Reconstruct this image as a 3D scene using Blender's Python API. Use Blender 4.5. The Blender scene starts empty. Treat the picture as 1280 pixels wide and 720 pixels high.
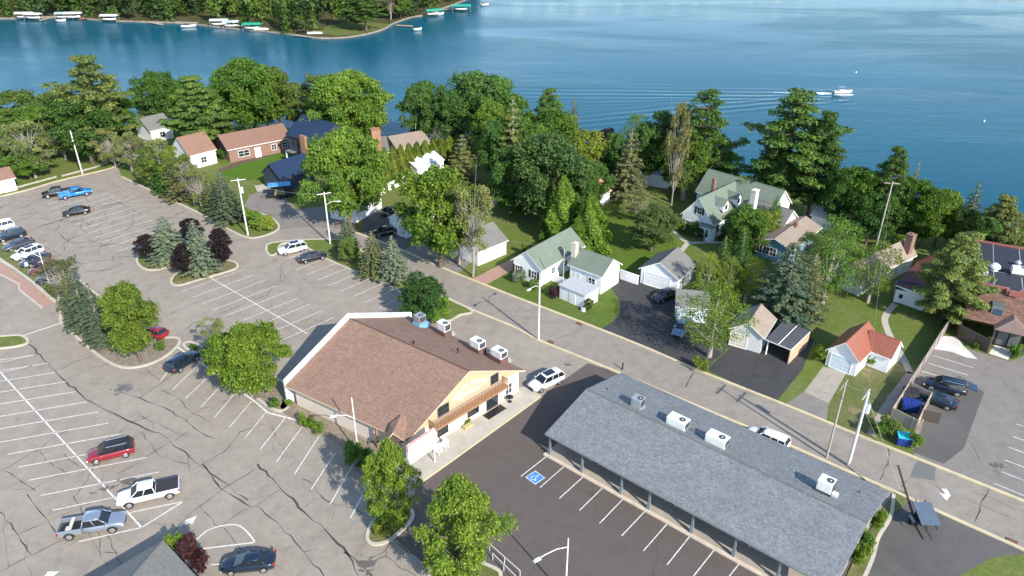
import bpy, math, random
import numpy as np
from mathutils import Vector, Matrix
R = math.radians
C = bpy.context.scene.collection
# ------------------------------------------------------------------ camera
CAM_H, PITCH, ROLL, FPX = 56.0, R(28.66), R(-0.2), 943.0
cd = bpy.data.cameras.new('camera'); cam = bpy.data.objects.new('camera', cd); C.objects.link(cam)
cam.location = (0, 0, CAM_H)
fw = Vector((0, math.cos(PITCH), -math.sin(PITCH))); dn0 = Vector((0, -math.sin(PITCH), -math.cos(PITCH))); rt0 = Vector((1, 0, 0))
RT = math.cos(ROLL)*rt0 + math.sin(ROLL)*dn0; DN = -math.sin(ROLL)*rt0 + math.cos(ROLL)*dn0
cam.rotation_euler = Matrix((RT, -DN, -fw)).transposed().to_euler()
cd.sensor_width = 36; cd.lens = FPX/1280*36; cd.clip_end = 4000; cd.clip_start = 1
bpy.context.scene.camera = cam
# ------------------------------------------------------------------ light
SUN_AZ, SUN_EL = R(-55.7), R(33)      # direction towards the sun (maths angle), elevation
w = bpy.data.worlds.new("World"); bpy.context.scene.world = w; w.use_nodes = True
nt = w.node_tree; sky = nt.nodes.new('ShaderNodeTexSky'); sky.sky_type = 'NISHITA'; sky.sun_disc = False
sky.sun_elevation = SUN_EL; sky.sun_rotation = math.pi/2 - SUN_AZ; sky.air_density = 1.0; sky.dust_density = 0.25; sky.ozone_density = 1.8
nt.links.new(sky.outputs[0], nt.nodes['Background'].inputs[0]); nt.nodes['Background'].inputs[1].default_value = 0.15
sl = bpy.data.lights.new('sun', 'SUN'); sl.energy = 3.4; sl.angle = R(0.5); sl.color = (1, .94, .85)
so = bpy.data.objects.new('sun', sl); C.objects.link(so)
sd = Vector((math.cos(SUN_AZ)*math.cos(SUN_EL), math.sin(SUN_AZ)*math.cos(SUN_EL), math.sin(SUN_EL)))
so.rotation_euler = sd.to_track_quat('Z', 'Y').to_euler(); so.location = sd*200
vs = bpy.context.scene.view_settings
vs.view_transform = 'Standard'; vs.look = 'None'; vs.exposure = 1.1; vs.gamma = 1; vs.use_curve_mapping = False

# ------------------------------------------------------------------ helpers
def P(x, y, z=0.0):
    """where the sight line of a spot in the photograph meets the level z"""
    d = RT*((x-640)/FPX) + DN*((y-360)/FPX) + fw
    t = (z-CAM_H)/d.z
    return Vector((d.x*t, d.y*t, z))
def proj(p):
    q = Vector(p)-Vector((0, 0, CAM_H)); k = q.dot(fw)
    return 640+FPX*q.dot(RT)/k, 360+FPX*q.dot(DN)/k, k
def height_at(b, ytop):
    lo, hi = 0, 60
    for _ in range(40):
        m = (lo+hi)/2
        if proj((b.x, b.y, m))[1] > ytop: lo = m
        else: hi = m
    return lo

class NT:
    def __init__(s, name):
        s.m = bpy.data.materials.new(name); s.m.use_nodes = True; s.t = s.m.node_tree; s.b = s.t.nodes['Principled BSDF']
        s.co = s.t.nodes.new('ShaderNodeTexCoord')
    def n(s, kind, **kw):
        n = s.t.nodes.new('ShaderNode'+kind)
        for k, v in kw.items(): setattr(n, k, v)
        return n
    def l(s, a, b): s.t.links.new(a, b)
    def noise(s, scale, detail=3, rough=.55, vec=None, dist=0):
        n = s.n('TexNoise'); n.inputs['Scale'].default_value = scale; n.inputs['Detail'].default_value = detail
        n.inputs['Roughness'].default_value = rough; n.inputs['Distortion'].default_value = dist
        s.l(vec or s.co.outputs['Object'], n.inputs['Vector']); return n.outputs['Fac']
    def ramp(s, f, stops):
        r = s.n('ValToRGB'); e = r.color_ramp.elements
        while len(e) < len(stops): e.new(.5)
        for q, (p, c) in zip(e, stops):
            q.position = p; q.color = (*c, 1) if len(c) == 3 else c
        s.l(f, r.inputs[0]); return r.outputs[0]
    def mix(s, f, a, b, mode='MIX'):
        m = s.n('Mix', data_type='RGBA', blend_type=mode)
        for v, i in ((f, 0), (a, 6), (b, 7)):
            if isinstance(v, (int, float)): m.inputs[i].default_value = v
            elif isinstance(v, tuple): m.inputs[i].default_value = (*v, 1)
            else: s.l(v, m.inputs[i])
        return m.outputs[2]
    def math(s, op, a, b=0.0):
        m = s.n('Math', operation=op)
        for v, i in ((a, 0), (b, 1)):
            if isinstance(v, (int, float)): m.inputs[i].default_value = v
            else: s.l(v, m.inputs[i])
        return m.outputs[0]
    def bump(s, f, strength=.3, dist=.05):
        b = s.n('Bump'); b.inputs['Strength'].default_value = strength; b.inputs['Distance'].default_value = dist
        s.l(f, b.inputs['Height']); s.l(b.outputs[0], s.b.inputs['Normal'])
    def set(s, col=None, rough=.8, metal=0, spec=.3):
        if isinstance(col, tuple): s.b.inputs['Base Color'].default_value = (*col, 1)
        elif col is not None: s.l(col, s.b.inputs['Base Color'])
        s.b.inputs['Roughness'].default_value = rough; s.b.inputs['Metallic'].default_value = metal
        s.b.inputs['Specular IOR Level'].default_value = spec
        return s.m
MC = {}
def simple(name, col, rough=.7, metal=0, spec=.4, var=.12, scale=2.0):
    if name in MC: return MC[name]
    t = NT(name); f = t.noise(scale, 4, .6)
    c = t.ramp(f, [(.3, tuple(v*(1-var) for v in col)), (.7, tuple(min(1, v*(1+var)) for v in col))])
    MC[name] = t.set(c, rough, metal, spec); return MC[name]
def asphalt(name, col, dark, blotch=.5, speck=.25, patch=None):
    t = NT(name)
    a = t.noise(.09, 4, .6); b = t.noise(.6, 5, .65); c = t.noise(9, 3, .7)
    base = t.mix(t.ramp(a, [(.35, (0, 0, 0)), (.68, (1, 1, 1))]), dark, col)
    base = t.mix(blotch, base, t.ramp(b, [(.3, tuple(v*.72 for v in col)), (.5, col), (.72, tuple(v*1.22 for v in col))]))
    base = t.mix(t.ramp(c, [(.3, (speck,)*3), (.62, (0, 0, 0))]), base, tuple(v*.45 for v in col))
    # oil spots and long tyre smears
    vor = t.n('TexVoronoi'); vor.inputs['Scale'].default_value = .16; t.l(t.co.outputs['Object'], vor.inputs['Vector'])
    base = t.mix(t.ramp(t.noise(1.8, 6, .75), [(.5, (0, 0, 0)), (.75, (.45,)*3)]), base, tuple(min(.8, v*1.35) for v in col))
    sp = t.ramp(t.math('ADD', vor.outputs['Distance'], t.math('MULTIPLY', t.noise(1.6, 4), .35)), [(.16, (.55,)*3), (.3, (0, 0, 0))])
    base = t.mix(sp, base, tuple(v*.5 for v in col))
    t.bump(c, .35, .02)
    return t.set(base, .9, 0, .2)
def shingle(name, col, var=.25, rowscale=6.0, blot=.15):
    t = NT(name)
    br = t.n('TexBrick'); br.inputs['Scale'].default_value = 1.0; br.offset = .5
    br.inputs['Brick Width'].default_value = .5; br.inputs['Row Height'].default_value = .26; br.inputs['Mortar Size'].default_value = .012
    br.inputs['Color1'].default_value = (*[v*(1-var) for v in col], 1); br.inputs['Color2'].default_value = (*[v*(1+var) for v in col], 1)
    br.inputs['Mortar'].default_value = (*[v*.45 for v in col], 1); t.l(t.co.outputs['UV'], br.inputs['Vector'])
    n2 = t.noise(4.0, 5, .85)
    c = t.mix(.7, br.outputs[0], t.ramp(n2, [(.32, tuple(v*(1-min(.6, var*2)) for v in col)), (.68, tuple(v*(1+var*2) for v in col))]))
    c = t.mix(t.ramp(t.noise(.35, 4, .6), [(.35, (blot*2,)*3), (.65, (0, 0, 0))]), c, tuple(v*.7 for v in col))
    t.bump(br.outputs['Fac'], .4, .02)
    return t.set(c, .9, 0, .2)
def seam_metal(name, col, gap=.45):
    t = NT(name); sx = t.n('SeparateXYZ'); t.l(t.co.outputs['UV'], sx.inputs[0])
    f = t.math('FRACT', t.math('DIVIDE', sx.outputs[0], gap))
    line = t.ramp(f, [(.0, (.55,)*3), (.08, (1,)*3), (.93, (1,)*3), (1, (.6,)*3)])
    c = t.mix(1.0, t.mix(t.noise(.8, 4), tuple(v*.85 for v in col), tuple(v*1.15 for v in col)), line, 'MULTIPLY')
    return t.set(c, .45, .1, .4)
def siding(name, col, vertical=False, gap=.22, depth=.75):
    t = NT(name); sx = t.n('SeparateXYZ'); t.l(t.co.outputs['UV'], sx.inputs[0])
    f = t.math('FRACT', t.math('DIVIDE', sx.outputs[0 if vertical else 1], gap))
    line = t.ramp(f, [(.0, (depth,)*3), (.12, (1,)*3), (1, (1,)*3)])
    c = t.mix(1.0, t.mix(t.noise(1.2, 4), tuple(v*.93 for v in col), tuple(min(1, v*1.05) for v in col)), line, 'MULTIPLY')
    return t.set(c, .7, 0, .3)
def brickmat(name, c1, c2, mortar, s=1.0):
    t = NT(name); br = t.n('TexBrick'); br.inputs['Brick Width'].default_value = .6*s; br.inputs['Row Height'].default_value = .2*s
    br.inputs['Scale'].default_value = 1; br.inputs['Mortar Size'].default_value = .02
    br.inputs['Color1'].default_value = (*c1, 1); br.inputs['Color2'].default_value = (*c2, 1); br.inputs['Mortar'].default_value = (*mortar, 1)
    t.l(t.co.outputs['UV'], br.inputs['Vector'])
    c = t.mix(.35, br.outputs[0], t.ramp(t.noise(2.5, 5, .7), [(.3, tuple(v*.5 for v in c1)), (.7, tuple(min(1, v*1.5) for v in c2))]))
    return t.set(c, .85, 0, .2)
def grassmat(name, a, b, dry, dryamt=.5, bare=None):
    t = NT(name)
    c = t.mix(t.ramp(t.noise(.5, 5, .7), [(.3, (0, 0, 0)), (.7, (1, 1, 1))]), a, b)
    c = t.mix(t.ramp(t.noise(.12, 4, .6, dist=.5), [(.45, (0, 0, 0)), (.7, (dryamt,)*3)]), c, dry)
    c = t.mix(t.ramp(t.noise(7, 3, .8), [(.3, (.7,)*3), (.6, (0, 0, 0))]), c, tuple(v*.35 for v in a))
    c = t.mix(t.ramp(t.noise(1.6, 5, .75), [(.42, (.55,)*3), (.6, (0, 0, 0))]), c, tuple(v*.6 for v in a))
    c = t.mix(t.ramp(t.noise(2.3, 4, .7), [(.58, (0, 0, 0)), (.72, (.6,)*3)]), c, dry)
    if bare: c = t.mix(t.ramp(t.noise(.3, 5, .7), [(.55, (0, 0, 0)), (.68, (.8,)*3)]), c, bare)
    t.bump(t.noise(9, 3, .8), .6, .06)
    return t.set(c, .95, 0, .1)
# palette
A_OLD = asphalt('faded_asphalt', (.320, .274, .220), (.230, .197, .160))
A_ROAD = asphalt('road_asphalt', (.280, .243, .200), (.235, .205, .170), .6)
A_NEW = asphalt('brown_grey_asphalt', (.118, .098, .085), (.105, .088, .077), .3, .2)
A_DARK = asphalt('sealed_asphalt', (.062, .060, .060), (.048, .047, .047), .6, .3)
A_MID = asphalt('patchy_dark_asphalt', (.095, .09, .084), (.16, .15, .135), .4)
A_PATCH = asphalt('patch_asphalt', (.16, .158, .15), (.14, .137, .13), .3)
A_RIGHT = asphalt('grey_lot_asphalt', (.215, .19, .165), (.25, .222, .19), .6)
CONC = asphalt('concrete', (.46, .42, .35), (.40, .36, .30), .4, .12)
CONC_W = asphalt('pale_concrete', (.62, .59, .53), (.56, .53, .47), .4, .1)
CONC_D = asphalt('driveway_concrete', (.37, .32, .26), (.30, .26, .21), .5, .2)
KERB = asphalt('kerb_concrete', (.50, .45, .36), (.43, .38, .30), .4, .12)
KERB_Y = asphalt('yellow_kerb', (.54, .45, .27), (.50, .43, .31), .5, .12)
BRICKW = brickmat('paver_brick', (.33, .17, .12), (.40, .23, .17), (.35, .3, .25), .8)
LINE = simple('white_line_paint', (.62, .61, .57), .7, var=.3, scale=2.5)
TAR = simple('crack_tar', (.060, .055, .051), .6, var=.2)
GRASS = grassmat('lawn_grass', (.13, .18, .036), (.18, .22, .052), (.24, .225, .10), .8)
GRASS_DRY = grassmat('dry_grass', (.14, .165, .05), (.18, .19, .065), (.28, .22, .13), .95, (.30, .22, .15))
GRASS_LUSH = grassmat('lush_grass', (.085, .17, .018), (.11, .20, .024), (.14, .20, .035), .3)
GRASS_CORNER = grassmat('corner_lawn_grass', (.105, .165, .026), (.13, .185, .036), (.17, .19, .06), .6)
MULCH = simple('mulch', (.11, .07, .05), .95, var=.4, scale=4)
SOIL = simple('bed_soil', (.22, .18, .13), .95, var=.35, scale=3)
WHITE = simple('white_paint', (.80, .80, .79), .5, var=.04)
WHITE_S = siding('white_siding', (.80, .80, .79))
TRIM = simple('white_trim', (.82, .81, .78), .5, var=.03)
GLASS = simple('dark_window_glass', (.02, .026, .032), .08, 0, .8, var=.1)
BLACK = simple('black_paint', (.02, .02, .022), .5)
DKGREY = simple('dark_grey_metal', (.06, .065, .07), .5)
STEEL = simple('galvanised_steel', (.45, .46, .47), .4, .5)
UNITW = simple('unit_white_enamel', (.72, .72, .69), .45, var=.06)
WOODPOLE = simple('weathered_pole_wood', (.36, .32, .27), .85, var=.2, scale=5)
POLEW = simple('pale_pole_paint', (.62, .61, .57), .5, var=.06)
BARK = simple('bark', (.13, .10, .075), .95, var=.35, scale=4)
BARKG = simple('grey_bark', (.30, .27, .23), .95, var=.3, scale=4)

def mesh(name, verts, faces, mats, mi=None, uvs=None, smooth=False):
    me = bpy.data.meshes.new(name); me.from_pydata([tuple(v) for v in verts], [], faces)
    for m in (mats if isinstance(mats, (list, tuple)) else [mats]): me.materials.append(m)
    if mi is not None: me.polygons.foreach_set('material_index', mi)
    if smooth: me.polygons.foreach_set('use_smooth', [True]*len(me.polygons))
    if uvs == 'plan': pass
    return me
def autouv(me):
    """uv in metres: u along the level direction in each face, v up the slope"""
    uv = me.uv_layers.new(name='uv')
    for p in me.polygons:
        n = p.normal; u = Vector((0, 0, 1)).cross(n)
        if u.length < .05: u = Vector((1, 0, 0))
        u.normalize(); v = n.cross(u)
        for li in p.loop_indices:
            co = me.vertices[me.loops[li].vertex_index].co
            uv.data[li].uv = (co.dot(u), co.dot(v))
class MB:
    def __init__(s): s.v = []; s.f = []; s.m = []
    def face(s, pts, m=0):
        i = len(s.v); s.v += [tuple(p) for p in pts]; s.f.append(list(range(i, i+len(pts)))); s.m.append(m)
    def box(s, x0, x1, y0, y1, z0, z1, m=0, top=None, T=None):
        c = [Vector(q) for q in ((x0,y0,z0),(x1,y0,z0),(x1,y1,z0),(x0,y1,z0),(x0,y0,z1),(x1,y0,z1),(x1,y1,z1),(x0,y1,z1))]
        if top:                                   # top = (dx0, dx1, dy0, dy1) insets of the upper face
            c[4] += Vector((top[0], top[2], 0)); c[5] += Vector((-top[1], top[2], 0)); c[6] += Vector((-top[1], -top[3], 0)); c[7] += Vector((top[0], -top[3], 0))
        if T: c = [T @ q for q in c]
        i = len(s.v); s.v += [tuple(q) for q in c]
        for f in ((3,2,1,0),(4,5,6,7),(0,1,5,4),(1,2,6,5),(2,3,7,6),(3,0,4,7)): s.f.append([i+k for k in f]); s.m.append(m)
    def tube(s, a, b, r0, r1=None, n=8, m=0, cap=True):
        a = Vector(a); b = Vector(b); r1 = r0 if r1 is None else r1
        d = (b-a).normalized(); u = d.orthogonal().normalized(); v = d.cross(u); i = len(s.v)
        for c, r in ((a, r0), (b, r1)):
            for k in range(n):
                t = 2*math.pi*k/n; s.v.append(tuple(c+u*math.cos(t)*r+v*math.sin(t)*r))
        for k in range(n): s.f.append([i+k, i+(k+1) % n, i+n+(k+1) % n, i+n+k]); s.m.append(m)
        if cap: s.f.append([i+k for k in range(n)][::-1]); s.m.append(m); s.f.append([i+n+k for k in range(n)]); s.m.append(m)
    def prism(s, pts, z0, z1, m=0, ms=None):
        """pts: CCW plan outline"""
        ms = m if ms is None else ms
        s.face([(p[0], p[1], z1) for p in pts], m); s.face([(p[0], p[1], z0) for p in pts][::-1], m)
        for a, b in zip(pts, pts[1:]+pts[:1]): s.face([(a[0],a[1],z0),(b[0],b[1],z0),(b[0],b[1],z1),(a[0],a[1],z1)], ms)
    def build(s, name, mats, parent=None, uv=False, smooth=False, bevel=0):
        me = mesh(name, s.v, s.f, mats, s.m, None, smooth)
        if uv: autouv(me)
        o = bpy.data.objects.new(name, me); C.objects.link(o)
        if parent: o.parent = parent
        if bevel:
            b = o.modifiers.new('bevel', 'BEVEL'); b.width = bevel; b.segments = 2; b.limit_method = 'ANGLE'
        return o
def tag(o, label=None, cat=None, group=None, kind=None):
    for k, v in (('label', label), ('category', cat), ('group', group), ('kind', kind)):
        if v: o[k] = v
    return o
def empty(name, loc, rz=0, label=None, cat=None, group=None, scale=None):
    o = bpy.data.objects.new(name, None); C.objects.link(o); o.location = loc; o.rotation_euler = (0, 0, rz); o.empty_display_size = .5
    if scale: o.scale = scale
    return tag(o, label, cat, group)
def copy_tree(o, parent=None):
    c = o.copy(); C.objects.link(c)
    if parent: c.parent = parent
    for ch in o.children: copy_tree(ch, c)
    return c
def ccw(p):
    a = sum(p[i][0]*p[(i+1) % len(p)][1]-p[(i+1) % len(p)][0]*p[i][1] for i in range(len(p)))
    return p if a > 0 else p[::-1]
def W(px): return [P(x, y) for x, y in px]
def sheet(name, pts, z, mat, px=True, depth=0.0):
    pts = ccw([(p.x, p.y) for p in W(pts)] if px else [(p[0], p[1]) for p in pts])
    m = MB()
    if depth: m.prism(pts, z-depth, z)
    else: m.face([(a, b, z) for a, b in pts])
    o = m.build(name, mat, uv=True); tag(o, kind='structure'); return o
def smoothline(pts, n=4, closed=False):
    pts = [Vector(p[:2]).to_3d() if len(p) == 2 else Vector(p) for p in pts]; out = []
    N = len(pts); rng = range(N if closed else N-1)
    g = (lambda i: pts[i % N]) if closed else (lambda i: pts[max(0, min(N-1, i))])
    for i in rng:
        p0, p1, p2, p3 = g(i-1), g(i), g(i+1), g(i+2)
        for k in range(n):
            t = k/n; out.append(.5*((2*p1)+(p2-p0)*t+(2*p0-5*p1+4*p2-p3)*t*t+(3*p1-p0-3*p2+p3)*t**3))
    if not closed: out.append(pts[-1])
    return out
def strip(m, pts, wid, z, h=0.0, closed=False, mi=0, wf=None):
    N = len(pts); L = []; Rr = []
    for i, p in enumerate(pts):
        a = pts[(i-1) % N] if (closed or i) else p; b = pts[(i+1) % N] if (closed or i < N-1) else p
        d = (b-a); d.z = 0
        if d.length < 1e-6: d = Vector((1, 0, 0))
        d.normalize(); n = Vector((-d.y, d.x, 0)); ww = wid*(wf(i/N) if wf else 1)
        L.append(p+n*ww/2); Rr.append(p-n*ww/2)
    for i in range(N if closed else N-1):
        j = (i+1) % N
        q = [(Rr[i].x,Rr[i].y,z+h),(Rr[j].x,Rr[j].y,z+h),(L[j].x,L[j].y,z+h),(L[i].x,L[i].y,z+h)]
        m.face(q, mi)
        if h:
            for a, b in ((Rr[i], Rr[j]), (L[j], L[i])): m.face([(a.x,a.y,z),(b.x,b.y,z),(b.x,b.y,z+h),(a.x,a.y,z+h)], mi)
    if h and not closed:
        for a, b in ((L[0], Rr[0]), (Rr[-1], L[-1])): m.face([(a.x,a.y,z),(b.x,b.y,z),(b.x,b.y,z+h),(a.x,a.y,z+h)], mi)
def kerb(name, px, mat, wid=.34, h=.12, closed=False, n=4):
    m = MB(); strip(m, smoothline(W(px), n, closed), wid, 0.0, h, closed)
    return tag(m.build(name, mat), kind='structure')
def island(px, mat, kmat=None, n=4, name='planting_bed'):
    pts = ccw([(p.x, p.y) for p in smoothline(W(px), n, True)])
    m = MB(); m.prism(pts, 0, .10); o = m.build(name, mat, uv=True); tag(o, kind='structure')
    if kmat:
        m = MB(); strip(m, [Vector((a, b, 0)) for a, b in pts], .36, 0.0, .135, True); tag(m.build('island_kerb', kmat), kind='structure')

# ------------------------------------------------------------------ land and water
shore = [(-1500, 330), (-700, 235), (-300, 190), (0, 168), (150, 158), (350, 158), (440, 174), (480, 181), (540, 181), (640, 186), (760, 192), (850, 203), (940, 222), (1040, 244), (1120, 262), (1280, 296), (1500, 350), (1900, 460), (2600, 700)]
sp = [P(x, y) for x, y in shore]
gp = [(p.x, p.y) for p in sp] + [(260, -60), (-260, -60)]
m = MB(); m.prism(ccw(gp), -2.2, 0.0)
tag(m.build('ground', GRASS, uv=True), kind='structure')

t = NT('lake_water'); boat = P(1053, 117)
sep = t.n('SeparateXYZ'); t.l(t.co.outputs['Object'], sep.inputs[0])
def wake_arm(p0, p1, lam, width, amp):
    d = (p1-p0); L = d.length; d.normalize()
    X = t.math('SUBTRACT', sep.outputs[0], p0.x); Y = t.math('SUBTRACT', sep.outputs[1], p0.y)
    s_ = t.math('ADD', t.math('MULTIPLY', X, d.x), t.math('MULTIPLY', Y, d.y))
    n_ = t.math('ADD', t.math('MULTIPLY', X, -d.y), t.math('MULTIPLY', Y, d.x))
    n_ = t.math('ADD', n_, t.math('MULTIPLY', t.noise(.02, 2), 5.0)); n_ = t.math('SUBTRACT', n_, 2.5)
    wv = t.math('SINE', t.math('MULTIPLY', n_, 2*math.pi/lam))
    env = t.math('EXPONENT', t.math('MULTIPLY', t.math('MULTIPLY', t.math('DIVIDE', n_, width), t.math('DIVIDE', n_, width)), -1))
    on = t.math('MULTIPLY', t.math('GREATER_THAN', s_, 0), t.math('EXPONENT', t.math('DIVIDE', s_, -L)))
    return t.math('MULTIPLY', t.math('MULTIPLY', wv, env), t.math('MULTIPLY', on, amp))
def scaled(v, sc, rot=0):
    mp = t.n('Mapping'); mp.inputs['Scale'].default_value = sc; mp.inputs['Rotation'].default_value = (0, 0, rot); t.l(v, mp.inputs['Vector']); return mp.outputs[0]
w1 = wake_arm(boat, P(600, 112), 4.2, 8, .2); w2 = wake_arm(boat, P(690, 150), 4.0, 6.5, .26); w3 = wake_arm(boat, P(640, 126), 3.2, 4.5, .12)
ripple = t.noise(1.0, 3, .6, scaled(t.co.outputs['Object'], (.9, 1.6, 1), R(12)))
swell = t.noise(1.0, 2, .5, scaled(t.co.outputs['Object'], (.10, .34, 1), R(-22)))
calm = t.ramp(t.noise(1.0, 4, .55, scaled(t.co.outputs['Object'], (.006, .022, 1), R(8)), .6), [(.42, (.12,)*3), (.56, (1, 1, 1))])
h = t.math('ADD', t.math('ADD', w1, w2), t.math('ADD', w3, t.math('MULTIPLY', t.math('ADD', t.math('MULTIPLY', ripple, .22), t.math('MULTIPLY', swell, .18)), t.math('ADD', calm, .12))))
t.bump(h, .26, 1.0)
wc = t.mix(t.ramp(t.noise(.012, 3), [(.35, (0, 0, 0)), (.65, (1, 1, 1))]), (.005, .074, .114), (.007, .086, .128))
WATER = t.set(wc, .16, 0, .5); t.b.inputs['IOR'].default_value = 1.13; t.l(t.ramp(t.noise(1.0, 4, .55, scaled(t.co.outputs['Object'], (.009, .03, 1), R(-15)), .8), [(.40, (.10,)*3), (.60, (.26,)*3)]), t.b.inputs['Roughness']); t.b.inputs['Specular Tint'].default_value = (.55, .86, 1.0, 1)
m = MB(); m.face([(-900, 60, -.9), (1100, 60, -.9), (1100, 1500, -.9), (-900, 1500, -.9)])
tag(m.build('lake_water', WATER), kind='structure')

# far peninsula (left) and the far shore just beyond the top of the picture
pen = [(-500, 25), (-200, 22), (0, 21), (40, 20), (80, 19), (125, 23), (170, 25), (230, 27), (285, 33), (330, 37), (372, 42), (395, 45), (425, 45), (455, 41), (480, 34), (490, 28), (512, 20), (535, 16), (552, 9), (572, 2), (590, -6), (600, -14)]
pp = [P(x, y) for x, y in pen]; back = [P(560, -60), P(100, -80), P(-700, -60)]
penpoly = ccw([(p.x, p.y) for p in smoothline(pp, 3)]+[(p.x, p.y) for p in back])
m = MB(); m.prism(penpoly, -1.5, -.45); tag(m.build('peninsula_land', grassmat('peninsula_floor', (.07, .075, .025), (.10, .105, .03), (.16, .12, .07), .8, (.18, .13, .09)), uv=True), kind='structure')
sheet('point_lawn', [(398, 40), (420, 43), (450, 41), (478, 34), (487, 29), (470, 27), (440, 26), (410, 30)], -.43, grassmat('point_grass', (.13, .16, .04), (.17, .20, .055), (.22, .2, .09), .6))
m = MB(); strip(m, smoothline(pp, 4), .7, -1.3, .9); tag(m.build('peninsula_beach', simple('beach_sand', (.27, .22, .165), .95, var=.3, scale=.6)), kind='structure')
fs = [P(x, y) for x, y in ((500, -80), (620, -76), (760, -72), (900, -76), (1100, -78), (1300, -76), (1700, -66))]
m = MB(); m.prism(ccw([(p.x, p.y) for p in fs]+[(900, 1000), (-100, 1000)]), -1.5, -.3)
tag(m.build('far_shore_land', GRASS_DRY, uv=True), kind='structure')

# ------------------------------------------------------------------ lot, road, drives
verge_in = [(406, 323), (450, 341), (495, 360), (535, 378), (557, 402)]
near_kerb = [(440, 306), (468, 324), (495, 343), (516, 353), (555, 371), (591, 388), (640, 408), (672, 425), (724, 446), (775, 467), (850, 499), (950, 541), (1040, 581), (1116, 614), (1180, 643), (1220, 661), (1280, 688), (1360, 727), (1460, 776)]
far_kerb = [(445, 291), (475, 302), (505, 314), (555, 336), (600, 354), (640, 370), (690, 389), (750, 412), (805, 434), (865, 460), (912, 479), (960, 498), (1010, 518), (1062, 540), (1110, 559), (1145, 573), (1175, 585), (1235, 609), (1290, 631), (1360, 660), (1480, 712)]
lot = [(-500, 346), (0, 245), (70, 226), (135, 211), (147, 206), (152, 221), (190, 239), (250, 267), (300, 294), (320, 297), (349, 287), (400, 296), (440, 306)]+near_kerb[1:]+[(1700, 1000), (1300, 1500), (-900, 1500), (-900, 700)]
sheet('parking_lot', lot, .004, A_OLD)
road = [(349, 287), (380, 284), (402, 284), (425, 286)]+far_kerb+[(1500, 790)]+near_kerb[::-1]+[(400, 300), (350, 298)]
sheet('street', road, .008, A_ROAD)
dark = [(735, 454), (773, 466), (850, 499), (950, 541), (1050, 586), (1100, 607), (1060, 720), (1000, 900), (700, 1100), (560, 830), (545, 735), (527, 702), (492, 672), (512, 650), (520, 608), (544, 590), (640, 521), (676, 496), (700, 478)]
sheet('new_asphalt_lot', dark, .008, A_NEW)
sheet('corner_lot', [(1120, 617), (1180, 644), (1280, 690), (1330, 714), (1290, 700), (1215, 715), (1180, 760), (1000, 900), (1080, 720), (1100, 668), (1112, 640)], .010, A_MID)
sheet('corner_grass', [(1205, 716), (1240, 697), (1285, 692), (1400, 750), (1300, 900), (1150, 800), (1185, 730)], .016, GRASS)
sheet('upper_drive', [(349, 287), (346, 277), (322, 266), (305, 258), (312, 244), (335, 236), (352, 243), (372, 262), (402, 258), (440, 264), (445, 291), (402, 285)], .006, A_RIGHT)
sheet('garage_apron', [(445, 292), (455, 282), (458, 262), (500, 262), (520, 285), (505, 314)], .006, A_MID)
sheet('side_apron', [(505, 314), (520, 300), (595, 322), (572, 343)], .006, A_RIGHT)
sheet('brick_path', [(590, 349), (606, 357), (652, 331), (641, 323)], .006, BRICKW)
sheet('house_drive', [(750, 412), (766, 402), (775, 390), (775, 376), (765, 362), (757, 350), (775, 345), (800, 353), (850, 372), (872, 384), (880, 405), (915, 432), (880, 461), (866, 460)], .006, A_DARK)
sheet('carport_drive', [(882, 462), (917, 431), (940, 400), (1018, 424), (1003, 462), (972, 500), (920, 480)], .007, A_DARK)
sheet('red_garage_drive', [(1005, 490), (1029, 458), (1058, 466), (1036, 504)], .007, CONC_D)
sheet('red_garage_apron', [(980, 506), (1004, 490), (1036, 504), (1033, 526)], .007, A_RIGHT)
sheet('side_yard', [(1036, 524), (1034, 516), (1058, 467), (1096, 438), (1135, 462), (1136, 470), (1098, 524), (1090, 548), (1062, 539)], .004, GRASS_DRY)
sheet('garden_slab', [(1094, 443), (1104, 434), (1131, 444), (1134, 456)], .008, CONC_D)
def path(name, px, wd, mat, z=.012):
    m = MB(); strip(m, smoothline(W(px), 5), wd, z); tag(m.build(name, mat, uv=True), kind='structure')
path('garden_path', [(1119, 380), (1110, 390), (1106, 402), (1115, 425), (1128, 446), (1138, 467)], .9, CONC)
path('fence_path', [(1140, 466), (1122, 490), (1105, 515), (1090, 545)], 1.1, CONC_D)
path('front_path', [(841, 287), (850, 296), (860, 303), (880, 303), (905, 303)], .8, CONC, .014)
path('back_path', [(860, 303), (853, 312), (846, 318)], .9, CONC, .016)
path('far_drive', [(560, 278), (600, 262), (640, 245)], 1.2, CONC_D)
path('cottage_path', [(1004, 404), (1020, 385), (1032, 370)], .9, CONC_D)
sheet('restaurant_lot', [(1175, 585), (1145, 573), (1140, 560), (1148, 530), (1133, 492), (1150, 462), (1172, 428), (1210, 436), (1262, 452), (1290, 440), (1500, 500), (1650, 760), (1480, 712), (1290, 631)], .006, A_RIGHT)
sheet('concrete_pad', [(1166, 436), (1178, 420), (1196, 421), (1204, 432), (1222, 449), (1208, 447), (1190, 440)], .012, CONC_W)
sheet('entrance_pad', [(1236, 442), (1244, 430), (1266, 440), (1260, 450)], .012, CONC_W)
sheet('dark_strip_pavement', [(1150, 545), (1140, 565), (1180, 580), (1205, 560), (1230, 490), (1200, 470), (1165, 480)], .009, A_MID)
sheet('street_patch', [(1146, 576), (1170, 581), (1168, 601), (1137, 596)], .013, A_PATCH)
sheet('bright_lawn', [(275, 212), (300, 203), (330, 196), (350, 188), (358, 200), (340, 205), (338, 212), (352, 216), (357, 224), (345, 230), (318, 225), (285, 228)], .006, GRASS_LUSH)
sheet('mulch_bed', [(272, 212), (300, 201), (335, 193), (340, 195), (303, 205), (276, 215)], .009, MULCH)
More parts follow.
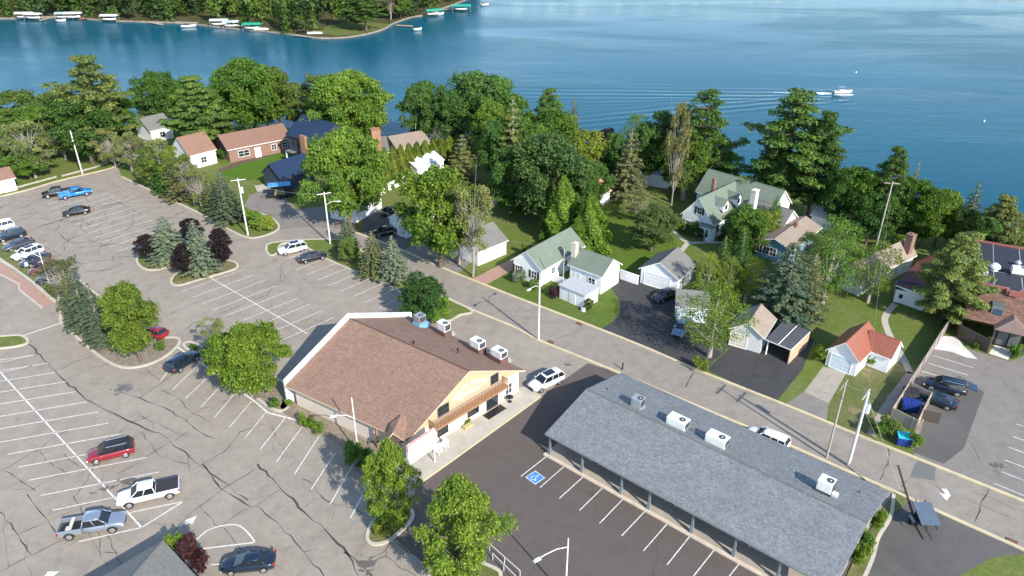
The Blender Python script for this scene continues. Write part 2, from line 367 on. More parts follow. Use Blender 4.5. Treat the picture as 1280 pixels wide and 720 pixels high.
sheet('mulch_ring', [(338, 205), (350, 199), (362, 200), (362, 210), (345, 211)], .009, MULCH)
sheet('driveway_kerb_walk', [(318, 232), (345, 228), (362, 219), (366, 224), (350, 233), (322, 240)], .010, CONC)
sheet('corner_lawn', [(612, 356), (640, 330), (700, 340), (760, 352), (772, 366), (776, 380), (771, 396), (755, 411), (700, 391), (650, 373)], .005, GRASS_CORNER)
sheet('orchard_lawn', [(690, 300), (720, 262), (770, 248), (800, 250), (830, 290), (850, 308), (820, 325), (780, 345), (740, 320)], .005, grassmat('sunny_grass', (.10, .17, .02), (.13, .19, .03), (.18, .2, .05), .5))
sheet('shop_sidewalk', [(676, 495), (640, 521), (544, 590), (519, 606), (505, 590), (520, 572), (640, 487), (655, 484)], .12, CONC, depth=.12)
sheet('brick_sidewalk', [(-200, 240), (0, 327), (24, 345), (45, 360), (68, 378), (54, 384), (24, 361), (0, 342), (-200, 262)], .012, BRICKW)
m = MB()
for a in ([(-200, 238), (0, 326), (46, 359), (69, 378)], [(-200, 263), (0, 343), (24, 362), (53, 385)]): strip(m, smoothline(W(a), 3), .3, 0, .03)
tag(m.build('brick_sidewalk_border', CONC), kind='structure')
kerb('street_far_kerb', far_kerb, KERB_Y, .42); kerb('street_near_kerb', near_kerb, KERB_Y, .42)
kerb('lot_back_kerb', [(-300, 306), (0, 246), (70, 227), (133, 212), (144, 207), (143, 203), (136, 200)], KERB_Y, .4)
kerb('lot_side_kerb', [(152, 221), (190, 239), (250, 267), (300, 294), (322, 297), (345, 289), (348, 281), (338, 272), (322, 266)], KERB, .4)
kerb('new_lot_kerb', [(676, 496), (640, 522), (544, 591), (520, 607)], KERB_Y, .2, .14)
kerb('corner_kerb', [(1117, 618), (1113, 646), (1098, 672), (1090, 700), (1072, 740)], KERB)
island([(214, 353), (222, 342), (250, 334), (270, 326), (290, 327), (297, 332), (290, 338), (252, 349), (224, 357)], GRASS_DRY, KERB)
island([(171, 326), (178, 335), (192, 338), (210, 333), (212, 324), (195, 316), (178, 318)], GRASS_DRY, KERB)
island([(76, 399), (84, 411), (117, 440), (140, 455), (160, 460), (185, 456), (208, 445), (224, 430), (221, 423), (200, 421), (165, 402), (130, 376), (100, 352), (86, 350), (80, 370)], SOIL, KERB)
island([(-60, 440), (-60, 424), (0, 421), (26, 420), (35, 427), (27, 432), (0, 436)], GRASS, KERB)
island([(-60, 268), (0, 302), (30, 322), (62, 352), (74, 372), (68, 376), (46, 357), (0, 324), (-60, 292)], GRASS_DRY, KERB)
island([(231, 434), (237, 428), (258, 436), (310, 455), (356, 480), (362, 505), (352, 514), (335, 508), (300, 482), (262, 456)], SOIL, KERB)
island([(352, 514), (366, 500), (420, 530), (478, 566), (496, 590), (480, 600), (440, 568), (400, 540)], SOIL)
island([(459, 672), (464, 656), (475, 641), (498, 632), (514, 638), (514, 650), (498, 667), (480, 679), (465, 680)], GRASS_DRY, KERB)
island([(537, 716), (550, 702), (580, 700), (612, 708), (626, 722), (600, 760), (548, 760)], GRASS_DRY, KERB)
island([(333, 312), (340, 304), (385, 300), (420, 300), (440, 306), (495, 344), (555, 372), (590, 389), (575, 394), (557, 402), (530, 392), (505, 376), (495, 361), (450, 342), (406, 323), (376, 306), (352, 305), (346, 317), (337, 319)], GRASS, KERB, 3)
island([(1118, 617), (1136, 624), (1116, 644), (1101, 668), (1092, 694), (1075, 740), (1052, 740), (1078, 680)], GRASS_DRY)

# painted markings
def seg(m, a, b, wd=.11, z=.016): strip(m, [P(*a), P(*b)], wd, z)
mk = MB()
A_in = [(195,105),(278,157),(372,210),(468,265),(570,320),(680,381),(788,445),(900,508),(1022,576),(1147,645)]
A_out = [(45,222),(140,278),(237,332),(337,393),(437,458),(548,520),(657,595),(775,665),(895,737),(1015,812)]
for a, b in zip(A_in, A_out): seg(mk, (640+a[0]/4, 540+a[1]/4), (640+b[0]/4, 540+b[1]/4))
# left lot: double bay, fitted spacing
Bo = [(47.5,443),(60,454),(68,466),(83,477),(95.5,489.5),(108,502.5),(123,515),(135.5,529),(151,542.5),(167,557),(183,572),(199,590),(213,607),(229,627)]
Lo = {8:(9.5,568),9:(23,584),10:(35.5,600.5),11:(51,619.5),12:(65.5,638),13:(81,658)}
r8 = P(*Bo[8]); dv = P(*Lo[8])-r8
for i, q in enumerate(Bo):
    a = P(*q); b = P(*Lo[i]) if i in Lo else a+dv
    if i == 13: b = P(162, 641)
    strip(mk, [a, b], .12, .016)
seg(mk, (-8, 457), (0, 465), .16); seg(mk, (0, 465), (177, 659.5), .17); seg(mk, (229, 627), (177, 659.5), .14); seg(mk, (99, 677), (177, 659.5), .14)
seg(mk, (-40, 462), (47, 443), .1); seg(mk, (-60, 480), (40, 457), .1)
for a, b in (((250,454),(216,487)),((266,466),(232,498)),((281,477),(251,509)),((296,489),(268,522)),((314,502),(287,534)),((333,515),(306,548)),((357,522),(325,562)),((379,532),(346,577)),((399,545),(368,593)),((419,566),(389,612)),((442,579),(413,630)),((466,594),(438,648)),((211,463),(201,476))): seg(mk, a, b)
for a, b in (((222,434),(250,453)),((250,453),(320,503)),((320,503),(335,516)),((335,516),(374,526)),((28,420),(76,404))): seg(mk, a, b, .22)
# middle lot
c0, c1 = P(252, 341), P(384, 417); dd = (P(422, 400)-P(352, 431)).normalized(); L = (c1-c0).length; u = (c1-c0)/L
strip(mk, [c0, c1], .14, .016)
k = 0
while k*2.9 < L-.5:
    q = c1-u*(1.0+k*2.9); strip(mk, [q-dd*5.2, q+dd*5.2], .1, .018); k += 1
e0, e1 = P(58, 256), P(156, 322); L = (e1-e0).length; u = (e1-e0)/L; dd = (P(186, 289)-P(136, 305)).normalized()
for k in range(int(L/2.8)): q = e0+u*2.8*k; strip(mk, [q, q+dd*10.6], .1, .016)
e0, e1 = P(404, 324), P(512, 370); L = (e1-e0).length; u = (e1-e0)/L; dd = (P(395, 341)-P(420, 331)).normalized()
for k in range(int(L/2.8)+1): q = e0+u*2.8*k; strip(mk, [q, q+dd*5.4], .1, .016)
seg(mk, (380, 315), (359, 324), .1)
for a, b in (((1166,444),(1217,460)),((1160,454),(1210,469)),((1152,464),(1212,481)),((1148,477),(1204,495)),((1138,492),(1196,507)),((1266,546),(1300,557)),((1261,559),(1300,574)),((1256,575),(1300,592)),((1252,590),(1300,608)),((1242,604),(1300,628)),((1270,530),(1300,540))): seg(mk, a, b, .11, .018)
lp = smoothline(W([(246, 675), (258, 664), (275, 658), (295, 656), (308, 664), (319, 678)]), 4); strip(mk, lp, .15, .016); seg(mk, (319, 678), (254, 686), .15)
seg(mk, (264, 706), (280, 705), .12)
def arrow(c, tip, wd=.22):
    a = P(*c); b = P(*tip); d = (b-a).normalized(); n = Vector((-d.y, d.x, 0)); z = .019
    bend = a+(b-a)*.45+n*.25
    strip(mk, smoothline([a, bend, b-d*.7], 5), wd, z)
    mk.face([(v.x, v.y, z+.004) for v in (b, b-d*1.0+n*.55, b-d*1.0-n*.55)])
arrow((232, 656), (246, 645)); arrow((54, 722), (75, 714)); arrow((1180, 611), (1183, 626), .5)
tag(mk.build('painted_markings', LINE, uv=True), kind='structure')
# accessible bay: blue square with the white symbol
hc = P(669, 597); _d = P(709, 579)-P(690, 566); ha = math.atan2(_d.y, _d.x); hr = empty('accessible_bay_marking', hc, ha, 'blue painted square with white wheelchair symbol by the grey roofed shops', 'pavement marking')
m = MB(); m.box(-.75, .75, -.75, .75, .014, .020); m.build('border', LINE, hr)
m = MB(); m.box(-.66, .66, -.66, .66, .021, .024); m.build('square', simple('accessible_blue', (.05, .22, .55), .6), hr)
m = MB(); Z = .027
strip(m, [Vector((.30*math.cos(a)-.05, .30*math.sin(a)-.15, 0)) for a in np.linspace(R(110), R(390), 14)], .09, Z)
for a, b in (((0, .32), (0, -.05)), ((0, -.05), (.25, -.05)), ((.25, -.05), (.38, -.38)), ((0, .15), (.22, .15))): strip(m, [Vector((*a, 0)), Vector((*b, 0))], .09, Z)
m.face([(.09*math.cos(a), .42+.09*math.sin(a), Z) for a in np.linspace(0, 2*math.pi, 12)[:-1]]); m.build('wheelchair_symbol', LINE, hr)

# tar-sealed cracks
rng = random.Random(5); ck = MB()
def crack(px, wd=.12, wob=.15, z=.013, world=False):
    pts = px if world else W(px); out = [pts[0]]
    for a, b in zip(pts, pts[1:]):
        n = max(1, int((b-a).length/.8))
        for k in range(1, n+1):
            q = a+(b-a)*k/n
            if k < n: q = q+Vector((rng.uniform(-wob, wob), rng.uniform(-wob, wob), 0))
            out.append(q)
    f = rng.random()*10; strip(ck, out, wd*.72, z, wf=lambda s_: .7+.45*math.sin(s_*17+f))
for c, wd in (([(36,430),(55,450),(80,475),(108,500),(140,515),(165,528),(205,545)],.28),([(205,545),(245,578),(310,625)],.2),([(322,580),(380,640),(430,685),(448,720)],.30),([(108,500),(160,528),(190,520)],.1),
    ([(75,462),(95,452),(118,445)],.15),([(80,475),(115,460),(140,455)],.1),([(145,488),(180,500),(210,512),(232,525)],.2),([(175,497),(200,480),(216,468)],.16),([(182,460),(200,475)],.12),
    ([(232,525),(250,540),(268,548)],.18),([(232,525),(250,512),(285,500),(300,495)],.1),([(200,487),(222,497),(232,510),(250,520),(257,525)],.12),([(150,540),(175,520),(230,545)],.1),
    ([(0,412),(12,430),(36,430)],.05),([(253,580),(275,610),(300,625),(314,634)],.25),([(253,580),(280,565),(300,540),(330,530)],.15),([(280,610),(300,598),(320,585)],.18),([(280,610),(240,640),(212,670),(205,675)],.12),
    ([(235,570),(237,590),(253,580)],.1),([(175,540),(200,570),(235,580)],.1),([(145,593),(175,577),(200,560),(235,540)],.12),([(310,0),(312,0)],.01),
    ([(0,588),(25,575),(50,562),(70,545),(85,538)],.14),([(5,588),(20,597),(35,607),(44,613)],.14),([(18,612),(40,612),(60,600),(85,590)],.1),([(34,618),(55,645),(76,672)],.16),([(0,640),(20,665),(40,694)],.18),([(0,715),(38,695),(78,675)],.15),
    ([(95,620),(110,600),(117,580),(115,560)],.12),([(50,565),(65,580),(82,591)],.12),([(92,620),(100,632),(103,642)],.14),([(80,567),(98,583)],.14),([(123,665),(125,690),(150,692)],.12),([(135,670),(145,690),(152,705)],.12),
    ([(320,632),(345,652),(380,690),(405,720)],.16),([(320,632),(340,618),(350,612)],.1),([(380,690),(398,685)],.12),([(377,598),(392,606),(400,618),(412,628),(430,632),(445,637),(460,645)],.14),([(412,628),(400,622),(382,633)],.08),
    ([(440,700),(452,685),(460,677)],.13),([(460,700),(480,690),(488,678),(482,695),(465,702)],.12),([(482,695),(500,710),(520,720)],.12),([(276,660),(300,640),(320,632)],.12),([(280,660),(295,680),(305,690)],.1),
    ([(250,632),(275,660)],.1),([(0,300),(45,285),(85,272),(100,262),(160,252),(192,240)],.3),([(20,303),(60,310),(100,330),(120,335)],.1),([(0,273),(20,265),(60,268),(90,262)],.1),
    ([(225,420),(240,405),(275,392),(330,370)],.16),([(195,400),(230,385),(260,372)],.12),([(333,370),(350,350),(352,330),(375,315)],.12),([(320,335),(345,325),(352,312)],.12),
    ([(490,672),(510,690),(540,706),(545,712)],.2),([(430,690),(450,705),(465,720)],.3),
    ([(620,372),(635,365),(655,362),(700,375)],.03),([(690,426),(720,415),(733,400),(740,408)],.1),([(857,485),(868,465)],.22),([(660,400),(690,385)],.06),([(900,478),(930,490),(945,495)],.1),
    ([(1110,560),(1110,580),(1100,600)],.16),([(1127,609),(1138,597),(1152,600),(1170,606),(1185,622),(1210,625),(1235,635),(1280,655)],.10),([(1236,610),(1225,630),(1218,653)],.18),([(1215,615),(1240,622),(1265,635),(1280,640)],.08),
    ([(1190,540),(1215,555),(1225,575)],.1),([(1092,703),(1110,712),(1120,720)],.08),([(1112,683),(1130,690),(1145,705)],.06),([(815,720),(822,700),(820,680),(830,665)],.07),
    ([(690,570),(692,500)],.04),([(970,480),(975,470),(990,455),(1000,448)],.04),([(900,470),(905,455),(930,440)],.03)): crack(c, wd)
# finer web of sealed cracks over the worn upper lot
def inlot(p):
    x, y, _ = proj(p); return y > 228+max(0, (x-150))*.42 and y < 345 and x < 330 and not (165 < x < 300 and y > 315) and not (x < 60 and y > 285)
seen = []
for k in range(100):
    for _ in range(60):
        p = P(rng.uniform(0, 250), rng.uniform(230, 345))
        if inlot(p) and all((p-q).length > 3.2 for q in seen): break
    else: continue
    seen.append(p)
    a = rng.choice([R(-50), R(38), R(15), R(-80)])+rng.uniform(-.5, .5); pts = [p]
    for _ in range(rng.randint(4, 11)):
        a += rng.uniform(-.7, .7); q = pts[-1]+Vector((math.cos(a), math.sin(a), 0))*rng.uniform(.9, 2.2)
        if not inlot(q): break
        pts.append(q)
    if len(pts) > 2: crack(pts, rng.uniform(.1, .2), .12, .0125, True)
for k in range(46):
    x0, y0 = rng.choice([(rng.uniform(0, 450), rng.uniform(470, 720)), (rng.uniform(230, 480), rng.uniform(330, 430))]); p = P(x0, y0); a = rng.uniform(0, 6.28); pts = [p]
    for _ in range(rng.randint(3, 7)):
        a += rng.uniform(-.5, .5); pts.append(pts[-1]+Vector((math.cos(a), math.sin(a), 0))*rng.uniform(.7, 1.6))
    crack(pts, rng.uniform(.04, .09), .1, .0122, True)
tag(ck.build('crack_sealant', TAR), kind='structure')
def blotch(name, c, rx, ry, mat, seed, z=.0115, rz=0):
    r = random.Random(seed); p = P(*c); m = MB()
    for q in range(16):
        a = r.uniform(0, 6.28); k = r.uniform(0, 1)**.8; ox, oy = rx*k*math.cos(a), ry*k*math.sin(a); rr = min(rx, ry)*r.uniform(.10, .42)*(1.15-k); ph = r.uniform(0, 6.28); pts = []
        for t_ in range(18):
            b = 2*math.pi*t_/18; w_ = rr*(1+.25*math.sin(2*b+ph)+r.uniform(-.18, .18)); x, y = ox+w_*1.5*math.cos(b), oy+w_*math.sin(b)
            pts.append((p.x+x*math.cos(rz)-y*math.sin(rz), p.y+x*math.sin(rz)+y*math.cos(rz), z+.0006*q+seed*.00002))
        m.face(pts)
    tag(m.build(name, mat), kind='structure')
STAIN = asphalt('oil_stained_asphalt', (.12, .105, .092), (.15, .132, .115), .6)
blotch('tar_patch', (152, 487), 1.6, 1.4, A_PATCH, 1); blotch('tar_patch', (152, 485), .8, .6, STAIN, 2, .0135)
blotch('oil_stain', (128, 612), 2.3, .7, STAIN, 3, rz=.5); blotch('oil_stain', (160, 601), 1.4, .9, STAIN, 4)
blotch('tar_patch', (457, 708), 1.0, 1.8, STAIN, 6); blotch('oil_stain', (1247, 583), 1.2, .8, STAIN, 7, z=.015); blotch('oil_stain', (710, 456), .7, .6, STAIN, 9)
for k, c in enumerate(((735, 603), (775, 622), (825, 650), (880, 679), (300, 695))): blotch('oil_stain', c, 1.1, .45, STAIN, 20+k, rz=-.7, z=.0125)
# storm drain grates
for x, y in ((689, 428), (724, 405), (1265, 677)):
    m = MB(); m.box(-.45, .45, -.25, .25, .0, .125); q = m.build('storm_drain', simple('rust_iron', (.16, .08, .05), .8)); q.location = P(x, y)+Vector((0, 0, .005)); q.rotation_euler.z = R(-41)
    tag(q, {689: 'rusty storm drain grate in the near kerb beside the tall lamp pole', 724: 'rusty storm drain grate in the far kerb across from the corner lawn', 1265: 'rusty storm drain grate in the kerb at the lower right corner lot'}[x], 'drain grate', 'storm drains along the street')

# ------------------------------------------------------------------ building kit
def opening(root, side, u, z, wd, h, dims, kind='window', trim=None, pane=None, shutters=None, mull=True):
    """side 0 front (y=0), 1 right (x=+L/2), 2 back, 3 left; u measured from the middle of that wall; z = sill"""
    L, D = dims
    T = {0: Matrix.Translation((0, 0, 0)), 1: Matrix.Translation((L/2, D/2, 0)) @ Matrix.Rotation(R(90), 4, 'Z'),
         2: Matrix.Translation((0, D, 0)) @ Matrix.Rotation(R(180), 4, 'Z'), 3: Matrix.Translation((-L/2, D/2, 0)) @ Matrix.Rotation(R(-90), 4, 'Z')}[side]
    trim = trim or TRIM; pane = pane or GLASS; m = MB(); t_ = .09; x0, x1 = u-wd/2, u+wd/2
    m.box(x0-t_, x1+t_, -.07, -.004, z+h, z+h+t_, T=T); m.box(x0-t_, x1+t_, -.09, -.004, z-t_, z, T=T)
    m.box(x0-t_, x0, -.07, -.004, z, z+h, T=T); m.box(x1, x1+t_, -.07, -.004, z, z+h, T=T)
    if kind == 'window' and mull: m.box(u-.03, u+.03, -.06, -.02, z, z+h, T=T); m.box(x0, u-.03, -.058, -.022, z+h*.5-.025, z+h*.5+.025, T=T); m.box(u+.03, x1, -.058, -.022, z+h*.5-.025, z+h*.5+.025, T=T)
    if kind == 'garage_door':
        for k in range(1, 4): m.box(x0, x1, -.05, -.035, z+h*k/4-.015, z+h*k/4+.015, T=T)
    o = m.build(kind, trim, root)
    m = MB(); m.box(x0, x1, -.034, -.003, z, z+h, T=T); m.build({'window': 'pane', 'door': 'door_leaf', 'garage_door': 'panel'}[kind], pane, o)
    if kind == 'door':
        m = MB(); m.box(x1-.16, x1-.1, -.08, -.035, z+.95, z+1.05, T=T); m.build('handle', STEEL, o)
    if shutters:
        for s_ in (-1, 1):
            m = MB(); xa = u+s_*(wd/2+t_+.2); m.box(xa-.19, xa+.19, -.06, -.005, z-.03, z+h+.03, T=T); m.build('shutter', shutters, root)
    return o
def gable_parts(root, L, D, he, rh, ridge, wmat, rmat, trim=None, oh=.35, x0=0, y0=0, roofname='roof', wallname='wall', th=.16):
    """ridge 'along' x or 'across' (along y). footprint centred on x0, from y0 to y0+D"""
    trim = trim or TRIM; m = MB(); xa, xb = x0-L/2, x0+L/2; ya, yb = y0, y0+D
    if ridge == 'along':
        g = (yb-ya)/2; sl_ = (rh-he)/g; we = he+sl_*oh*0
        m.face([(xa,ya,0),(xb,ya,0),(xb,ya,he),(xa,ya,he)]); m.face([(xb,yb,0),(xa,yb,0),(xa,yb,he),(xb,yb,he)])
        m.face([(xb,ya,0),(xb,yb,0),(xb,yb,he),(xb,ya+g,rh-.03),(xb,ya,he)]); m.face([(xa,yb,0),(xa,ya,0),(xa,ya,he),(xa,ya+g,rh-.03),(xa,yb,he)])
        tri = lambda s_: None
        def P3(a, b): return (a, b)
        ys = [(ya-oh, he-sl_*oh), (ya+g, rh), (yb+oh, he-sl_*oh)]; xs = (xa-oh, xb+oh)
        pt = lambda a, c: (a, c[0], c[1]); 
    else:
        g = (xb-xa)/2; sl_ = (rh-he)/g
        m.face([(xa,ya,0),(xb,ya,0),(xb,ya,he),(xa+g,ya,rh-.03),(xa,ya,he)]); m.face([(xb,yb,0),(xa,yb,0),(xa,yb,he),(xa+g,yb,rh-.03),(xb,yb,he)])
        m.face([(xb,ya,0),(xb,yb,0),(xb,yb,he),(xb,ya,he)]); m.face([(xa,yb,0),(xa,ya,0),(xa,ya,he),(xa,yb,he)])
        ys = [(xa-oh, he-sl_*oh), (xa+g, rh), (xb+oh, he-sl_*oh)]; xs = (ya-oh, yb+oh)
        pt = lambda a, c: (c[0], a, c[1])
    m.build(wallname, wmat, root, uv=True)
    m = MB(); a, b = xs; lo = [(q, z_-.0+.0) for q, z_ in ys]; up = [(q, z_+th) for q, z_ in ys]
    def F(pts, mi): 
        m.face(pts, mi)
    for i in (0, 1):
        q = [pt(a, up[i]), pt(b, up[i]), pt(b, up[i+1]), pt(a, up[i+1])]
        n = (Vector(q[1])-Vector(q[0])).cross(Vector(q[2])-Vector(q[1]))
        F(q if n.z > 0 else q[::-1], 0)
        q = [pt(a, lo[i]), pt(b, lo[i]), pt(b, lo[i+1]), pt(a, lo[i+1])]; F(q[::-1] if n.z > 0 else q, 1)
        for e in (a, b): F([pt(e, lo[i]), pt(e, lo[i+1]), pt(e, up[i+1]), pt(e, up[i])], 1)
    for i in (0, 2): F([pt(a, lo[i]), pt(b, lo[i]), pt(b, up[i]), pt(a, up[i])], 1)
    rf = m.build(roofname, [rmat, trim], root, uv=True)
    m = MB(); c = ys[1]; p0 = Vector(pt(a, c)); p1 = Vector(pt(b, c)); up_ = Vector((0, 0, th+.01))
    m.tube(p0+up_, p1+up_, .07, n=6); m.build('ridge_cap', DKGREY if False else rmat, rf, uv=True)
    return rf
def frame(c1, c2, he):
    a = P(*c1, he); b = P(*c2, he); d = b-a; rz = math.atan2(d.y, d.x); mid = (a+b)/2
    return Vector((mid.x, mid.y, 0)), rz, d.length
def house(name, label, cat, c1, c2, c3, he, rh, ridge, wmat, rmat, trim=None, oh=.35, group=None, ops=(), chim=None):
    org, rz, L = frame(c1, c2, he)
    d = Vector((math.cos(rz), math.sin(rz), 0)); n = Vector((-d.y, d.x, 0))
    D = c3 if isinstance(c3, (int, float)) else abs((P(*c3, he)-P(*c2, he)).dot(n))
    # eave corners given by pixels are roof corners: pull walls in by the overhang
    root = empty(name, org+n*oh, rz, label, cat, group)
    Lw, Dw = L-2*oh, D-2*oh
    rf = gable_parts(root, Lw, Dw, he, rh, ridge, wmat, rmat, trim, oh)
    for o in ops: opening(root, *o[:5], (Lw, Dw), **(o[5] if len(o) > 5 else {}))
    if chim:
        x, y, z0, z1, w_, mt = chim; m = MB(); m.box(x-w_/2, x+w_/2, y-w_/2, y+w_/2, z0, z1); m.box(x-w_/2-.06, x+w_/2+.06, y-w_/2-.06, y+w_/2+.06, z1, z1+.1); m.box(x-.12, x+.12, y-.12, y+.12, z1+.1, z1+.35)
        m.build('chimney', mt, rf, uv=True)
    return root, Lw, Dw, rf
def ac_unit(name, loc, rz, L, D, H_, label, base=.5, hood=None, casing=None, fans=1, grp='rooftop units'):
    r = empty(name, loc, rz, label, 'air conditioner', grp)
    m = MB(); m.box(-L/2-.05, L/2+.05, -D/2-.05, D/2+.05, -1.0, base); m.build('curb', DKGREY if not hood else hood, r)
    m = MB(); m.box(-L/2, L/2, -D/2, D/2, base, base+H_); m.build('casing', casing or UNITW, r, bevel=.04)
    z = base+H_
    for k in range(fans):
        x = L*.22 if fans == 1 else (-L*.25+k*L*.5)
        m = MB(); m.tube((x, 0, z), (x, 0, z+.05), .34, .34, 18); f = m.build('fan_guard', DKGREY, r)
        m = MB(); m.tube((x, 0, z+.05), (x, 0, z+.07), .12, .1, 10); m.build('fan_hub', STEEL, f)
    m = MB(); m.box(L/2, L/2+.02, -D*.4, D*.4, base+.15, z-.12)
    for k in range(5): m.box(L/2+.02, L/2+.035, -D*.4, D*.4, base+.18+k*(H_-.35)/5, base+.2+k*(H_-.35)/5)
    m.build('coil_grille', DKGREY, r)
    m = MB(); m.box(-L/2+.1, -L/2+.6, -D/2-.012, -D/2, base+.15, z-.15); m.build('access_panel', casing or UNITW, r)
    return r

# ------------------------------------------------------------------ buildings
SH_GREY = shingle('grey_shingles', (.172, .182, .185), .42, blot=.16)
SH_BROWN = shingle('brown_shingles', (.255, .160, .116), .3)
SH_DKGREY = shingle('dark_grey_shingles', (.15, .145, .135), .25)
SH_GREEN = shingle('grey_green_shingles', (.165, .20, .155), .12)
SH_TAN = shingle('tan_shingles', (.30, .24, .19), .14)
SH_RUST = shingle('rust_shingles', (.25, .145, .105), .15)
SH_MED = shingle('weathered_grey_shingles', (.19, .182, .168), .15)
SH_NAVY = seam_metal('navy_roof_metal', (.018, .035, .075))
SH_RED = seam_metal('red_roof_metal', (.30, .105, .065)); SH_DRED = seam_metal('maroon_roof_metal', (.12, .035, .03), .35)
PINE_V = siding('golden_board_and_batten', (.52, .37, .23), True, .42, .8)
CREAM = siding('cream_block', (.60, .52, .43), False, .3, .9)
BRK = brickmat('red_brick', (.19, .09, .065), (.26, .135, .095), (.3, .25, .2), .6)
BRK_OR = brickmat('orange_brick', (.27, .12, .07), (.34, .165, .10), (.36, .22, .15), .5)
NAVYS = siding('navy_siding', (.045, .06, .085)); BLUE_S = siding('slate_blue_siding', (.16, .30, .38)); PALEB = siding('pale_blue_siding', (.60, .70, .74))
GREYS = siding('light_grey_siding', (.58, .59, .58)); BRSID = siding('brown_siding', (.20, .12, .085)); DKBR = siding('dark_brown_boards', (.085, .065, .055), True, .2)
TANS = siding('tan_siding', (.55, .38, .25)); DOORW = simple('pale_door_panel', (.70, .71, .70), .5)
WOODR = simple('stained_timber', (.30, .17, .09), .7, var=.2, scale=4)

# --- the long grey roofed row of shops
a = P(681, 542, 3); b = P(778, 466, 3); rz = R(-40.3); org, = (a,)
d = Vector((math.cos(rz), math.sin(rz), 0)); n = Vector((-d.y, d.x, 0))
Ls = (P(1115, 612, 3)-b).dot(d); Ds = (b-a).dot(n)
root = empty('shop_row', Vector((a.x, a.y, 0))+d*Ls/2, rz, 'long low row of shops under a grey shingle gable roof with shaded walkway', 'building')
oh, wk = .3, 2.5
m = MB(); y1 = Ds-.5
x0, x1 = -Ls/2+.4, Ls/2-.4
m.face([(x0,wk,0),(x1,wk,0),(x1,wk,3.0),(x0,wk,3.0)]); m.face([(x1,y1,0),(x0,y1,0),(x0,y1,3),(x1,y1,3)])
for x, s_ in ((x1, 1), (x0, -1)):
    q = [(x,wk,0),(x,y1,0),(x,y1,3.0),(x,Ds/2,4.55),(x,wk,3.3)]; m.face(q if s_ > 0 else q[::-1])
m.build('wall', siding('taupe_siding', (.30, .28, .26)), root, uv=True)
m = MB(); zr = 4.75; th = .2
prof = [(0, 3.0), (Ds/2, zr), (Ds, 3.0)]
for i in (0, 1):
    q = [(-Ls/2, *prof[i]), (Ls/2, *prof[i]), (Ls/2, *prof[i+1]), (-Ls/2, *prof[i+1])]; m.face(q, 0)
    m.face([(p[0], p[1], p[2]-th) for p in q][::-1], 1)
    for x in (-Ls/2, Ls/2): m.face([(x, *prof[i]), (x, *prof[i+1]), (x, prof[i+1][0], prof[i+1][1]-th), (x, prof[i][0], prof[i][1]-th)], 1)
for y in (0, Ds): m.face([(-Ls/2, y, 3), (Ls/2, y, 3), (Ls/2, y, 3-th), (-Ls/2, y, 3-th)], 1)
rf = m.build('roof', [SH_GREY, simple('grey_fascia', (.22, .23, .24), .6)], root, uv=True)
m = MB(); m.tube((-Ls/2, Ds/2, zr), (Ls/2, Ds/2, zr), .09, n=6); m.build('ridge_cap', SH_DKGREY, rf, uv=True)
for k, (vx, vy) in enumerate(((-14, 9.6), (-3, 9.3), (8, 10.2), (13.5, 12.2))):
    m = MB(); m.tube((vx, vy, 3.4), (vx, vy, 4.9-abs(vy-Ds/2)*.2), .07, n=8); m.build('vent_pipe', DKGREY, rf)
m = MB(); m.box(-Ls/2, Ls/2, .322, wk, .0, .14); m.build('walkway', CONC_D, root)
m = MB(); m.box(-Ls/2-.1, Ls/2+.1, -.1, .32, .0, .146); m.build('walkway_kerb', simple('pale_tan_kerb', (.56, .46, .36), .85), root)
PST = simple('blue_grey_post', (.16, .19, .21), .6)
for px in ((200, 100), (358, 190), (553, 297), (690, 375), (900, 497), (1112, 610), (1330, 730)):
    q = P(640+px[0]/4, 540+px[1]/4, .14)-Vector((a.x, a.y, 0)); x = q.dot(d)-Ls/2
    m = MB(); m.box(x-.1, x+.1, .3, .5, .142, 2.95); m.box(x-.16, x+.16, .24, .56, .142, .9); m.build('post', PST, root)
for k in range(9):
    xc = -Ls/2+2.2+k*(Ls-4)/8.4; T = Matrix.Translation((xc, wk, 0)); f = MB()
    f.box(-1.4, 1.4, -.06, -.004, .3, .38, T=T); f.box(-1.4, 1.4, -.06, -.004, 2.5, 2.6, T=T)
    for x in (-1.4, -.02, 1.34): f.box(x, x+.06, -.06, -.004, .38, 2.5, T=T)
    o = f.build('window', DKGREY, root); g = MB(); g.box(-1.34, 1.34, -.03, -.003, .38, 2.5, T=T); g.build('pane', GLASS, o)
for x in (-10.5, -1.2, 6.8):
    opening(root, 0, x, .15, .95, 2.1, (Ls, Ds), 'door', simple('pale_door_frame', (.5, .5, .48), .6), GLASS).location.y = wk-.05
m = MB(); T = Matrix.Translation((Ls/2-.4, Ds/2, 0)) @ Matrix.Rotation(R(90), 4, 'Z'); m.box(-.5, .5, -.05, -.003, 0, 2.1, T=T); m.build('side_door', simple('grey_door', (.35, .36, .36), .5), root)
def on_strip(px, z):
    return P(px[0], px[1], z)
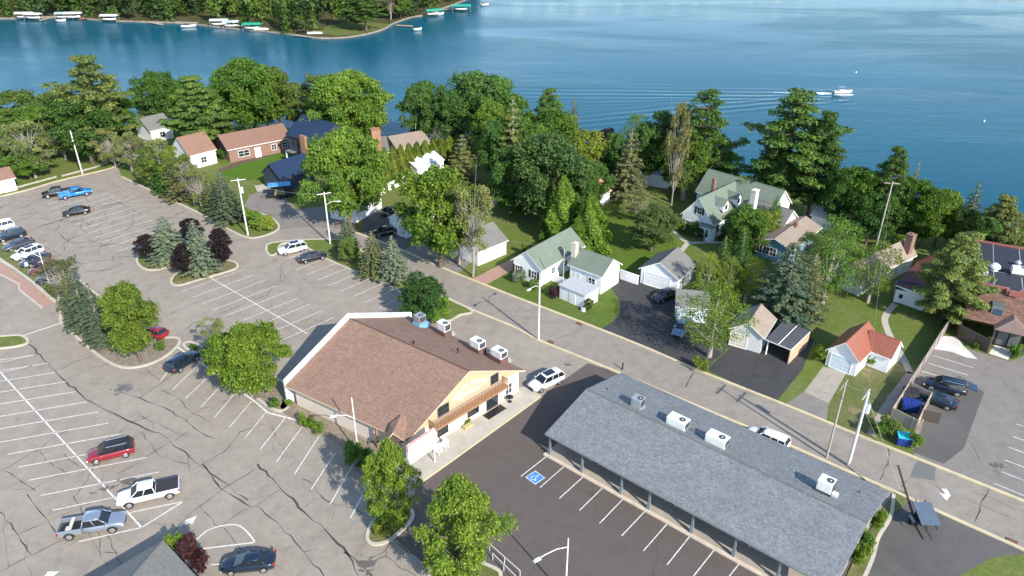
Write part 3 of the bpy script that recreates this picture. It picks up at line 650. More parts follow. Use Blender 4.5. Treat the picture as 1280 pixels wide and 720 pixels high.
for (px, L_, D_, H_, base, lab, hood) in (((797, 508), 1.2, 1.1, 1.1, .55, 'smaller grey air conditioner, first from the left on the grey shop roof', STEEL),
    ((847, 531), 2.2, 1.3, 1.0, .35, 'boxy white air conditioner, second from the left on the grey shop roof', None),
    ((896, 553), 2.2, 1.3, 1.0, .35, 'boxy white air conditioner, third from the left on the grey shop roof', None),
    ((1031, 612), 1.4, 1.2, 1.15, .55, 'white air conditioner with a side duct nearest the right end of the grey shop roof', None)):
    q = on_strip(px, 4.5); u = ac_unit('rooftop_unit', (q.x, q.y, 3.85), rz, L_, D_, H_, lab, base+.25, hood, STEEL if hood else None)
    m = MB(); m.box(-L_/2-.1, L_/2-.1, -D_/2-.7, -D_/2-.01, -.2, base*.9, top=(.1, .1, .25, 0)); m.build('duct_hood', STEEL if not hood else simple('pale_blue_sheet', (.45, .62, .68), .35, .3), u)
    if px[0] == 1031: m = MB(); m.box(L_/2+.03, L_/2+.55, -.3, .2, .5, .85); m.build('side_duct', UNITW, u)

# --- the brown roofed shop
fl = P(509, 551, 3.2); fr = P(657, 462, 3.2); bl = P(356, 481, 3.2); br_ = P(515, 395, 3.2)
rz = R(47.0)-R(90)+R(0)   # local x runs from the front gable to the back? (x along the front)
fd = (fr-fl); rz = math.atan2(fd.y, fd.x); d = fd.normalized(); n = Vector((-d.y, d.x, 0))
Lf = fd.length; Db = (bl-fl).dot(n); Dr = (br_-fr).dot(n)
shop = empty('brown_roof_shop', Vector(((fl.x+fr.x)/2, (fl.y+fr.y)/2, 0)), rz, 'large brown shingled shop with golden plank gable, timber balcony and white parapet', 'building')
hb = (bl-fl).dot(d); hbr = (br_-fr).dot(d)       # back edge leans: measured, not square
def RQ(x, y, z): return (x, y, z)
xl, xr = -Lf/2, Lf/2; zr = 7.6; ze = 3.1; xm = (0.0)
A0, A1, A2 = (xl, 0, ze), (xm, 0, zr), (xr, 0, ze)
B0, B1, B2 = (xl+hb, Db, ze), (xm+(hb+hbr)/2, (Db+Dr)/2, zr), (xr+hbr, Dr, ze)
m = MB(); th = .22
for q in ((A0, A1, B1, B0), (A1, A2, B2, B1)):
    for t3 in ((0, 1, 2), (0, 2, 3)): m.face([q[i] for i in t3], 0); m.face([(q[i][0], q[i][1], q[i][2]-th) for i in t3][::-1], 1)
for q in ((A0, A1), (A1, A2), (B0, B1), (B1, B2), (A0, B0), (A2, B2)): m.face([q[0], q[1], (q[1][0], q[1][1], q[1][2]-th), (q[0][0], q[0][1], q[0][2]-th)], 1)
srf = m.build('roof', [SH_BROWN, simple('honey_fascia', (.56, .41, .28), .6)], shop, uv=True)
for p in srf.data.polygons:
    pass
m = MB(); m.tube(Vector(A1), Vector(B1), .09, n=6); m.build('ridge_cap', simple('dark_brown_cap', (.10, .055, .045), .9), srf)
for x, y in ((3.2, 5.5), (-.6, 9.0)):
    z_ = zr-(abs(x)/(Lf/2))*(zr-ze); m = MB(); m.tube((x, y, z_-.1), (x, y, z_+.4), .08, n=8); m.tube((x, y, z_+.4), (x, y, z_+.48), .16, n=8); m.build('vent_pipe', BLACK, srf)
# walls (set in from the roof edges)
o_ = .7; s_l = (zr-ze)/(Lf/2); zw = lambda x: zr-abs(x)*s_l-th-.03
fl2 = 3.15; WY = .45
m = MB()
m.face([(xl+o_, WY, fl2), (xr-o_, WY, fl2), (xr-o_, WY, zw(xr-o_)), (0, WY, zw(0)), (xl+o_, WY, zw(xl+o_))])
m.build('gable_boards', PINE_V, shop, uv=True)
m = MB(); m.face([(xl+o_, WY+.02, 0), (xr-o_, WY+.02, 0), (xr-o_, WY+.02, fl2), (xl+o_, WY+.02, fl2)])
bk = [(xl+o_+hb*.96, Db-.6), (xr-o_+hbr*.96, Dr-.6)]
m.face([(xr-o_, WY+.02, 0), (bk[1][0], bk[1][1], 0), (bk[1][0], bk[1][1], 2.9), (xr-o_, WY+.02, 2.9)])
m.face([(bk[0][0], bk[0][1], 0), (xl+o_, WY+.02, 0), (xl+o_, WY+.02, 2.9), (bk[0][0], bk[0][1], 2.9)])
m.build('wall', CREAM, shop, uv=True)
# back wall with the raised white parapet
m = MB(); bx = lambda t_: (Vector(B0)+(Vector(B1)-Vector(B0))*t_)
back_out = [Vector(B0), Vector(B1), Vector(B2)]; nb = Vector((0, .28, 0))
for p, q in ((back_out[0], back_out[1]), (back_out[1], back_out[2])):
    up_ = Vector((0, 0, .62)); o2 = Vector((0, .02, 0))
    a1, b1 = p+o2, q+o2; a2, b2 = a1+nb, b1+nb
    g = Vector((0, 0, -1))
    m.face([a1+Vector((0,0,-.3)), b1+Vector((0,0,-.3)), b1+up_, a1+up_]); m.face([a1+up_, b1+up_, b2+up_, a2+up_])
    m.face([(a2.x,a2.y,0), (a2.x,a2.y,a2.z+.62), (b2.x,b2.y,b2.z+.62), (b2.x,b2.y,0)])
for p, s_ in ((back_out[0], 1), (back_out[2], -1)):
    a1 = p+Vector((0, .02, 0)); a2 = a1+nb; m.face([(a1.x,a1.y,0),(a2.x,a2.y,0),(a2.x,a2.y,a2.z+.62),(a1.x,a1.y,a1.z+.62)])
m.build('parapet', WHITE, shop)
T1 = Matrix.Translation((0, 1.0, 0))
def sopen(kind, x, z, wd, h, tm, pn):
    opening(shop, 0, x, z, wd, h, (Lf, 10), kind, tm, pn).location.y = WY-(0 if z > 3.2 else -.02)
sopen('window', -3.7, 3.5, 1.5, 1.1, DKGREY, GLASS); sopen('window', 4.3, 3.6, 1.1, 1.1, DKGREY, GLASS)
sopen('window', -3.9, .75, 1.4, 1.35, BLACK, GLASS); sopen('window', .8, .9, 1.6, 1.2, BLACK, GLASS); sopen('door', 3.9, .13, 1.7, 2.1, BLACK, GLASS); sopen('window', 6.7, .75, 1.0, 1.4, WHITE, GLASS)
sopen('door', -6.9, .13, .95, 2.1, BLACK, GLASS)
m = MB(); m.box(-1.9+3.9, 1.9+1.9+1.2, -.9, .2, .125, .14); m.build('door_mat', BLACK, shop)
# balcony
bal = MB(); bx0, bx1, by0, by1, bz = -5.9, 5.6, -.62, .44, 2.85
bal.box(bx0, bx1, by0, by1, bz, bz+.12); bal.box(bx0, bx1, by0-.02, by0+.08, bz-.12, bz-.002)
balc = bal.build('balcony', WOODR, shop)
m = MB(); m.box(bx0, bx1, by0, by0+.08, bz+1.0, bz+1.08); m.box(bx0, bx0+.08, by0+.08, by1, bz+1.0, bz+1.08); m.box(bx1-.08, bx1, by0+.08, by1, bz+1.0, bz+1.08)
k = bx0
while k < bx1: m.box(k, k+.09, by0+.01, by0+.06, bz+.12, bz+.998); k += .23
for x in (bx0+.01, bx1-.06):
    y = by0+.12
    while y < by1-.1: m.box(x, x+.05, y, y+.09, bz+.12, bz+.998); y += .23
m.build('railing', WOODR, balc)
# arc of white letters on the gable
def text_mesh(txt, size):
    cu = bpy.data.curves.new('t', 'FONT'); cu.body = txt; cu.size = size; cu.extrude = .02; cu.align_x = 'CENTER'; cu.offset = .012
    o = bpy.data.objects.new('t', cu); C.objects.link(o); dg = bpy.context.evaluated_depsgraph_get(); me = bpy.data.meshes.new_from_object(o.evaluated_get(dg)); bpy.data.objects.remove(o); return me
def sign_arc(txt, cx, z0, rad, size, span, name, parent, y=.40):
    m = MB(); N = len(txt)
    for i, ch in enumerate(txt):
        if ch == ' ': continue
        a = span*(.5-(i+.5)/N); me = text_mesh(ch, size)
        X = Matrix.Translation((cx-rad*math.sin(a), y, z0+rad*math.cos(a)-rad)) @ Matrix.Rotation(-a*1, 4, 'Y') @ Matrix.Rotation(R(90), 4, 'X')
        X = Matrix.Translation((cx-rad*math.sin(a), y, z0+rad*math.cos(a)-rad)) @ Matrix.Rotation(-a, 4, 'Y') @ Matrix.Rotation(R(90), 4, 'X')
        i0 = len(m.v); m.v += [tuple(X @ v.co) for v in me.vertices]
        for p in me.polygons: m.f.append([i0+v for v in p.vertices]); m.m.append(0)
    return m.build(name, WHITE, parent)
sign_arc('NORTH DAIRY', .35, 5.15, 3.9, .76, R(80), 'arched_lettering', shop); sign_arc('CHEESE', .1, 4.15, 7, .72, R(26), 'lower_lettering', shop)
# small entrance gable on the left front corner
m = MB(); gx = xl+.2
inv = shop.matrix_basis.inverted() if False else (Matrix.Translation(shop.location) @ Matrix.Rotation(rz, 4, 'Z')).inverted()
eL = inv @ P(478, 557, 3.0); eR = inv @ P(509, 553, 3.0); pk = inv @ P(491, 541, 4.15); th_ = Vector((0, 0, -.2)); iv = Vector((2.4, 1.6, .18))
m.face([eR, eR+Vector((2.2, 1.4, .9)), pk+iv, pk], 0); m.face([pk, pk+iv, eL+Vector((2.2, 1.4, .9)), eL], 0)
for q in ((eR, pk), (pk, eL)): m.face([q[0], q[1], q[1]+th_, q[0]+th_], 1)
m.build('entrance_gable_roof', [SH_BROWN, simple('honey_fascia', (.56, .41, .28), .6)], srf, uv=True)
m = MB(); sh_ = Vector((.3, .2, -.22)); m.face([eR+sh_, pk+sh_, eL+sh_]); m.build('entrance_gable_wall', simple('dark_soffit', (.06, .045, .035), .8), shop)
for x, y in ((xl-.6, .5), (xl-.8, 4.4)):
    m = MB(); m.box(x-.12, x+.12, y-.12, y+.12, 0, 2.95); m.build('porch_post', WOODR, shop)
def shop_pt(px, z): return P(px[0], px[1], z)
for (px, z, L_, D_, H_, lab, cs, hood) in (((525, 400), 4.9, 1.15, 1.15, 1.0, 'grey air conditioner on a blue flared base at the back of the brown roof', STEEL, simple('sky_blue_flashing', (.16, .34, .50), .4, .2)),
    ((555, 412), 4.7, 1.5, 1.1, 1.1, 'white air conditioner second from the back on the brown roof edge', None, None),
    ((597, 433), 4.7, 1.7, 1.2, .95, 'white air conditioner third from the back on the brown roof edge', None, None),
    ((624, 445), 4.7, 1.7, 1.2, .95, 'white air conditioner nearest the golden gable on the brown roof', None, None)):
    q = shop_pt(px, z); u = ac_unit('rooftop_unit', (q.x, q.y, 4.0), rz+R(90)+R(180), L_, D_, H_, lab, .75, hood or simple('brown_curb', (.13, .075, .06), .8), cs)
    m = MB(); m.box(-L_/2-.3, L_/2+.15, D_/2+.01, D_/2+.65, -.2, .55, top=(.2, .1, 0, .35)) ; m.build('duct_hood', hood or STEEL, u)
    if hood: m = MB(); m.box(-L_/2-.35, L_/2+.35, -D_/2-.35, D_/2, .0, .74, top=(.33, .33, .33, 0)); m.build('flared_base', hood, u)

# sign board on posts by the shop corner
q = P(529, 588); sg = empty('shop_sign', q, math.atan2(*( (P(545, 575)-P(515, 596)).to_2d()).yx), 'white two post sign board with red top panel by the shop corner', 'sign')
m = MB(); m.box(-1.75, -1.63, -.06, .06, 0, 4.7); m.box(1.63, 1.75, -.06, .06, 0, 4.7); m.build('post', POLEW, sg)
for z0, z1, mt, nm in ((3.75, 4.6, simple('faded_red_panel', (.68, .42, .40), .5), 'top_panel'), (2.95, 3.68, WHITE, 'middle_panel'), (2.1, 2.88, WHITE, 'lower_panel')):
    m = MB(); m.box(-1.95, 1.95, -.14, -.065, z0, z1); m.box(-1.95, 1.95, .065, .14, z0, z1); m.build(nm, mt, sg)
m = MB()
for z in (2.32, 2.62, 3.16, 3.42):
    x = -1.6
    r2 = random.Random(int(z*100))
    while x < 1.5: l_ = r2.uniform(.1, .28); m.box(x, x+l_, -.15, -.141, z, z+.1); x += l_+r2.uniform(.08, .2)
for z in (3.95, 4.2): m.box(-1.3, 1.3, -.15, -.141, z, z+.06)
m.build('faint_rows_of_letters', simple('faded_letter_grey', (.52, .50, .55), .6), sg)
for k, (x, y, rr) in enumerate(((548, 568, .9), (556, 561, 1.0))):
    c = empty('garden_chair', P(x, y)+Vector((0, 0, .12)), rz-R(90)+rr*.3, ['white slatted garden chair on the shop sidewalk nearest the sign', 'white slatted garden chair on the shop sidewalk nearest the door'][k], 'chair', 'white garden chairs outside the shop')
    m = MB(); m.box(-.35, .35, -.3, .3, .38, .43); m.build('seat', WHITE, c)
    m = MB(); [m.box(-.34+i*.14, -.23+i*.14, .3, .34, .44, 1.15) for i in range(5)]; m.build('backrest', WHITE, c)
    for sx in (-.32, .27):
        for sy in (-.28, .23): m = MB(); m.box(sx, sx+.05, sy, sy+.05, 0, .38); m.build('leg', WHITE, c)
    for sx in (-.42, .32): m = MB(); m.box(sx, sx+.1, -.32, .3, .62, .66); m.build('armrest', WHITE, c)
pl = empty('planter', P(585, 535)+Vector((0, 0, .12)), rz, 'green leafy planter box under the shop window', 'planter')
m = MB(); m.box(-.6, .6, -.2, .2, 0, .35, top=(-.08, -.08, -.05, -.05)); m.build('box', simple('yellow_planter', (.42, .38, .18), .7), pl)
pb = [pl]
pz = empty('outdoor_table', P(637, 503)+Vector((0, 0, .12)), rz, 'small black cafe table outside the shop near the right corner', 'table')
m = MB(); m.tube((0, 0, .7), (0, 0, .74), .45, n=20); m.build('table_top', BLACK, pz); m = MB(); m.tube((0, 0, 0), (0, 0, .7), .04); m.tube((0, 0, 0), (0, 0, .03), .28, n=16); m.build('pedestal', BLACK, pz)

# --- houses
sh = {'shutters': BLACK}
def H(*a, **k): return house(*a, **k)
H('house', 'white house wing with grey green gable roof and black shutters facing the street', 'house', (638, 324), (677, 338.5), (734, 307), 3.0, 5.2, 'across', WHITE_S, SH_GREEN,
  ops=((0, -1.9, 1.0, .9, 1.2, sh), (0, 1.4, 1.0, 1.0, 1.2, sh), (1, -2.5, 1.1, .8, 1.0), (1, .8, 1.1, .8, 1.0), (1, 3.2, .12, .9, 2.0, {'kind': 'door', 'pane': DOORW})))
r_, Lw, Dw, rf_ = H('house', 'white house wing with grey green roof and blank white end gable', 'house', (709, 330), (753, 346), (782, 331), 3.3, 5.0, 'along', WHITE_S, SH_GREEN,
  ops=((0, -1.5, .12, .9, 2.0, {'kind': 'door', 'pane': DOORW}), (0, 1.2, 1.1, 1.2, 1.1)), chim=(-3.1, 1.3, 3.3, 6.3, .8, simple('cream_chimney', (.6, .52, .4), .8)))
q = P(724, 357, 2.4); an = empty('annex', Vector((q.x, q.y, 0)), R(-42), 'low flat roofed white annex in front of the green roofed house', 'shed')
m = MB(); m.box(-2.4, 2.4, -1.6, 1.6, 0, 2.25); m.build('wall', WHITE_S, an, uv=True); m = MB(); m.box(-2.6, 2.6, -1.8, 1.8, 2.253, 2.42, top=(.05,)*4); m.build('roof', simple('pale_grey_membrane', (.42, .42, .42), .8), an)
m = MB(); m.box(-.6, .6, -1.66, -1.603, 0, 2.0); m.build('door', DOORW, an)
m = MB(); z = 0
fr_ = empty('patio_fence', P(702, 356), R(-42), 'low white board fence round the small patio', 'fence')
m.box(-2.2, 2.2, -.05, .05, .05, 1.3); m.build('boards', WHITE, fr_); 
for x in (-2.2, 0, 2.2): m = MB(); m.box(x-.06, x+.06, -.07, .07, 0, 1.4); m.build('post', WHITE, fr_)
fr_ = empty('garden_wall', P(786, 352), R(-38), 'short white wall with railing between the house and the grey roofed garage', 'wall'); m = MB(); m.box(-1.6, 1.6, -.1, .1, 0, 1.5); m.box(-1.7, 1.7, -.14, .14, 1.503, 1.58); m.build('wall', WHITE, fr_)
H('garage', 'white two car garage with weathered grey shingle roof and panelled front door', 'garage', (798, 335), (849, 350), (873, 330), 2.6, 4.4, 'across', WHITE_S, SH_MED,
  ops=((0, -.3, .05, 4.2, 2.1, {'kind': 'garage_door', 'pane': DOORW}), (1, -1, .9, .8, .9), (1, 1.6, .1, .85, 2.0, {'kind': 'door', 'pane': DOORW})))
r_, Lw, Dw, rf_ = H('cape_house', 'white cape style house with long grey green roofs, dormers, black shutters and bay entrance', 'house', (850, 266), (892, 280), (930, 246), 3.2, 6.8, 'across', WHITE_S, SH_GREEN,
  ops=((0, -1.8, .9, .8, 1.2, sh), (0, .2, 4.0, .9, 1.2, sh), (0, 2.2, .8, .7, 1.4), (0, 3.3, .8, .6, 1.4), (3, 2, 1, .9, 1.2)))
for yy in (4.0, 8.2):      # dormers on the right slope
    dm = MB(); x_in = 1.0; x_out = 3.0; zt = 6.0
    dm.face([(x_out, yy-.8, 4.2), (x_out, yy+.8, 4.2), (x_out, yy+.8, 5.5), (x_out, yy, 6.3), (x_out, yy-.8, 5.5)])
    dm.face([(x_out, yy-.8, 4.2), (x_out, yy-.8, 5.5), (x_in-.5, yy-.8, 5.5)]); dm.face([(x_out, yy+.8, 4.2), (x_in-.5, yy+.8, 5.5), (x_out, yy+.8, 5.5)])
    dd_ = dm.build('dormer', WHITE_S, r_, uv=True); m = MB()
    m.face([(x_out+.2, yy, 6.4), (x_out+.2, yy-1.0, 5.4), (x_in-1.2, yy-1.0, 5.42), (x_in-1.2, yy, 6.45)]); m.face([(x_out+.2, yy+1.0, 5.4), (x_out+.2, yy, 6.4), (x_in-1.2, yy, 6.45), (x_in-1.2, yy+1.0, 5.42)]); m.build('dormer_roof', SH_GREEN, dd_, uv=True)
    m = MB(); m.box(x_out+.01, x_out+.05, yy-.35, yy+.35, 4.5, 5.4); m.build('dormer_window', GLASS, dd_)
gable_parts(r_, 15, 7, 4.2, 7.4, 'along', WHITE_S, SH_GREEN, x0=1.5, y0=Dw*.62, roofname='rear_roof', wallname='rear_wall')
gable_parts(r_, 7.5, 5.5, 3.4, 5.6, 'along', WHITE_S, SH_MED, x0=8.8, y0=Dw*.45, roofname='wing_roof', wallname='wing_wall')
opening(r_, 1, 0, .9, .9, 1.3, (Lw, 5), shutters=BLACK)
m = MB(); m.box(6.0, 7.0, Dw*.45-.2, Dw*.45+1.1, 0, 8.2, top=(.08,)*4); m.box(6.0, 7.0, Dw*.45-.2, Dw*.45+1.1, 8.21, 8.4); m.build('chimney', simple('pale_stone', (.62, .58, .5), .85, var=.2, scale=3), r_)
m = MB(); m.box(-2.3, -1.7, Dw*.5, Dw*.5+.6, 5.5, 8.1); m.build('chimney', BRK, r_, uv=True)
m = MB(); [m.face([(a_[0], a_[1], 0), (b_[0], b_[1], 0), (b_[0], b_[1], 2.6), (a_[0], a_[1], 2.6)]) for a_, b_ in zip(((1.0, -.004), (1.4, -1.2), (3.4, -1.2)), ((1.4, -1.2), (3.4, -1.2), (3.8, -.004)))]
bb = m.build('bay', PALEB, r_, uv=True); m = MB(); m.prism([(.8, -.01), (1.25, -1.4), (3.55, -1.4), (4.0, -.01)], 2.61, 2.75); m.build('bay_roof', SH_GREEN, bb, uv=True)
m = MB(); m.box(1.7, 2.2, -1.25, -1.205, .8, 2.1); m.box(2.6, 3.1, -1.25, -1.205, .8, 2.1); m.build('bay_window', GLASS, bb)
H('cottage', 'cottage with slate blue gable, white sunroom windows and a tan roof', 'house', (944, 300), (990, 314), (1030, 285), 2.9, 4.0, 'across', BLUE_S, SH_TAN,  # one tan shingle on both slopes; the left one just gets less sun
  ops=((0, -2.4, .9, 1.0, 1.3), (0, -1.2, .9, 1.0, 1.3), (0, 0, .9, 1.0, 1.3), (0, 2.3, .1, .9, 2.0, {'kind': 'door', 'pane': GLASS})), chim=(.4, 6.8, 3, 4.7, .6, BRK))
H('house', 'tan roofed house with red brick chimney behind the mixed trees near the lake', 'house', (1048, 337), (1079, 350), (1116, 306), 3.0, 4.9, 'across', GREYS, SH_TAN, chim=(1.2, 13, 3.5, 6.6, 1.1, BRK))
H('garage', 'small pale blue garage with worn grey roof half hidden by the feathery birch', 'garage', (844, 383), (888, 387), (908, 366), 2.5, 3.7, 'along', PALEB, SH_MED, ops=((3, 0, .05, 2.4, 2.0, {'kind': 'garage_door', 'pane': DOORW}), (0, 0, 1, .8, .8)))
r_, Lw, Dw, rf_ = H('garage', 'light grey garage with tan shingle roof, open carport on its right side', 'garage', (911, 410), (956, 423), (979, 400), 2.7, 4.1, 'across', GREYS, SH_TAN, ops=((0, -1.0, .05, 2.2, 2.0, {'kind': 'garage_door', 'pane': simple('cream_door', (.6, .56, .46), .6)}),))
cp = [P(957, 424, 2.5), P(989, 437, 2.3), P(1013, 414, 2.3), P(979, 401, 2.5)]
cr = empty('carport', Vector((cp[1].x, cp[1].y, 0)), 0, 'open carport with dark flat roof and tan side wall beside the grey garage', 'carport'); lo = [p-Vector((cp[1].x, cp[1].y, 0)) for p in cp]
m = MB(); m.face(lo, 0); m.face([p-Vector((0, 0, .16)) for p in lo][::-1], 1)
for p, q in zip(lo, lo[1:]+lo[:1]): m.face([p, q, q-Vector((0, 0, .16)), p-Vector((0, 0, .16))], 1)
ro = m.build('roof', [seam_metal('charcoal_sheet', (.095, .098, .105), .6), TRIM], cr, uv=True)
mid0 = (lo[0]+lo[1])/2; mid1 = (lo[2]+lo[3])/2; m = MB(); m.tube(mid0+Vector((0,0,.03)), mid1+Vector((0,0,.03)), .05, n=6); m.build('roof_batten', TRIM, ro)
m = MB(); p, q = lo[1], lo[2]; nn = (q-p).normalized(); nn = Vector((nn.y, -nn.x, 0))*-.12
m.face([(p.x,p.y,0),(q.x,q.y,0),(q.x,q.y,q.z-.17),(p.x,p.y,p.z-.17)]); m.face([(p.x+nn.x,p.y+nn.y,0),(p.x+nn.x,p.y+nn.y,p.z-.17),(q.x+nn.x,q.y+nn.y,q.z-.17),(q.x+nn.x,q.y+nn.y,0)]); m.face([(p.x,p.y,0),(p.x,p.y,p.z-.17),(p.x+nn.x,p.y+nn.y,p.z-.17),(p.x+nn.x,p.y+nn.y,0)]); m.build('side_wall', TANS, cr, uv=True)
for p in (lo[0]*.93+lo[2]*.07,): m = MB(); m.box(p.x-.07, p.x+.07, p.y-.07, p.y+.07, 0, 2.3); m.build('post', TRIM, cr)
r_, Lw, Dw, rf_ = H('garage', 'white garage with bright red ribbed metal roof and a wing on its right', 'garage', (1032, 436), (1075, 453), (1100, 424), 2.5, 4.3, 'across', WHITE_S, SH_RED, ops=((0, -.1, .05, 2.6, 2.0, {'kind': 'garage_door', 'pane': simple('washed_blue_door', (.62, .72, .74), .6)}),), oh=.3)
gable_parts(r_, 3.4, 3.6, 2.4, 4.0, 'along', WHITE_S, SH_RED, x0=Lw/2+.9, y0=Dw*.55, roofname='wing_roof', wallname='wing_wall', oh=.25)
H('shed', 'long shed with maroon ribbed metal roof partly behind the broad pine', 'shed', (1119, 357), (1160, 371), 15, 2.6, 3.9, 'along', WHITE_S, SH_DRED, oh=.25)
r_, Lw, Dw, rf_ = H('playhouse', 'small white shed with dark blue roof at the end of the garden path', 'shed', (1119, 362), (1143, 367), 2.6, 2.1, 2.9, 'along', WHITE_S, seam_metal('dark_blue_sheet', (.03, .06, .11)), oh=.15, ops=((0, -.3, .8, .6, .7, {'mull': False}),))
r_, Lw, Dw, rf_ = H('lake_house', 'tall navy house with dark metal roof and garage wing behind the big maple', 'house', (356, 167), (398, 180), (424, 160), 6.2, 9.2, 'along', NAVYS, SH_NAVY, trim=DKGREY,
  ops=((0, -3.4, 3.9, .6, 1.5, {'trim': BLACK}), (0, -1.8, 3.9, .6, 1.5, {'trim': BLACK}), (0, .3, 3.7, 1.6, 1.7, {'trim': BLACK}), (0, -3.2, 1.0, 1.0, 1.4, {'trim': BLACK}), (3, 0, 3.5, 1.0, 1.4)))
gable_parts(r_, 6, 8, 3.0, 5.3, 'across', NAVYS, SH_NAVY, DKGREY, x0=6.4, y0=-13, roofname='garage_roof', wallname='garage_wall')
m = MB(); m.box(4.0, 8.8, -13.06, -13.005, 0, 2.3); [m.box(4.0, 8.8, -13.08, -13.061, z, z+.04) for z in (.55, 1.1, 1.65)]; m.build('garage_door', simple('navy_door', (.04, .055, .09), .4), r_)
m = MB(); m.box(-4.9, -2.3, -1.6, -.4, 2.7, 2.85); pr_ = m.build('porch_roof', SH_MED, r_, uv=True); m = MB(); m.box(-4.8, -4.6, -1.5, -1.3, 0, 2.7); m.build('porch_post', WHITE, r_)
m = MB(); m.box(-.2, 1.5, -.7, -.01, 3.0, 7.0); m.build('rust_panel', BRK_OR, r_, uv=True)
r_, Lw, Dw, rf_ = H('house', 'dark roofed lake house with a tall orange brick chimney', 'house', (446, 194), (488, 190), 8, 3, 5.2, 'along', NAVYS, SH_DKGREY, chim=(.9, .8, 2.5, 8.0, 1.9, BRK_OR))
H('house', 'low lake house with a pale tan roof showing above the cedar hedge', 'house', (496, 187), (540, 179), 9, 3.0, 4.6, 'along', TANS, SH_TAN)
H('ranch_house', 'long brown brick ranch house with brown roof beside the bright lawn', 'house', (284, 188), (366, 172), 10, 3.0, 5.0, 'along', BRK, SH_RUST, ops=((0, -4, .9, 2.4, 1.3), (0, -.8, .1, 1.2, 2.1, {'kind': 'door', 'pane': WHITE}), (0, 3, 1, 1.1, 1.2), (0, 5.6, 1, 1.1, 1.2)))
r_, Lw, Dw, rf_ = H('house', 'white walled house with a steep rust brown mansard roof beside the brown ranch', 'house', (236, 195), (271, 186), 8, 3.2, 6.2, 'along', WHITE_S, SH_RUST, ops=((0, 0, .9, 1.2, 1.2),), oh=.3)
H('house', 'small white house with grey weathered roof among the pines by the lake', 'house', (187, 164), (217, 157), 8, 3.0, 5.2, 'along', WHITE_S, SH_MED, ops=((0, 0, .9, 1.2, 1.2),))
H('shed', 'small white shed with rust roof at the left edge beyond the kerb', 'shed', (-22, 231), (20, 222), 6, 2.6, 4.0, 'along', WHITE_S, SH_RUST, ops=((0, 1.0, .1, .9, 1.8, {'kind': 'door', 'pane': WHITE}),))
H('garage', 'small white garage with an orange brown roof between the dark oak and the orchard', 'garage', (742, 246), (765, 238), 6, 2.5, 3.9, 'along', WHITE_S, shingle('orange_shingles', (.40, .22, .14), .12), oh=.25)
H('garage', 'white garage with grey roof standing under the tall bright street tree', 'garage', (597, 316), (636, 300), 7.5, 2.6, 4.6, 'along', WHITE_S, SH_MED, oh=.3)
H('garage', 'pale blue garage with white panelled door beside the black parked car', 'garage', (484, 272), (507, 282), (540, 264), 2.6, 4.0, 'across', PALEB, SH_MED, oh=.25, ops=((0, 0, .05, 2.2, 2.0, {'kind': 'garage_door', 'pane': DOORW}),))
H('shed', 'long white building with pale roof at the end of the cedar hedge', 'shed', (522, 212), (556, 200), 6, 2.8, 4.0, 'along', WHITE_S, simple('pale_metal_roof', (.55, .56, .56), .5), oh=.2, ops=((0, 1, 1, .8, .8),))
H('shed', 'white walled outbuilding partly under the big maple, with one small window', 'shed', (443, 263), (478, 243), 6, 2.7, 4.0, 'along', WHITE_S, SH_MED, oh=.2, ops=((0, 1.6, 1.1, .9, .7),))
H('house', 'shaded white house half hidden under the dark oak', 'house', (615, 229), (640, 238), 8, 2.8, 4.8, 'across', WHITE_S, SH_DKGREY, ops=((0, 0, .9, 1.2, 1.2),))
H('boathouse', 'white boathouse behind the trees at the water edge', 'boathouse', (792, 214), (836, 222), 6, 2.6, 3.6, 'along', WHITE_S, simple('pale_blue_roof', (.45, .52, .58), .6))
H('pavilion', 'brown roofed lakeside pavilion behind the white cape house', 'pavilion', (944, 248), (968, 254), 6, 2.6, 4.2, 'along', BRSID, SH_RUST)
H('boathouse', 'low white boathouse behind the tan roofed houses', 'boathouse', (1012, 268), (1046, 278), 5, 2.2, 3.2, 'along', WHITE_S, simple('pale_blue_roof', (.45, .52, .58), .6))
fr_ = empty('white_fence', P(492, 236), math.atan2(*((P(511, 226)-P(476, 243)).to_2d()).yx), 'white board fence below the cedar hedge', 'fence'); Lq = (P(511, 226)-P(476, 243)).length
m = MB(); m.box(-Lq/2, Lq/2, -.04, .04, .05, 1.7); m.build('boards', WHITE_S, fr_, uv=True); 
for x in np.linspace(-Lq/2, Lq/2, 6): m = MB(); m.box(x-.06, x+.06, -.07, .07, 0, 1.8); m.build('post', WHITE, fr_)

# --- hip roofed corner at lower left
e = P(204, 675, 3); a_ = (P(130, 721, 3)-e).normalized(); b_ = (P(246, 721, 3)-e).normalized(); rz = math.atan2(b_.y, b_.x)
hr_ = empty('hip_roof_building', Vector((e.x, e.y, 0)), rz, 'building with weathered grey hipped roof at the lower left edge', 'building')
m = MB(); L_, D_ = 14, 12; z0, z1 = 3.0, 6.2
c4 = [(0, 0, z0), (0, -D_, z0), (L_, -D_, z0), (L_, 0, z0)]; r1, r2 = (D_/2, -D_/2, z1), (L_-D_/2, -D_/2, z1)
for q in ((c4[1], r1, c4[0])[::-1], (c4[0], c4[3], r2, r1)[::-1], (c4[1], c4[2], r2, r1), (c4[2], c4[3], r2)): m.face(q, 0)
m.face([(p[0], p[1], z0-.15) for p in c4], 1)
for p, q in zip(c4, c4[1:]+c4[:1]): m.face([p, q, (q[0], q[1], z0-.15), (p[0], p[1], z0-.15)], 1)
rf_ = m.build('roof', [shingle('warm_grey_shingles', (.25, .235, .20), .2), TRIM], hr_, uv=True)
m = MB(); m.tube(c4[0], r1, .07, n=6); m.tube(r1, r2, .07, n=6); m.build('ridge_cap', SH_MED, rf_, uv=True)
m = MB(); m.box(.6, L_-.6, -D_+.6, -.6, 0, 2.84); m.build('wall', GREYS, hr_, uv=True)
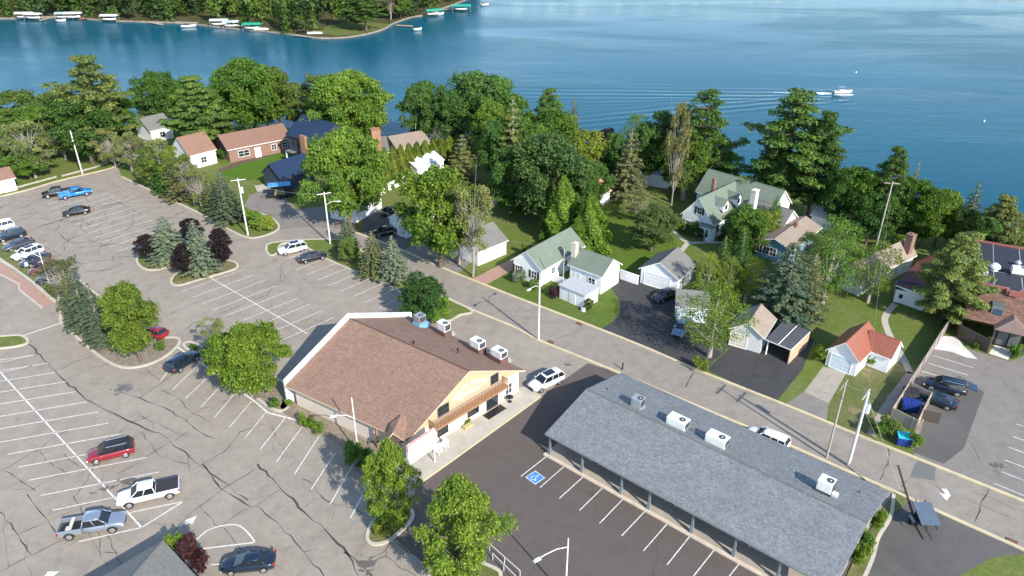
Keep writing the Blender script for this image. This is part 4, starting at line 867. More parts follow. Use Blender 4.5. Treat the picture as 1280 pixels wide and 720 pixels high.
opening(hr_, 0, 0, 1, 1.4, 1.2, (L_, D_)).location = (L_/2, -D_+.6, 0)

# --- brick restaurant at the right edge
A_ = P(1217, 353, 6.0); B_ = P(1249, 304, 6.0); C_ = P(1330, 376, 6.0)
dx = (C_-A_).normalized(); rz = math.atan2(dx.y, dx.x); nx = Vector((-dx.y, dx.x, 0)); Dq = (B_-A_).dot(nx); Lq = 20
rs = empty('restaurant', Vector((A_.x, A_.y, 0)), rz, 'brick clad restaurant with flat black roof, red coping and a shingled entrance canopy', 'building')
m = MB(); m.prism([(0, 0), (Lq, 0), (Lq, Dq), (0, Dq)], 0, 5.6); m.build('wall', BRK, rs, uv=True)
m = MB(); m.face([(.3, .3, 5.75), (Lq-.3, .3, 5.75), (Lq-.3, Dq-.3, 5.75), (.3, Dq-.3, 5.75)]); rf_ = m.build('roof', asphalt('roof_membrane', (.035, .04, .052), (.05, .055, .066), .4, .1), rs)
m = MB(); [m.box(x, x+.12, .4, Dq-.4, 5.76, 5.79) for x in (2.5, 6, 9.5)]; m.box(.4, Lq-.4, Dq*.35, Dq*.35+.1, 5.792, 5.81); m.build('membrane_seams', STEEL, rf_)
RC = simple('red_coping', (.28, .10, .08), .5); m = MB()
m.box(0, 4.0, -.1, .35, 5.55, 6.15); m.box(4.0, 4.4, -.7, .35, 5.5, 6.15); m.box(4.4, 5.6, -.9, -.35, 5.5, 6.15); m.box(5.6, Lq, -.2, .3, 5.5, 6.15); m.box(-.12, .28, .36, Dq, 5.5, 6.0); m.box(.29, Lq, Dq-.3, Dq, 5.5, 6.0)
m.build('coping', RC, rs)
mans = brickmat('brick_shingle_skirt', (.085, .055, .045), (.24, .125, .085), (.06, .045, .04), 1.1)
g1 = P(1203, 397, 3.0)-Vector((A_.x, A_.y, 0)); ox, oy = g1.dot(dx), g1.dot(nx); m = MB()
m.face([(ox, oy, 3.0), (Lq, oy, 3.0), (Lq, -.12, 5.52), (0, -.12, 5.52)]); m.face([(ox, oy, 3.0), (0, -.12, 5.52), (0, Dq, 5.52), (ox, Dq, 3.0)]); m.face([(ox, oy, 2.99), (ox, Dq, 2.99), (0, Dq, 2.99), (0, 0, 2.99), (Lq, 0, 2.99), (Lq, oy, 2.99)])
m.build('mansard_skirt', mans, rs, uv=True)
T = Matrix.Translation((3.4, oy*.55, 3.5)); m = MB(); m.box(-.75, .75, -1.0, 1.2, 0, 1.3, top=(.0, .0, .45, 0), T=T); wq = m.build('window', simple('green_grey_trim', (.10, .12, .11), .6), rs)
m = MB(); m.face([T @ Vector(v) for v in ((-.55, -1.0, .15), (.55, -1.0, .15), (.55, -.67, .98), (-.55, -.67, .98))]); m.build('pane', GLASS, wq)
# white sign letters on the skirt, mostly cut by the frame
m = MB(); [m.box(8.6+i*.5, 8.9+i*.5, oy*.5-.4, oy*.5-.2, 4.35, 4.95) for i in range(6)]; m.build('sign_letters', WHITE, rs); m = MB(); m.box(8.2, 12, oy*.5-.15, oy*.5+.3, 4.1, 5.2); m.build('sign_backing', BLACK, rs)
# entrance canopy
e1 = P(1243, 411, 3.1)-Vector((A_.x, A_.y, 0)); ex, ey = e1.dot(dx), e1.dot(nx); m = MB(); cw = 4.2
m.face([(ex, ey, 3.0), (ex+cw, ey, 3.0), (ex+cw/2, ey+2.0, 4.1)]); m.face([(ex, ey, 3.0), (ex+cw/2, ey+2.0, 4.1), (ex+cw/2, ey+4, 4.1), (ex, ey+4, 3.0)]); m.face([(ex+cw, ey, 3.0), (ex+cw, ey+4, 3.0), (ex+cw/2, ey+4, 4.1), (ex+cw/2, ey+2.0, 4.1)]); m.face([(ex, ey, 2.95), (ex, ey+4, 2.95), (ex+cw, ey+4, 2.95), (ex+cw, ey, 2.95)])
cnp = m.build('entrance_canopy', shingle('canopy_shingles', (.20, .145, .12), .15), rs, uv=True)
for x in (ex+.2, ex+cw-.2): m = MB(); m.box(x-.1, x+.1, ey+.2, ey+.4, 0, 2.94); m.build('canopy_post', DKGREY, rs)
m = MB(); m.box(ex+.6, ex+cw-.6, ey+1.4, ey+1.5, 0, 2.6); ed = m.build('door', BLACK, rs); m = MB(); m.box(ex+.8, ex+cw/2-.1, ey+1.36, ey+1.399, .3, 2.3); m.box(ex+cw/2+.1, ex+cw-.8, ey+1.36, ey+1.399, .3, 2.3); m.build('pane', simple('dusty_door_glass', (.12, .13, .13), .2), ed)
def rs_pt(px, z): q = P(px[0], px[1], z)-Vector((A_.x, A_.y, 0)); return q.dot(dx), q.dot(nx)
x, y = rs_pt((1243, 336), 6); u = empty('exhaust_fan', rs.matrix_basis @ Vector((x, y, 5.76)), 0, 'round white mushroom exhaust fan on the black restaurant roof', 'roof fan')
m = MB(); m.tube((0, 0, 0), (0, 0, .5), .5, .5, 16); m.build('curb', UNITW, u); m = MB(); m.tube((0, 0, .5), (0, 0, .75), .75, .7, 20); m.tube((0, 0, .75), (0, 0, 1.1), .7, .3, 20); m.build('hood', WHITE, u)
x, y = rs_pt((1272, 330), 6); u = empty('exhaust_fan', rs.matrix_basis @ Vector((x, y, 5.76)), 0, 'dull grey round vent farther back on the black restaurant roof', 'roof fan')
m = MB(); m.tube((0, 0, 0), (0, 0, .5), .35, .35, 16); m.build('curb', STEEL, u); m = MB(); m.tube((0, 0, .5), (0, 0, .8), .5, .2, 18); m.build('hood', STEEL, u)
x, y = rs_pt((1273, 342), 6); q = rs.matrix_basis @ Vector((x, y, 5.7)); ac_unit('rooftop_unit', q, rz+.1, 2.0, 1.2, .9, 'pale ducted air conditioner on the black restaurant roof', .4)
x, y = rs_pt((1227, 346), 6); m = MB(); u = empty('roof_duct', rs.matrix_basis @ Vector((x, y, 5.76)), rz, 'white elbow duct at the near left corner of the restaurant roof', 'duct'); m.box(-.6, .6, -.3, .3, .6, 1.1); m.box(.2, .6, -.28, .28, 0, .599); m.build('duct', WHITE, u); m = MB(); m.box(-.66, -.6, -.34, .34, .55, 1.15); m.build('flange', STEEL, u)

# fences of the restaurant
def fence(name, px, h, mat, label, cat='fence', z=0, post=2.4, th=.07, pmat=None):
    pts = W(px); r = empty(name, pts[0], 0, label, cat); m = MB(); mp_ = MB()
    for a, b in zip(pts, pts[1:]):
        dl = (b-a).length; ang = math.atan2((b-a).y, (b-a).x); T = Matrix.Translation(a-pts[0]) @ Matrix.Rotation(ang, 4, 'Z')
        m.box(0, dl, -th/2, th/2, .05, h, T=T); k = 0
        while k <= dl: mp_ = MB(); mp_.box(k-.07, k+.07, -.09, .09, 0, h+.06, T=T); mp_.build('post', pmat or mat, r); k += post
    m.build('boards', mat, r, uv=True); return r
GB = siding('grey_fence_boards', (.30, .26, .23), True, .16)
fence('board_fence', [(1189, 404), (1170, 432), (1150, 464), (1132, 492)], 1.9, GB, 'tall weathered board fence between the garden and the restaurant lot')
fence('patio_screen', [(1191, 407), (1197, 422), (1233, 441), (1240, 428)], 2.0, DKBR, 'dark brown board screen round the restaurant patio', th=.12)
fence('bin_enclosure', [(1133, 491), (1112, 524), (1143, 540), (1160, 505), (1133, 491)], 1.7, siding('weathered_pale_boards', (.40, .33, .26), True, .16), 'weathered board pen around the rubbish bins', 'enclosure')
def dumpster(px, rz, col, lidcol, label, s=1.0, closed=True):
    r = empty('dumpster', P(*px), rz, label, 'dumpster'); B_ = simple(col[0], col[1], .5); Lc = simple(lidcol[0], lidcol[1], .45)
    m = MB(); m.box(-.95*s, .95*s, -.7*s, .7*s, .15, 1.35*s, top=(-.05, -.05, .0, -.1)); [m.box(x, x+.07, -.76*s, -.705*s, .2, 1.2*s) for x in (-.8*s, -.3*s, .25*s, .75*s)]; m.build('bin', B_, r, bevel=.02)
    m = MB(); m.box(-.98*s, -.01, -.75*s, .85*s, 1.36*s, 1.44*s); m.box(.01, .98*s, -.75*s, .85*s, 1.36*s, 1.44*s); m.build('lid', Lc, r, bevel=.02)
    for x in (-1.0*s, 1.0*s): m = MB(); m.box(x-.07, x+.07, -.45, .3, .75, .95); m.build('lift_pocket', DKGREY, r)
    for x in (-.7*s, .7*s):
        for y in (-.5*s, .5*s): m = MB(); m.tube((x-.04, y, .08), (x+.04, y, .08), .08, n=10); m.build('caster', BLACK, r)
dumpster((1129, 555), R(-15), ('royal_blue_steel', (.015, .045, .22)), ('turquoise_lid', (.03, .48, .50)), 'blue dumpster with bright turquoise lid at the kerb of the restaurant lot', .85)
dumpster((1136, 513), R(-20), ('royal_blue_steel', (.015, .045, .32)), ('deep_blue_lid', (.012, .03, .20)), 'royal blue dumpster inside the weathered board pen', .9)
dumpster((1136, 499), R(-20), ('grey_bin_steel', (.07, .075, .075)), ('black_lid', (.03, .03, .032)), 'dark grey dumpster at the back of the board pen', .9)
for k, (x, y, c) in enumerate(((1151, 503, WHITE), (1149, 521, TANS))):
    r = empty('bench_pallet', P(x, y), R(-55), ['pale pallet stack leaning by the pen gate', 'tan plank stack along the pen gate'][k], 'pallet'); m = MB()
    [m.box(-.7, .7, -.5+i*.22, -.36+i*.22, .12, .16) for i in range(5)]; m.build('deck_boards', c, r); m = MB(); [m.box(x_, x_+.1, -.5, .5, 0, .119) for x_ in (-.7, -.05, .6)]; m.build('runners', WOODPOLE, r)
r = empty('gate', P(1161, 527), R(-24), 'open dark brown gate panel lying beside the pen', 'gate'); m = MB(); m.box(-1.0, 1.0, -.05, .05, .05, 1.5); m.build('boards', DKBR, r, uv=True); m = MB(); m.box(-1.0, 1.0, .06, .1, .3, .4); m.box(-1.0, 1.0, .06, .1, 1.1, 1.2); m.build('braces', WOODPOLE, r)

# ------------------------------------------------------------------ vehicles
TYRE = simple('tyre_rubber', (.02, .02, .02), .8); RIM = simple('alloy_rim', (.45, .46, .48), .3, .7); CGLASS = simple('car_glass', (.012, .016, .02), .06, 0, .8, var=.05)
LAMP = simple('headlight_lens', (.55, .57, .6), .1, 0, .8); TAIL = simple('taillight_lens', (.35, .01, .01), .2, 0, .6); CHROME = simple('chrome', (.6, .6, .62), .15, .9)
def paint(name, col, metal=.0):
    if name in MC: return MC[name]
    t = NT(name); t.set(col, .28, metal, .5); t.b.inputs['Coat Weight'].default_value = 1; t.b.inputs['Coat Roughness'].default_value = .06; MC[name] = t.m; return t.m
def loft(m, st, prof, mi=0):
    rows = []
    for s_ in st:
        x, w_, z0, z1 = s_; half = [(w_*a, z0+(z1-z0)*b) for a, b in prof]
        row = [(x, y, z) for y, z in half]+[(x, -y, z) for y, z in half[::-1]]
        i = len(m.v); m.v += row; rows.append((i, len(row)))
    for (a, n_), (b, _) in zip(rows, rows[1:]):
        for k in range(n_): m.f.append([a+k, a+(k+1) % n_, b+(k+1) % n_, b+k]); m.m.append(mi)
    a, n_ = rows[0]; m.f.append([a+k for k in range(n_)][::-1]); m.m.append(mi)
    a, n_ = rows[-1]; m.f.append([a+k for k in range(n_)]); m.m.append(mi)
BP = [(0, 0), (.8, 0), (.97, .12), (1, .45), (.985, .75), (.90, .96), (.55, 1.0), (0, 1.02)]
SPEC = {
 'sedan': dict(L=4.8, st=[(-2.4,.70,.42,.80),(-2.32,.84,.30,.93),(-1.9,.90,.26,1.0),(-1.2,.92,.22,.99),(0,.925,.22,.96),(1.0,.92,.22,.95),(1.5,.90,.24,.90),(2.0,.86,.28,.80),(2.3,.76,.34,.70),(2.4,.60,.40,.62)],
   cab=(-1.85, 1.15, .82, -1.05, .30, .60, .95, 1.42), ax=(-1.42, 1.45), wr=.33),
 'hatch': dict(L=4.4, st=[(-2.2,.72,.42,.92),(-2.1,.86,.30,1.02),(-1.5,.90,.25,1.0),(-.5,.91,.22,.98),(.9,.90,.22,.96),(1.4,.88,.24,.92),(1.9,.82,.30,.82),(2.2,.62,.38,.66)],
   cab=(-2.1, 1.1, .80, -1.65, .25, .62, .96, 1.48), ax=(-1.3, 1.32), wr=.32),
 'suv': dict(L=4.8, st=[(-2.4,.76,.45,1.05),(-2.32,.90,.35,1.14),(-1.6,.95,.30,1.14),(-.5,.955,.26,1.12),(.9,.95,.26,1.10),(1.2,.94,.28,1.08),(1.7,.92,.32,1.04),(2.15,.86,.38,.96),(2.4,.72,.46,.80)],
   cab=(-2.34, 1.2, .86, -2.0, .45, .68, 1.08, 1.70), ax=(-1.42, 1.45), wr=.37),
 'truck': dict(L=5.9, st=[(-.75,.96,.50,1.18),(.2,.97,.46,1.18),(1.3,.97,.46,1.18),(1.5,.96,.46,1.20),(2.3,.94,.48,1.14),(2.75,.90,.52,1.04),(2.95,.80,.58,.94)],
   cab=(-.72, 1.65, .86, -.55, .85, .70, 1.14, 1.85), ax=(-1.95, 1.85), wr=.41)}
def car(kind, front, rear, col, label, cat=None, group='vehicles parked in the lots', zoff=0, opts=()):
    S = SPEC[kind]; f = P(*front, .4); r_ = P(*rear, .4); d = f-r_; rz = math.atan2(d.y, d.x); c = (f+r_)/2
    nm = {'sedan': 'car', 'hatch': 'car', 'suv': 'suv', 'truck': 'pickup_truck'}[kind]
    root = empty(nm, (c.x, c.y, .02+zoff), rz, label, cat or {'sedan': 'car', 'hatch': 'car', 'suv': 'suv', 'truck': 'pickup truck'}[kind], group)
    pm = col; m = MB(); loft(m, S['st'], BP)
    body = m.build('body', pm, root, smooth=True)
    x0, x1, wb, x2, x3, wt, zb, zt = S['cab']
    base = [(x0, wb), (x1, wb)]; m = MB()
    B4 = [Vector((x0,-wb,zb)), Vector((x1,-wb*.97,zb)), Vector((x1,wb*.97,zb)), Vector((x0,wb,zb))]; T4 = [Vector((x2,-wt,zt-.03)), Vector((x3,-wt,zt-.03)), Vector((x3,wt,zt-.03)), Vector((x2,wt,zt-.03))]
    for i in range(4): j = (i+1) % 4; m.face([B4[i], B4[j], T4[j], T4[i]])
    m.build('windows', CGLASS, body)
    m = MB(); zc = zt
    loft(m, [(x2-.06, wt*.86, zc-.06, zc-.02), (x2+.15, wt+.02, zc-.06, zc+.03), ((x2+x3)/2, wt+.04, zc-.06, zc+.06), (x3-.15, wt+.02, zc-.06, zc+.02), (x3+.05, wt*.88, zc-.07, zc-.03)], [(0,0),(.97,0),(1,.4),(.9,.9),(0,1)])
    for i in range(4): m.tube(B4[i]+Vector((0,0,-.02)), T4[i], .05, .045, 6)
    for s_ in (-1, 1):
        for fx in ((.42,) if kind == 'sedan' else (.42, .72) if kind != 'truck' else (.5,)):
            pb_ = Vector((x1+(x0-x1)*fx, s_*wb*.985, zb)); pt_ = Vector((x3+(x2-x3)*fx, s_*(wt+.005), zt-.03)); m.tube(pb_, pt_, .035, n=6)
    if kind == 'sedan' or 'dark_roof' in opts: pass
    rfm = m.build('roof', BLACK if 'dark_roof' in opts else pm, body, smooth=True)
    if 'sunroof' in opts: m = MB(); m.box(x2+(x3-x2)*.35, x3-.2, -wt*.7, wt*.7, zt+.045, zt+.075); m.build('sunroof', CGLASS, rfm)
    if 'rack' in opts:
        for s_ in (-1, 1): m = MB(); m.tube((x2+.2, s_*wt*.93, zt+.09), (x3-.2, s_*wt*.93, zt+.09), .03); m.build('roof_rail', CHROME, rfm)
    xf = S['st'][-1][0]; xr_ = S['st'][0][0] if kind != 'truck' else -2.95; zf = S['st'][-1][3]; wf_ = S['st'][-1][1]
    for s_ in (-1, 1):
        m = MB(); m.box(xf-.22, xf-.03, s_*wf_*1.0-.16, s_*wf_*1.0+.16, zf-.20, zf-.06); m.build('headlight', LAMP, body, bevel=.02)
        m = MB(); wr_ = .80 if kind != 'truck' else .90; m.box(xr_-.015, xr_+.12, s_*wr_-.1, s_*wr_+.07, .78, 1.02 if kind != 'truck' else 1.12); m.build('taillight', TAIL, body)
        m = MB(); m.box(x1-.35, x1-.15, s_*(wb+.12)-.09, s_*(wb+.12)+.09, zb+.0, zb+.14); m.build('wing_mirror', pm, body)
    m = MB(); m.box(xf-.06, xf+.02, -wf_*.6, wf_*.6, zf-.35, zf-.12); m.build('grille', BLACK, body)
    for xa in S['ax']:
        for s_ in (-1, 1):
            yw = s_*(.90 if kind != 'truck' else .95); R_ = S['wr']
            m = MB(); m.tube((xa, yw-s_*.22, R_), (xa, yw+s_*.035, R_), R_, R_, 20); wh = m.build('wheel', TYRE, root)
            m = MB(); m.tube((xa, yw+s_*.036, R_), (xa, yw+s_*.05, R_), R_*.66, R_*.6, 16); m.build('rim', RIM, wh)
            m = MB(); n_ = 14; ro, ri = R_+.10, R_+.02; yy = yw+s_*.02
            for k in range(n_):
                a, b = math.pi*k/n_, math.pi*(k+1)/n_; m.face([(xa+ri*math.cos(a),yy,R_+ri*math.sin(a)),(xa+ro*math.cos(a),yy+s_*.01,R_+ro*math.sin(a)),(xa+ro*math.cos(b),yy+s_*.01,R_+ro*math.sin(b)),(xa+ri*math.cos(b),yy,R_+ri*math.sin(b))])
            m.build('wheel_arch', BLACK, body)
    if kind == 'truck':
        m = MB(); xb0, xb1 = -2.95, -.78
        m.box(xb0, xb1, -.93, .93, .55, .72)
        for s_ in (-1, 1): m.box(xb0, xb1, min(s_*.82, s_*.96), max(s_*.82, s_*.96), .721, 1.20)
        m.box(xb0, xb0+.1, -.819, .819, .721, 1.18); m.box(xb1-.1, xb1, -.819, .819, .721, 1.16); m.build('bed', pm, body, bevel=.03)
        m = MB(); m.box(xb0+.11, xb1-.11, -.81, .81, .722, .75); m.build('bed_liner', BLACK, body)
        m = MB(); m.box(xb0-.14, xb0-.002, -.85, .85, .48, .66); m.build('rear_bumper', CHROME, body)
        if 'cover' in opts: m = MB(); m.box(xb0+.05, xb1, -.90, .90, 1.205, 1.26); m.build('bed_cover', simple('black_vinyl', (.03, .03, .033), .7), body, bevel=.02)
        if 'load' in opts: m = MB(); m.box(-1.9, -1.6, -.8, .8, 1.21, 1.3); m.box(-2.2, -1.95, -.75, -.2, .76, 1.15); m.build('rack_and_gear', simple('pale_gear', (.55, .5, .42), .7), body)
    if 'open_door' in opts:
        for k, (xh) in enumerate((.55, -.5)):
            T = Matrix.Translation((xh, -.96, 0)) @ Matrix.Rotation(R(-62-k*4), 4, 'Z')
            m = MB(); m.box(-1.0, 0, -.05, .05, .42, 1.12, T=T); dr = m.build('open_door', pm, body, bevel=.02)
            m = MB(); m.box(-.92, -.1, -.03, .03, 1.13, 1.55, top=(.25, .0, .0, .0), T=T); m.build('door_window', CGLASS, dr)
    if 'tailgate_open' in opts:
        m = MB(); T = Matrix.Translation((-2.35, 0, 1.55)) @ Matrix.Rotation(R(-15), 4, 'Y'); m.box(-1.05, 0, -.75, .75, 0, .08, T=T); m.build('open_tailgate', pm, body)
    return root
BLK = paint('black_car_paint', (.008, .009, .012)); WHT = paint('white_car_paint', (.75, .75, .74)); RED = paint('dark_red_car_paint', (.22, .012, .018)); BLU = paint('bright_blue_car_paint', (.01, .20, .58)); SLV = paint('blue_silver_car_paint', (.30, .34, .40), .5)
NVY = paint('midnight_blue_car_paint', (.008, .018, .035), .2); GRY = paint('charcoal_car_paint', (.07, .075, .085), .4); BGY = paint('slate_blue_car_paint', (.12, .20, .28), .4)
car('truck', (57, 245), (89, 240), BLK, 'black pickup truck parked beside the bright blue pickup in the upper lot')
car('truck', (113, 240), (76, 247), BLU, 'bright blue pickup truck in the upper lot')
car('sedan', (80, 268), (111, 263), BLK, 'black sedan alone below the two pickups in the upper lot')
gp_ = 'cars parked in the row at the left edge'
car('suv', (-20, 290), (19, 281), WHT, 'white suv at the far end of the row on the left edge', group=gp_)
car('suv', (-6, 302), (32, 291), NVY, 'dark blue black suv next to the far white suv on the left edge', group=gp_, opts=('rack',))
car('sedan', (6, 312), (41, 302), GRY, 'charcoal sedan with a bluish windscreen in the left edge row', group=gp_)
car('suv', (17, 325), (53, 312), WHT, 'white suv between the charcoal sedan and grey car in the left row', group=gp_, opts=('sunroof',))
car('sedan', (28, 333), (60, 319), GRY, 'grey sedan just in front of the near white suv in the left row', group=gp_)
car('hatch', (38, 344), (69, 328), paint('maroon_car_paint', (.16, .02, .03)), 'maroon hatchback near the pale roadside tree in the left row', group=gp_)
car('sedan', (48, 354), (80, 338), BLK, 'black sedan at the near end of the left row, half under the tree', group=gp_)
car('suv', (350, 316), (381, 309), WHT, 'white suv parked at the grass island below the drive', opts=('sunroof', 'rack'))
car('sedan', (405, 319), (376, 326), BLK, 'black sedan parked next to the white suv at the verge')
car('suv', (243, 444), (215, 464), NVY, 'black suv parked at the top of the angled bays near the bushes')
car('hatch', (181, 414), (202, 420), RED, 'dark red hatchback mostly hidden behind the bright island tree')
car('suv', (114, 573), (164, 561), RED, 'dark red suv with a black roof in the left parking bays', opts=('dark_roof', 'rack'))
car('truck', (152, 627), (221, 611), WHT, 'white pickup truck with a black bed cover in the left bays', opts=('cover',))
car('truck', (157, 652), (77, 665), SLV, 'silver blue pickup truck with open bed beside the white pickup', opts=('load',))
car('sedan', (280, 708), (342, 702), NVY, 'dark navy sedan at the bottom edge below the painted loop')
car('suv', (666, 486), (699, 471), WHT, 'white suv with its right doors open beside the shop', opts=('sunroof', 'open_door'))
car('sedan', (822, 374), (842, 366), BLK, 'black car in the shade by the white garage driveway')
car('hatch', (846, 420), (858, 403), BGY, 'slate blue hatchback half under the feathery birch')
car('suv', (1154, 478), (1207, 491), NVY, 'black suv with raised tailgate beside the board fence', opts=('tailgate_open', 'rack'))
car('sedan', (1150, 493), (1190, 507), NVY, 'dark blue sedan between the black suv and the bin pen')
car('sedan', (469, 293), (494, 288), BLK, 'black car on the apron of the pale blue garage')
car('suv', (940, 543), (978, 559), WHT, 'white van like suv on the street behind the grey shop roof', group='vehicles on the street')
car('sedan', (496, 262), (482, 267), BLK, 'small black car at the back of the pale blue garage apron')

# black buggy trailer with blue canopy
tr = empty('canopy_trailer', P(351, 246), R(15), 'black utility trailer with a bright blue canopy by the navy house', 'trailer')
m = MB(); m.box(-2.6, 2.6, -1.0, 1.0, .5, .7); m.build('deck', BLACK, tr); m = MB(); m.box(-2.2, 2.2, -1.1, 1.1, 2.6, 2.72, top=(.1,)*4); m.build('canopy', simple('blue_canvas', (.08, .28, .50), .7), tr)
for x in (-2.1, 2.1):
    for y in (-1, 1): m = MB(); m.tube((x, y, .7), (x, y, 2.6), .04); m.build('canopy_post', BLACK, tr)
for x in (-.5, .5):
    for y in (-1.12, 1.12): m = MB(); m.tube((x, y-.1, .38), (x, y+.1, .38), .38, n=16); m.build('wheel', TYRE, tr)
m = MB(); m.box(-1.2, 1.0, -.7, .7, .71, 1.6, top=(.4, .4, .15, .15)); m.build('covered_load', simple('olive_cover', (.16, .17, .09), .8), tr); m = MB(); m.tube((-2.6, 0, .6), (-3.8, 0, .5), .06); m.build('drawbar', BLACK, tr)
# solar board trailer with leaning mast at the corner lot
tr = empty('board_trailer', P(1149, 655), R(60), 'small trailer with flat grey panel board and a leaning black mast at the corner lot', 'trailer')
T = Matrix.Rotation(R(-62), 4, 'Z')
m = MB(); m.box(-.9, .9, -1.25, 1.25, 1.9, 2.0, T=T @ Matrix.Rotation(R(14), 4, 'X')); pn = m.build('panel', simple('slate_panel', (.10, .13, .17), .3, .1), tr)
for x in (-.45, .45):
    m = MB(); m.box(x-.04, x+.04, -1.6, 1.6, 1.8, 1.88, T=T @ Matrix.Rotation(R(14), 4, 'X')); m.build('panel_rail', BLACK, pn)
m = MB(); m.box(-.5, .5, -.8, .8, .5, .62, T=T); m.box(-.08, .08, -2.6, -.8, .5, .58, T=T); m.build('frame', DKGREY, tr); m = MB(); m.box(-.4, .3, -.6, .6, .63, 1.3, T=T); m.build('battery_box', BLACK, tr); m = MB(); m.tube(T @ Vector((0, 0, 1.3)), T @ Vector((0, 0, 1.95)), .08); m.build('stand', DKGREY, tr)
m = MB(); m.tube(T @ Vector((-.55, .3, .6)), T @ Vector((-1.15, 4.4, 3.6)), .13, .11); m.build('mast', simple('dark_brown_mast', (.05, .035, .03), .6), tr)
for s_ in (-1, 1): m = MB(); m.tube(T @ Vector((s_*.78, 0, .33)), T @ Vector((s_*.98, 0, .33)), .33, n=16); wq = m.build('wheel', TYRE, tr); m = MB(); m.box(s_*.88-.14, s_*.88+.14, -.45, .45, .68, .73, T=T); m.build('mudguard', STEEL, tr)

# ------------------------------------------------------------------ poles, lamps, wires
def pole(name, b, ytop, label, arm=None, cross=False, trans=False, mat=None, r=.16, lean=(0, 0), cat='utility pole', h=None, group='poles along the streets'):
    base = P(*b); h = h or height_at(base, ytop); root = empty(name, base, 0, label, cat, group)
    m = MB(); m.tube((0, 0, 0), (lean[0], lean[1], h), r, r*.62, 12); m.build('pole', mat or WOODPOLE, root, smooth=False)
    if cross:
        for zz, a in ((h-.35, cross),): m = MB(); T = Matrix.Translation((lean[0], lean[1], zz)) @ Matrix.Rotation(a, 4, 'Z'); m.box(-1.2, 1.2, r*.7, r*.7+.1, -.06, .06, T=T); cb = m.build('crossarm', mat or WOODPOLE, root)
        for x in (-1.05, -.5, .5, 1.05): m = MB(); m.tube(T @ Vector((x, r*.7+.05, .06)), T @ Vector((x, r*.7+.05, .24)), .05, .03, 8); m.build('insulator', DKGREY, cb)
    if trans: m = MB(); m.tube((lean[0]*.8+.32, 0, h-2.6), (lean[0]*.8+.32, 0, h-1.6), .28, .28, 16); tq = m.build('transformer', simple('grey_transformer', (.55, .58, .6), .4), root); m = MB(); m.tube((lean[0]*.8+.32, 0, h-1.6), (lean[0]*.8+.32, 0, h-1.38), .06, .04, 8); m.build('bushing', DKGREY, tq)
    for a in (arm or []):
        ang, L_, zz = a; T = Matrix.Rotation(ang, 4, 'Z'); m = MB(); p0 = Vector((0, 0, zz)); pts = [p0, p0+Vector((L_*.4, 0, .5)), p0+Vector((L_*.8, 0, .62)), p0+Vector((L_, 0, .6))]
        for p, q in zip(pts, pts[1:]): m.tube(T @ p, T @ q, .045, n=6)
        am = m.build('lamp_arm', mat or STEEL, root); m = MB(); m.box(L_-.1, L_+.6, -.16, .16, zz+.5, zz+.66, top=(.08, .12, .05, .05), T=T); m.build('lamp_head', simple('pale_lamp_housing', (.55, .57, .57), .5), am)
    return root, base, h
Dst = math.atan2(*((P(1040, 581)-P(640, 408)).to_2d()).yx)
p1, b1, h1 = pole('utility_pole', (103, 217), 163, 'pale utility pole with a lamp at the far end of the upper lot', arm=[(R(-60), 1.6, 7.2)], mat=POLEW)
p2, b2, h2 = pole('utility_pole', (310, 294), 223, 'pale utility pole with crossarm at the kerb corner by the spruces', cross=R(20), trans=True, mat=POLEW)
p3, b3, h3 = pole('utility_pole', (413, 305), 240, 'pale utility pole with crossarm and lamp on the grass tip by the white suv', arm=[(R(10), 2.0, 7.2)], cross=R(25), mat=POLEW)
p4, b4, h4 = pole('street_lamp', (673, 425), 350, 'tall pale two armed lamp pole at the near kerb of the street', arm=[(Dst+R(90), 2.0, 8.3), (Dst-R(90), 2.0, 8.3)], mat=POLEW, cat='street lamp')
p5, b5, h5 = pole('utility_pole', (1093, 316), 227, 'leaning grey utility pole behind the tan roofed house near the lake', cross=R(-10), mat=WOODPOLE)
p6, b6, h6 = pole('utility_pole', (1033, 572), 478, 'slim bare utility pole in the street behind the grey shop roof', cross=R(50), r=.13)
p7, b7, h7 = pole('utility_pole', (1060, 582), 490, 'thick pale utility pole with transformer next to the slim pole', cross=R(50), trans=True, mat=POLEW, r=.19)
p8, b8, h8 = pole('lot_lamp', (448, 567), 497, 'white lamp pole with one arm in front of the brown roof', arm=[(R(190), 1.9, 4.9)], mat=POLEW, r=.1, cat='street lamp', group='lamp poles in the lots')
p9, b9, h9 = pole('lot_lamp', (706.5, 745), 673, 'white lamp pole with long arm at the bottom edge of the dark lot', arm=[(R(215), 3.0, 6.1)], mat=POLEW, r=.1, cat='street lamp', group='lamp poles in the lots')
p10, b10, h10 = pole('utility_pole', (703, 372), 311, 'thin tan pole standing in front of the green roofed house', r=.1)
p11, b11, h11 = pole('lot_lamp', (64, 361), 314, 'leaning white lamp pole beside the left row of cars', arm=[(R(170), 2.6, 5.4)], mat=POLEW, r=.1, cat='street lamp', group='lamp poles in the lots', h=6.5)
p12, b12, h12 = pole('flag_pole', (1005, 270), 215, 'thin pale pole by the lake behind the slate blue cottage', mat=POLEW, r=.06, cat='pole')
p13, b13, h13 = pole('flag_pole', (521, 186), 155, 'thin flag pole by the water behind the cedar hedge', mat=POLEW, r=.05, cat='pole')
p14, b14, h14 = pole('post', (930, 378), 362, 'short white post between the birch and the blue green spruce', mat=POLEW, r=.09, cat='post')
def wire(a, b, label, sag=.8, r=.014, grp='overhead wires'):
    a = Vector(a); b = Vector(b); m = MB(); N = 14; pts = [a+(b-a)*k/N-Vector((0, 0, sag*4*(k/N)*(1-k/N))) for k in range(N+1)]
    for p, q in zip(pts, pts[1:]): m.tube(p, q, r, n=4, cap=False)
    tag(m.build('overhead_wire', simple('wire_grey', (.28, .28, .28), .6)), label, 'wire', grp)
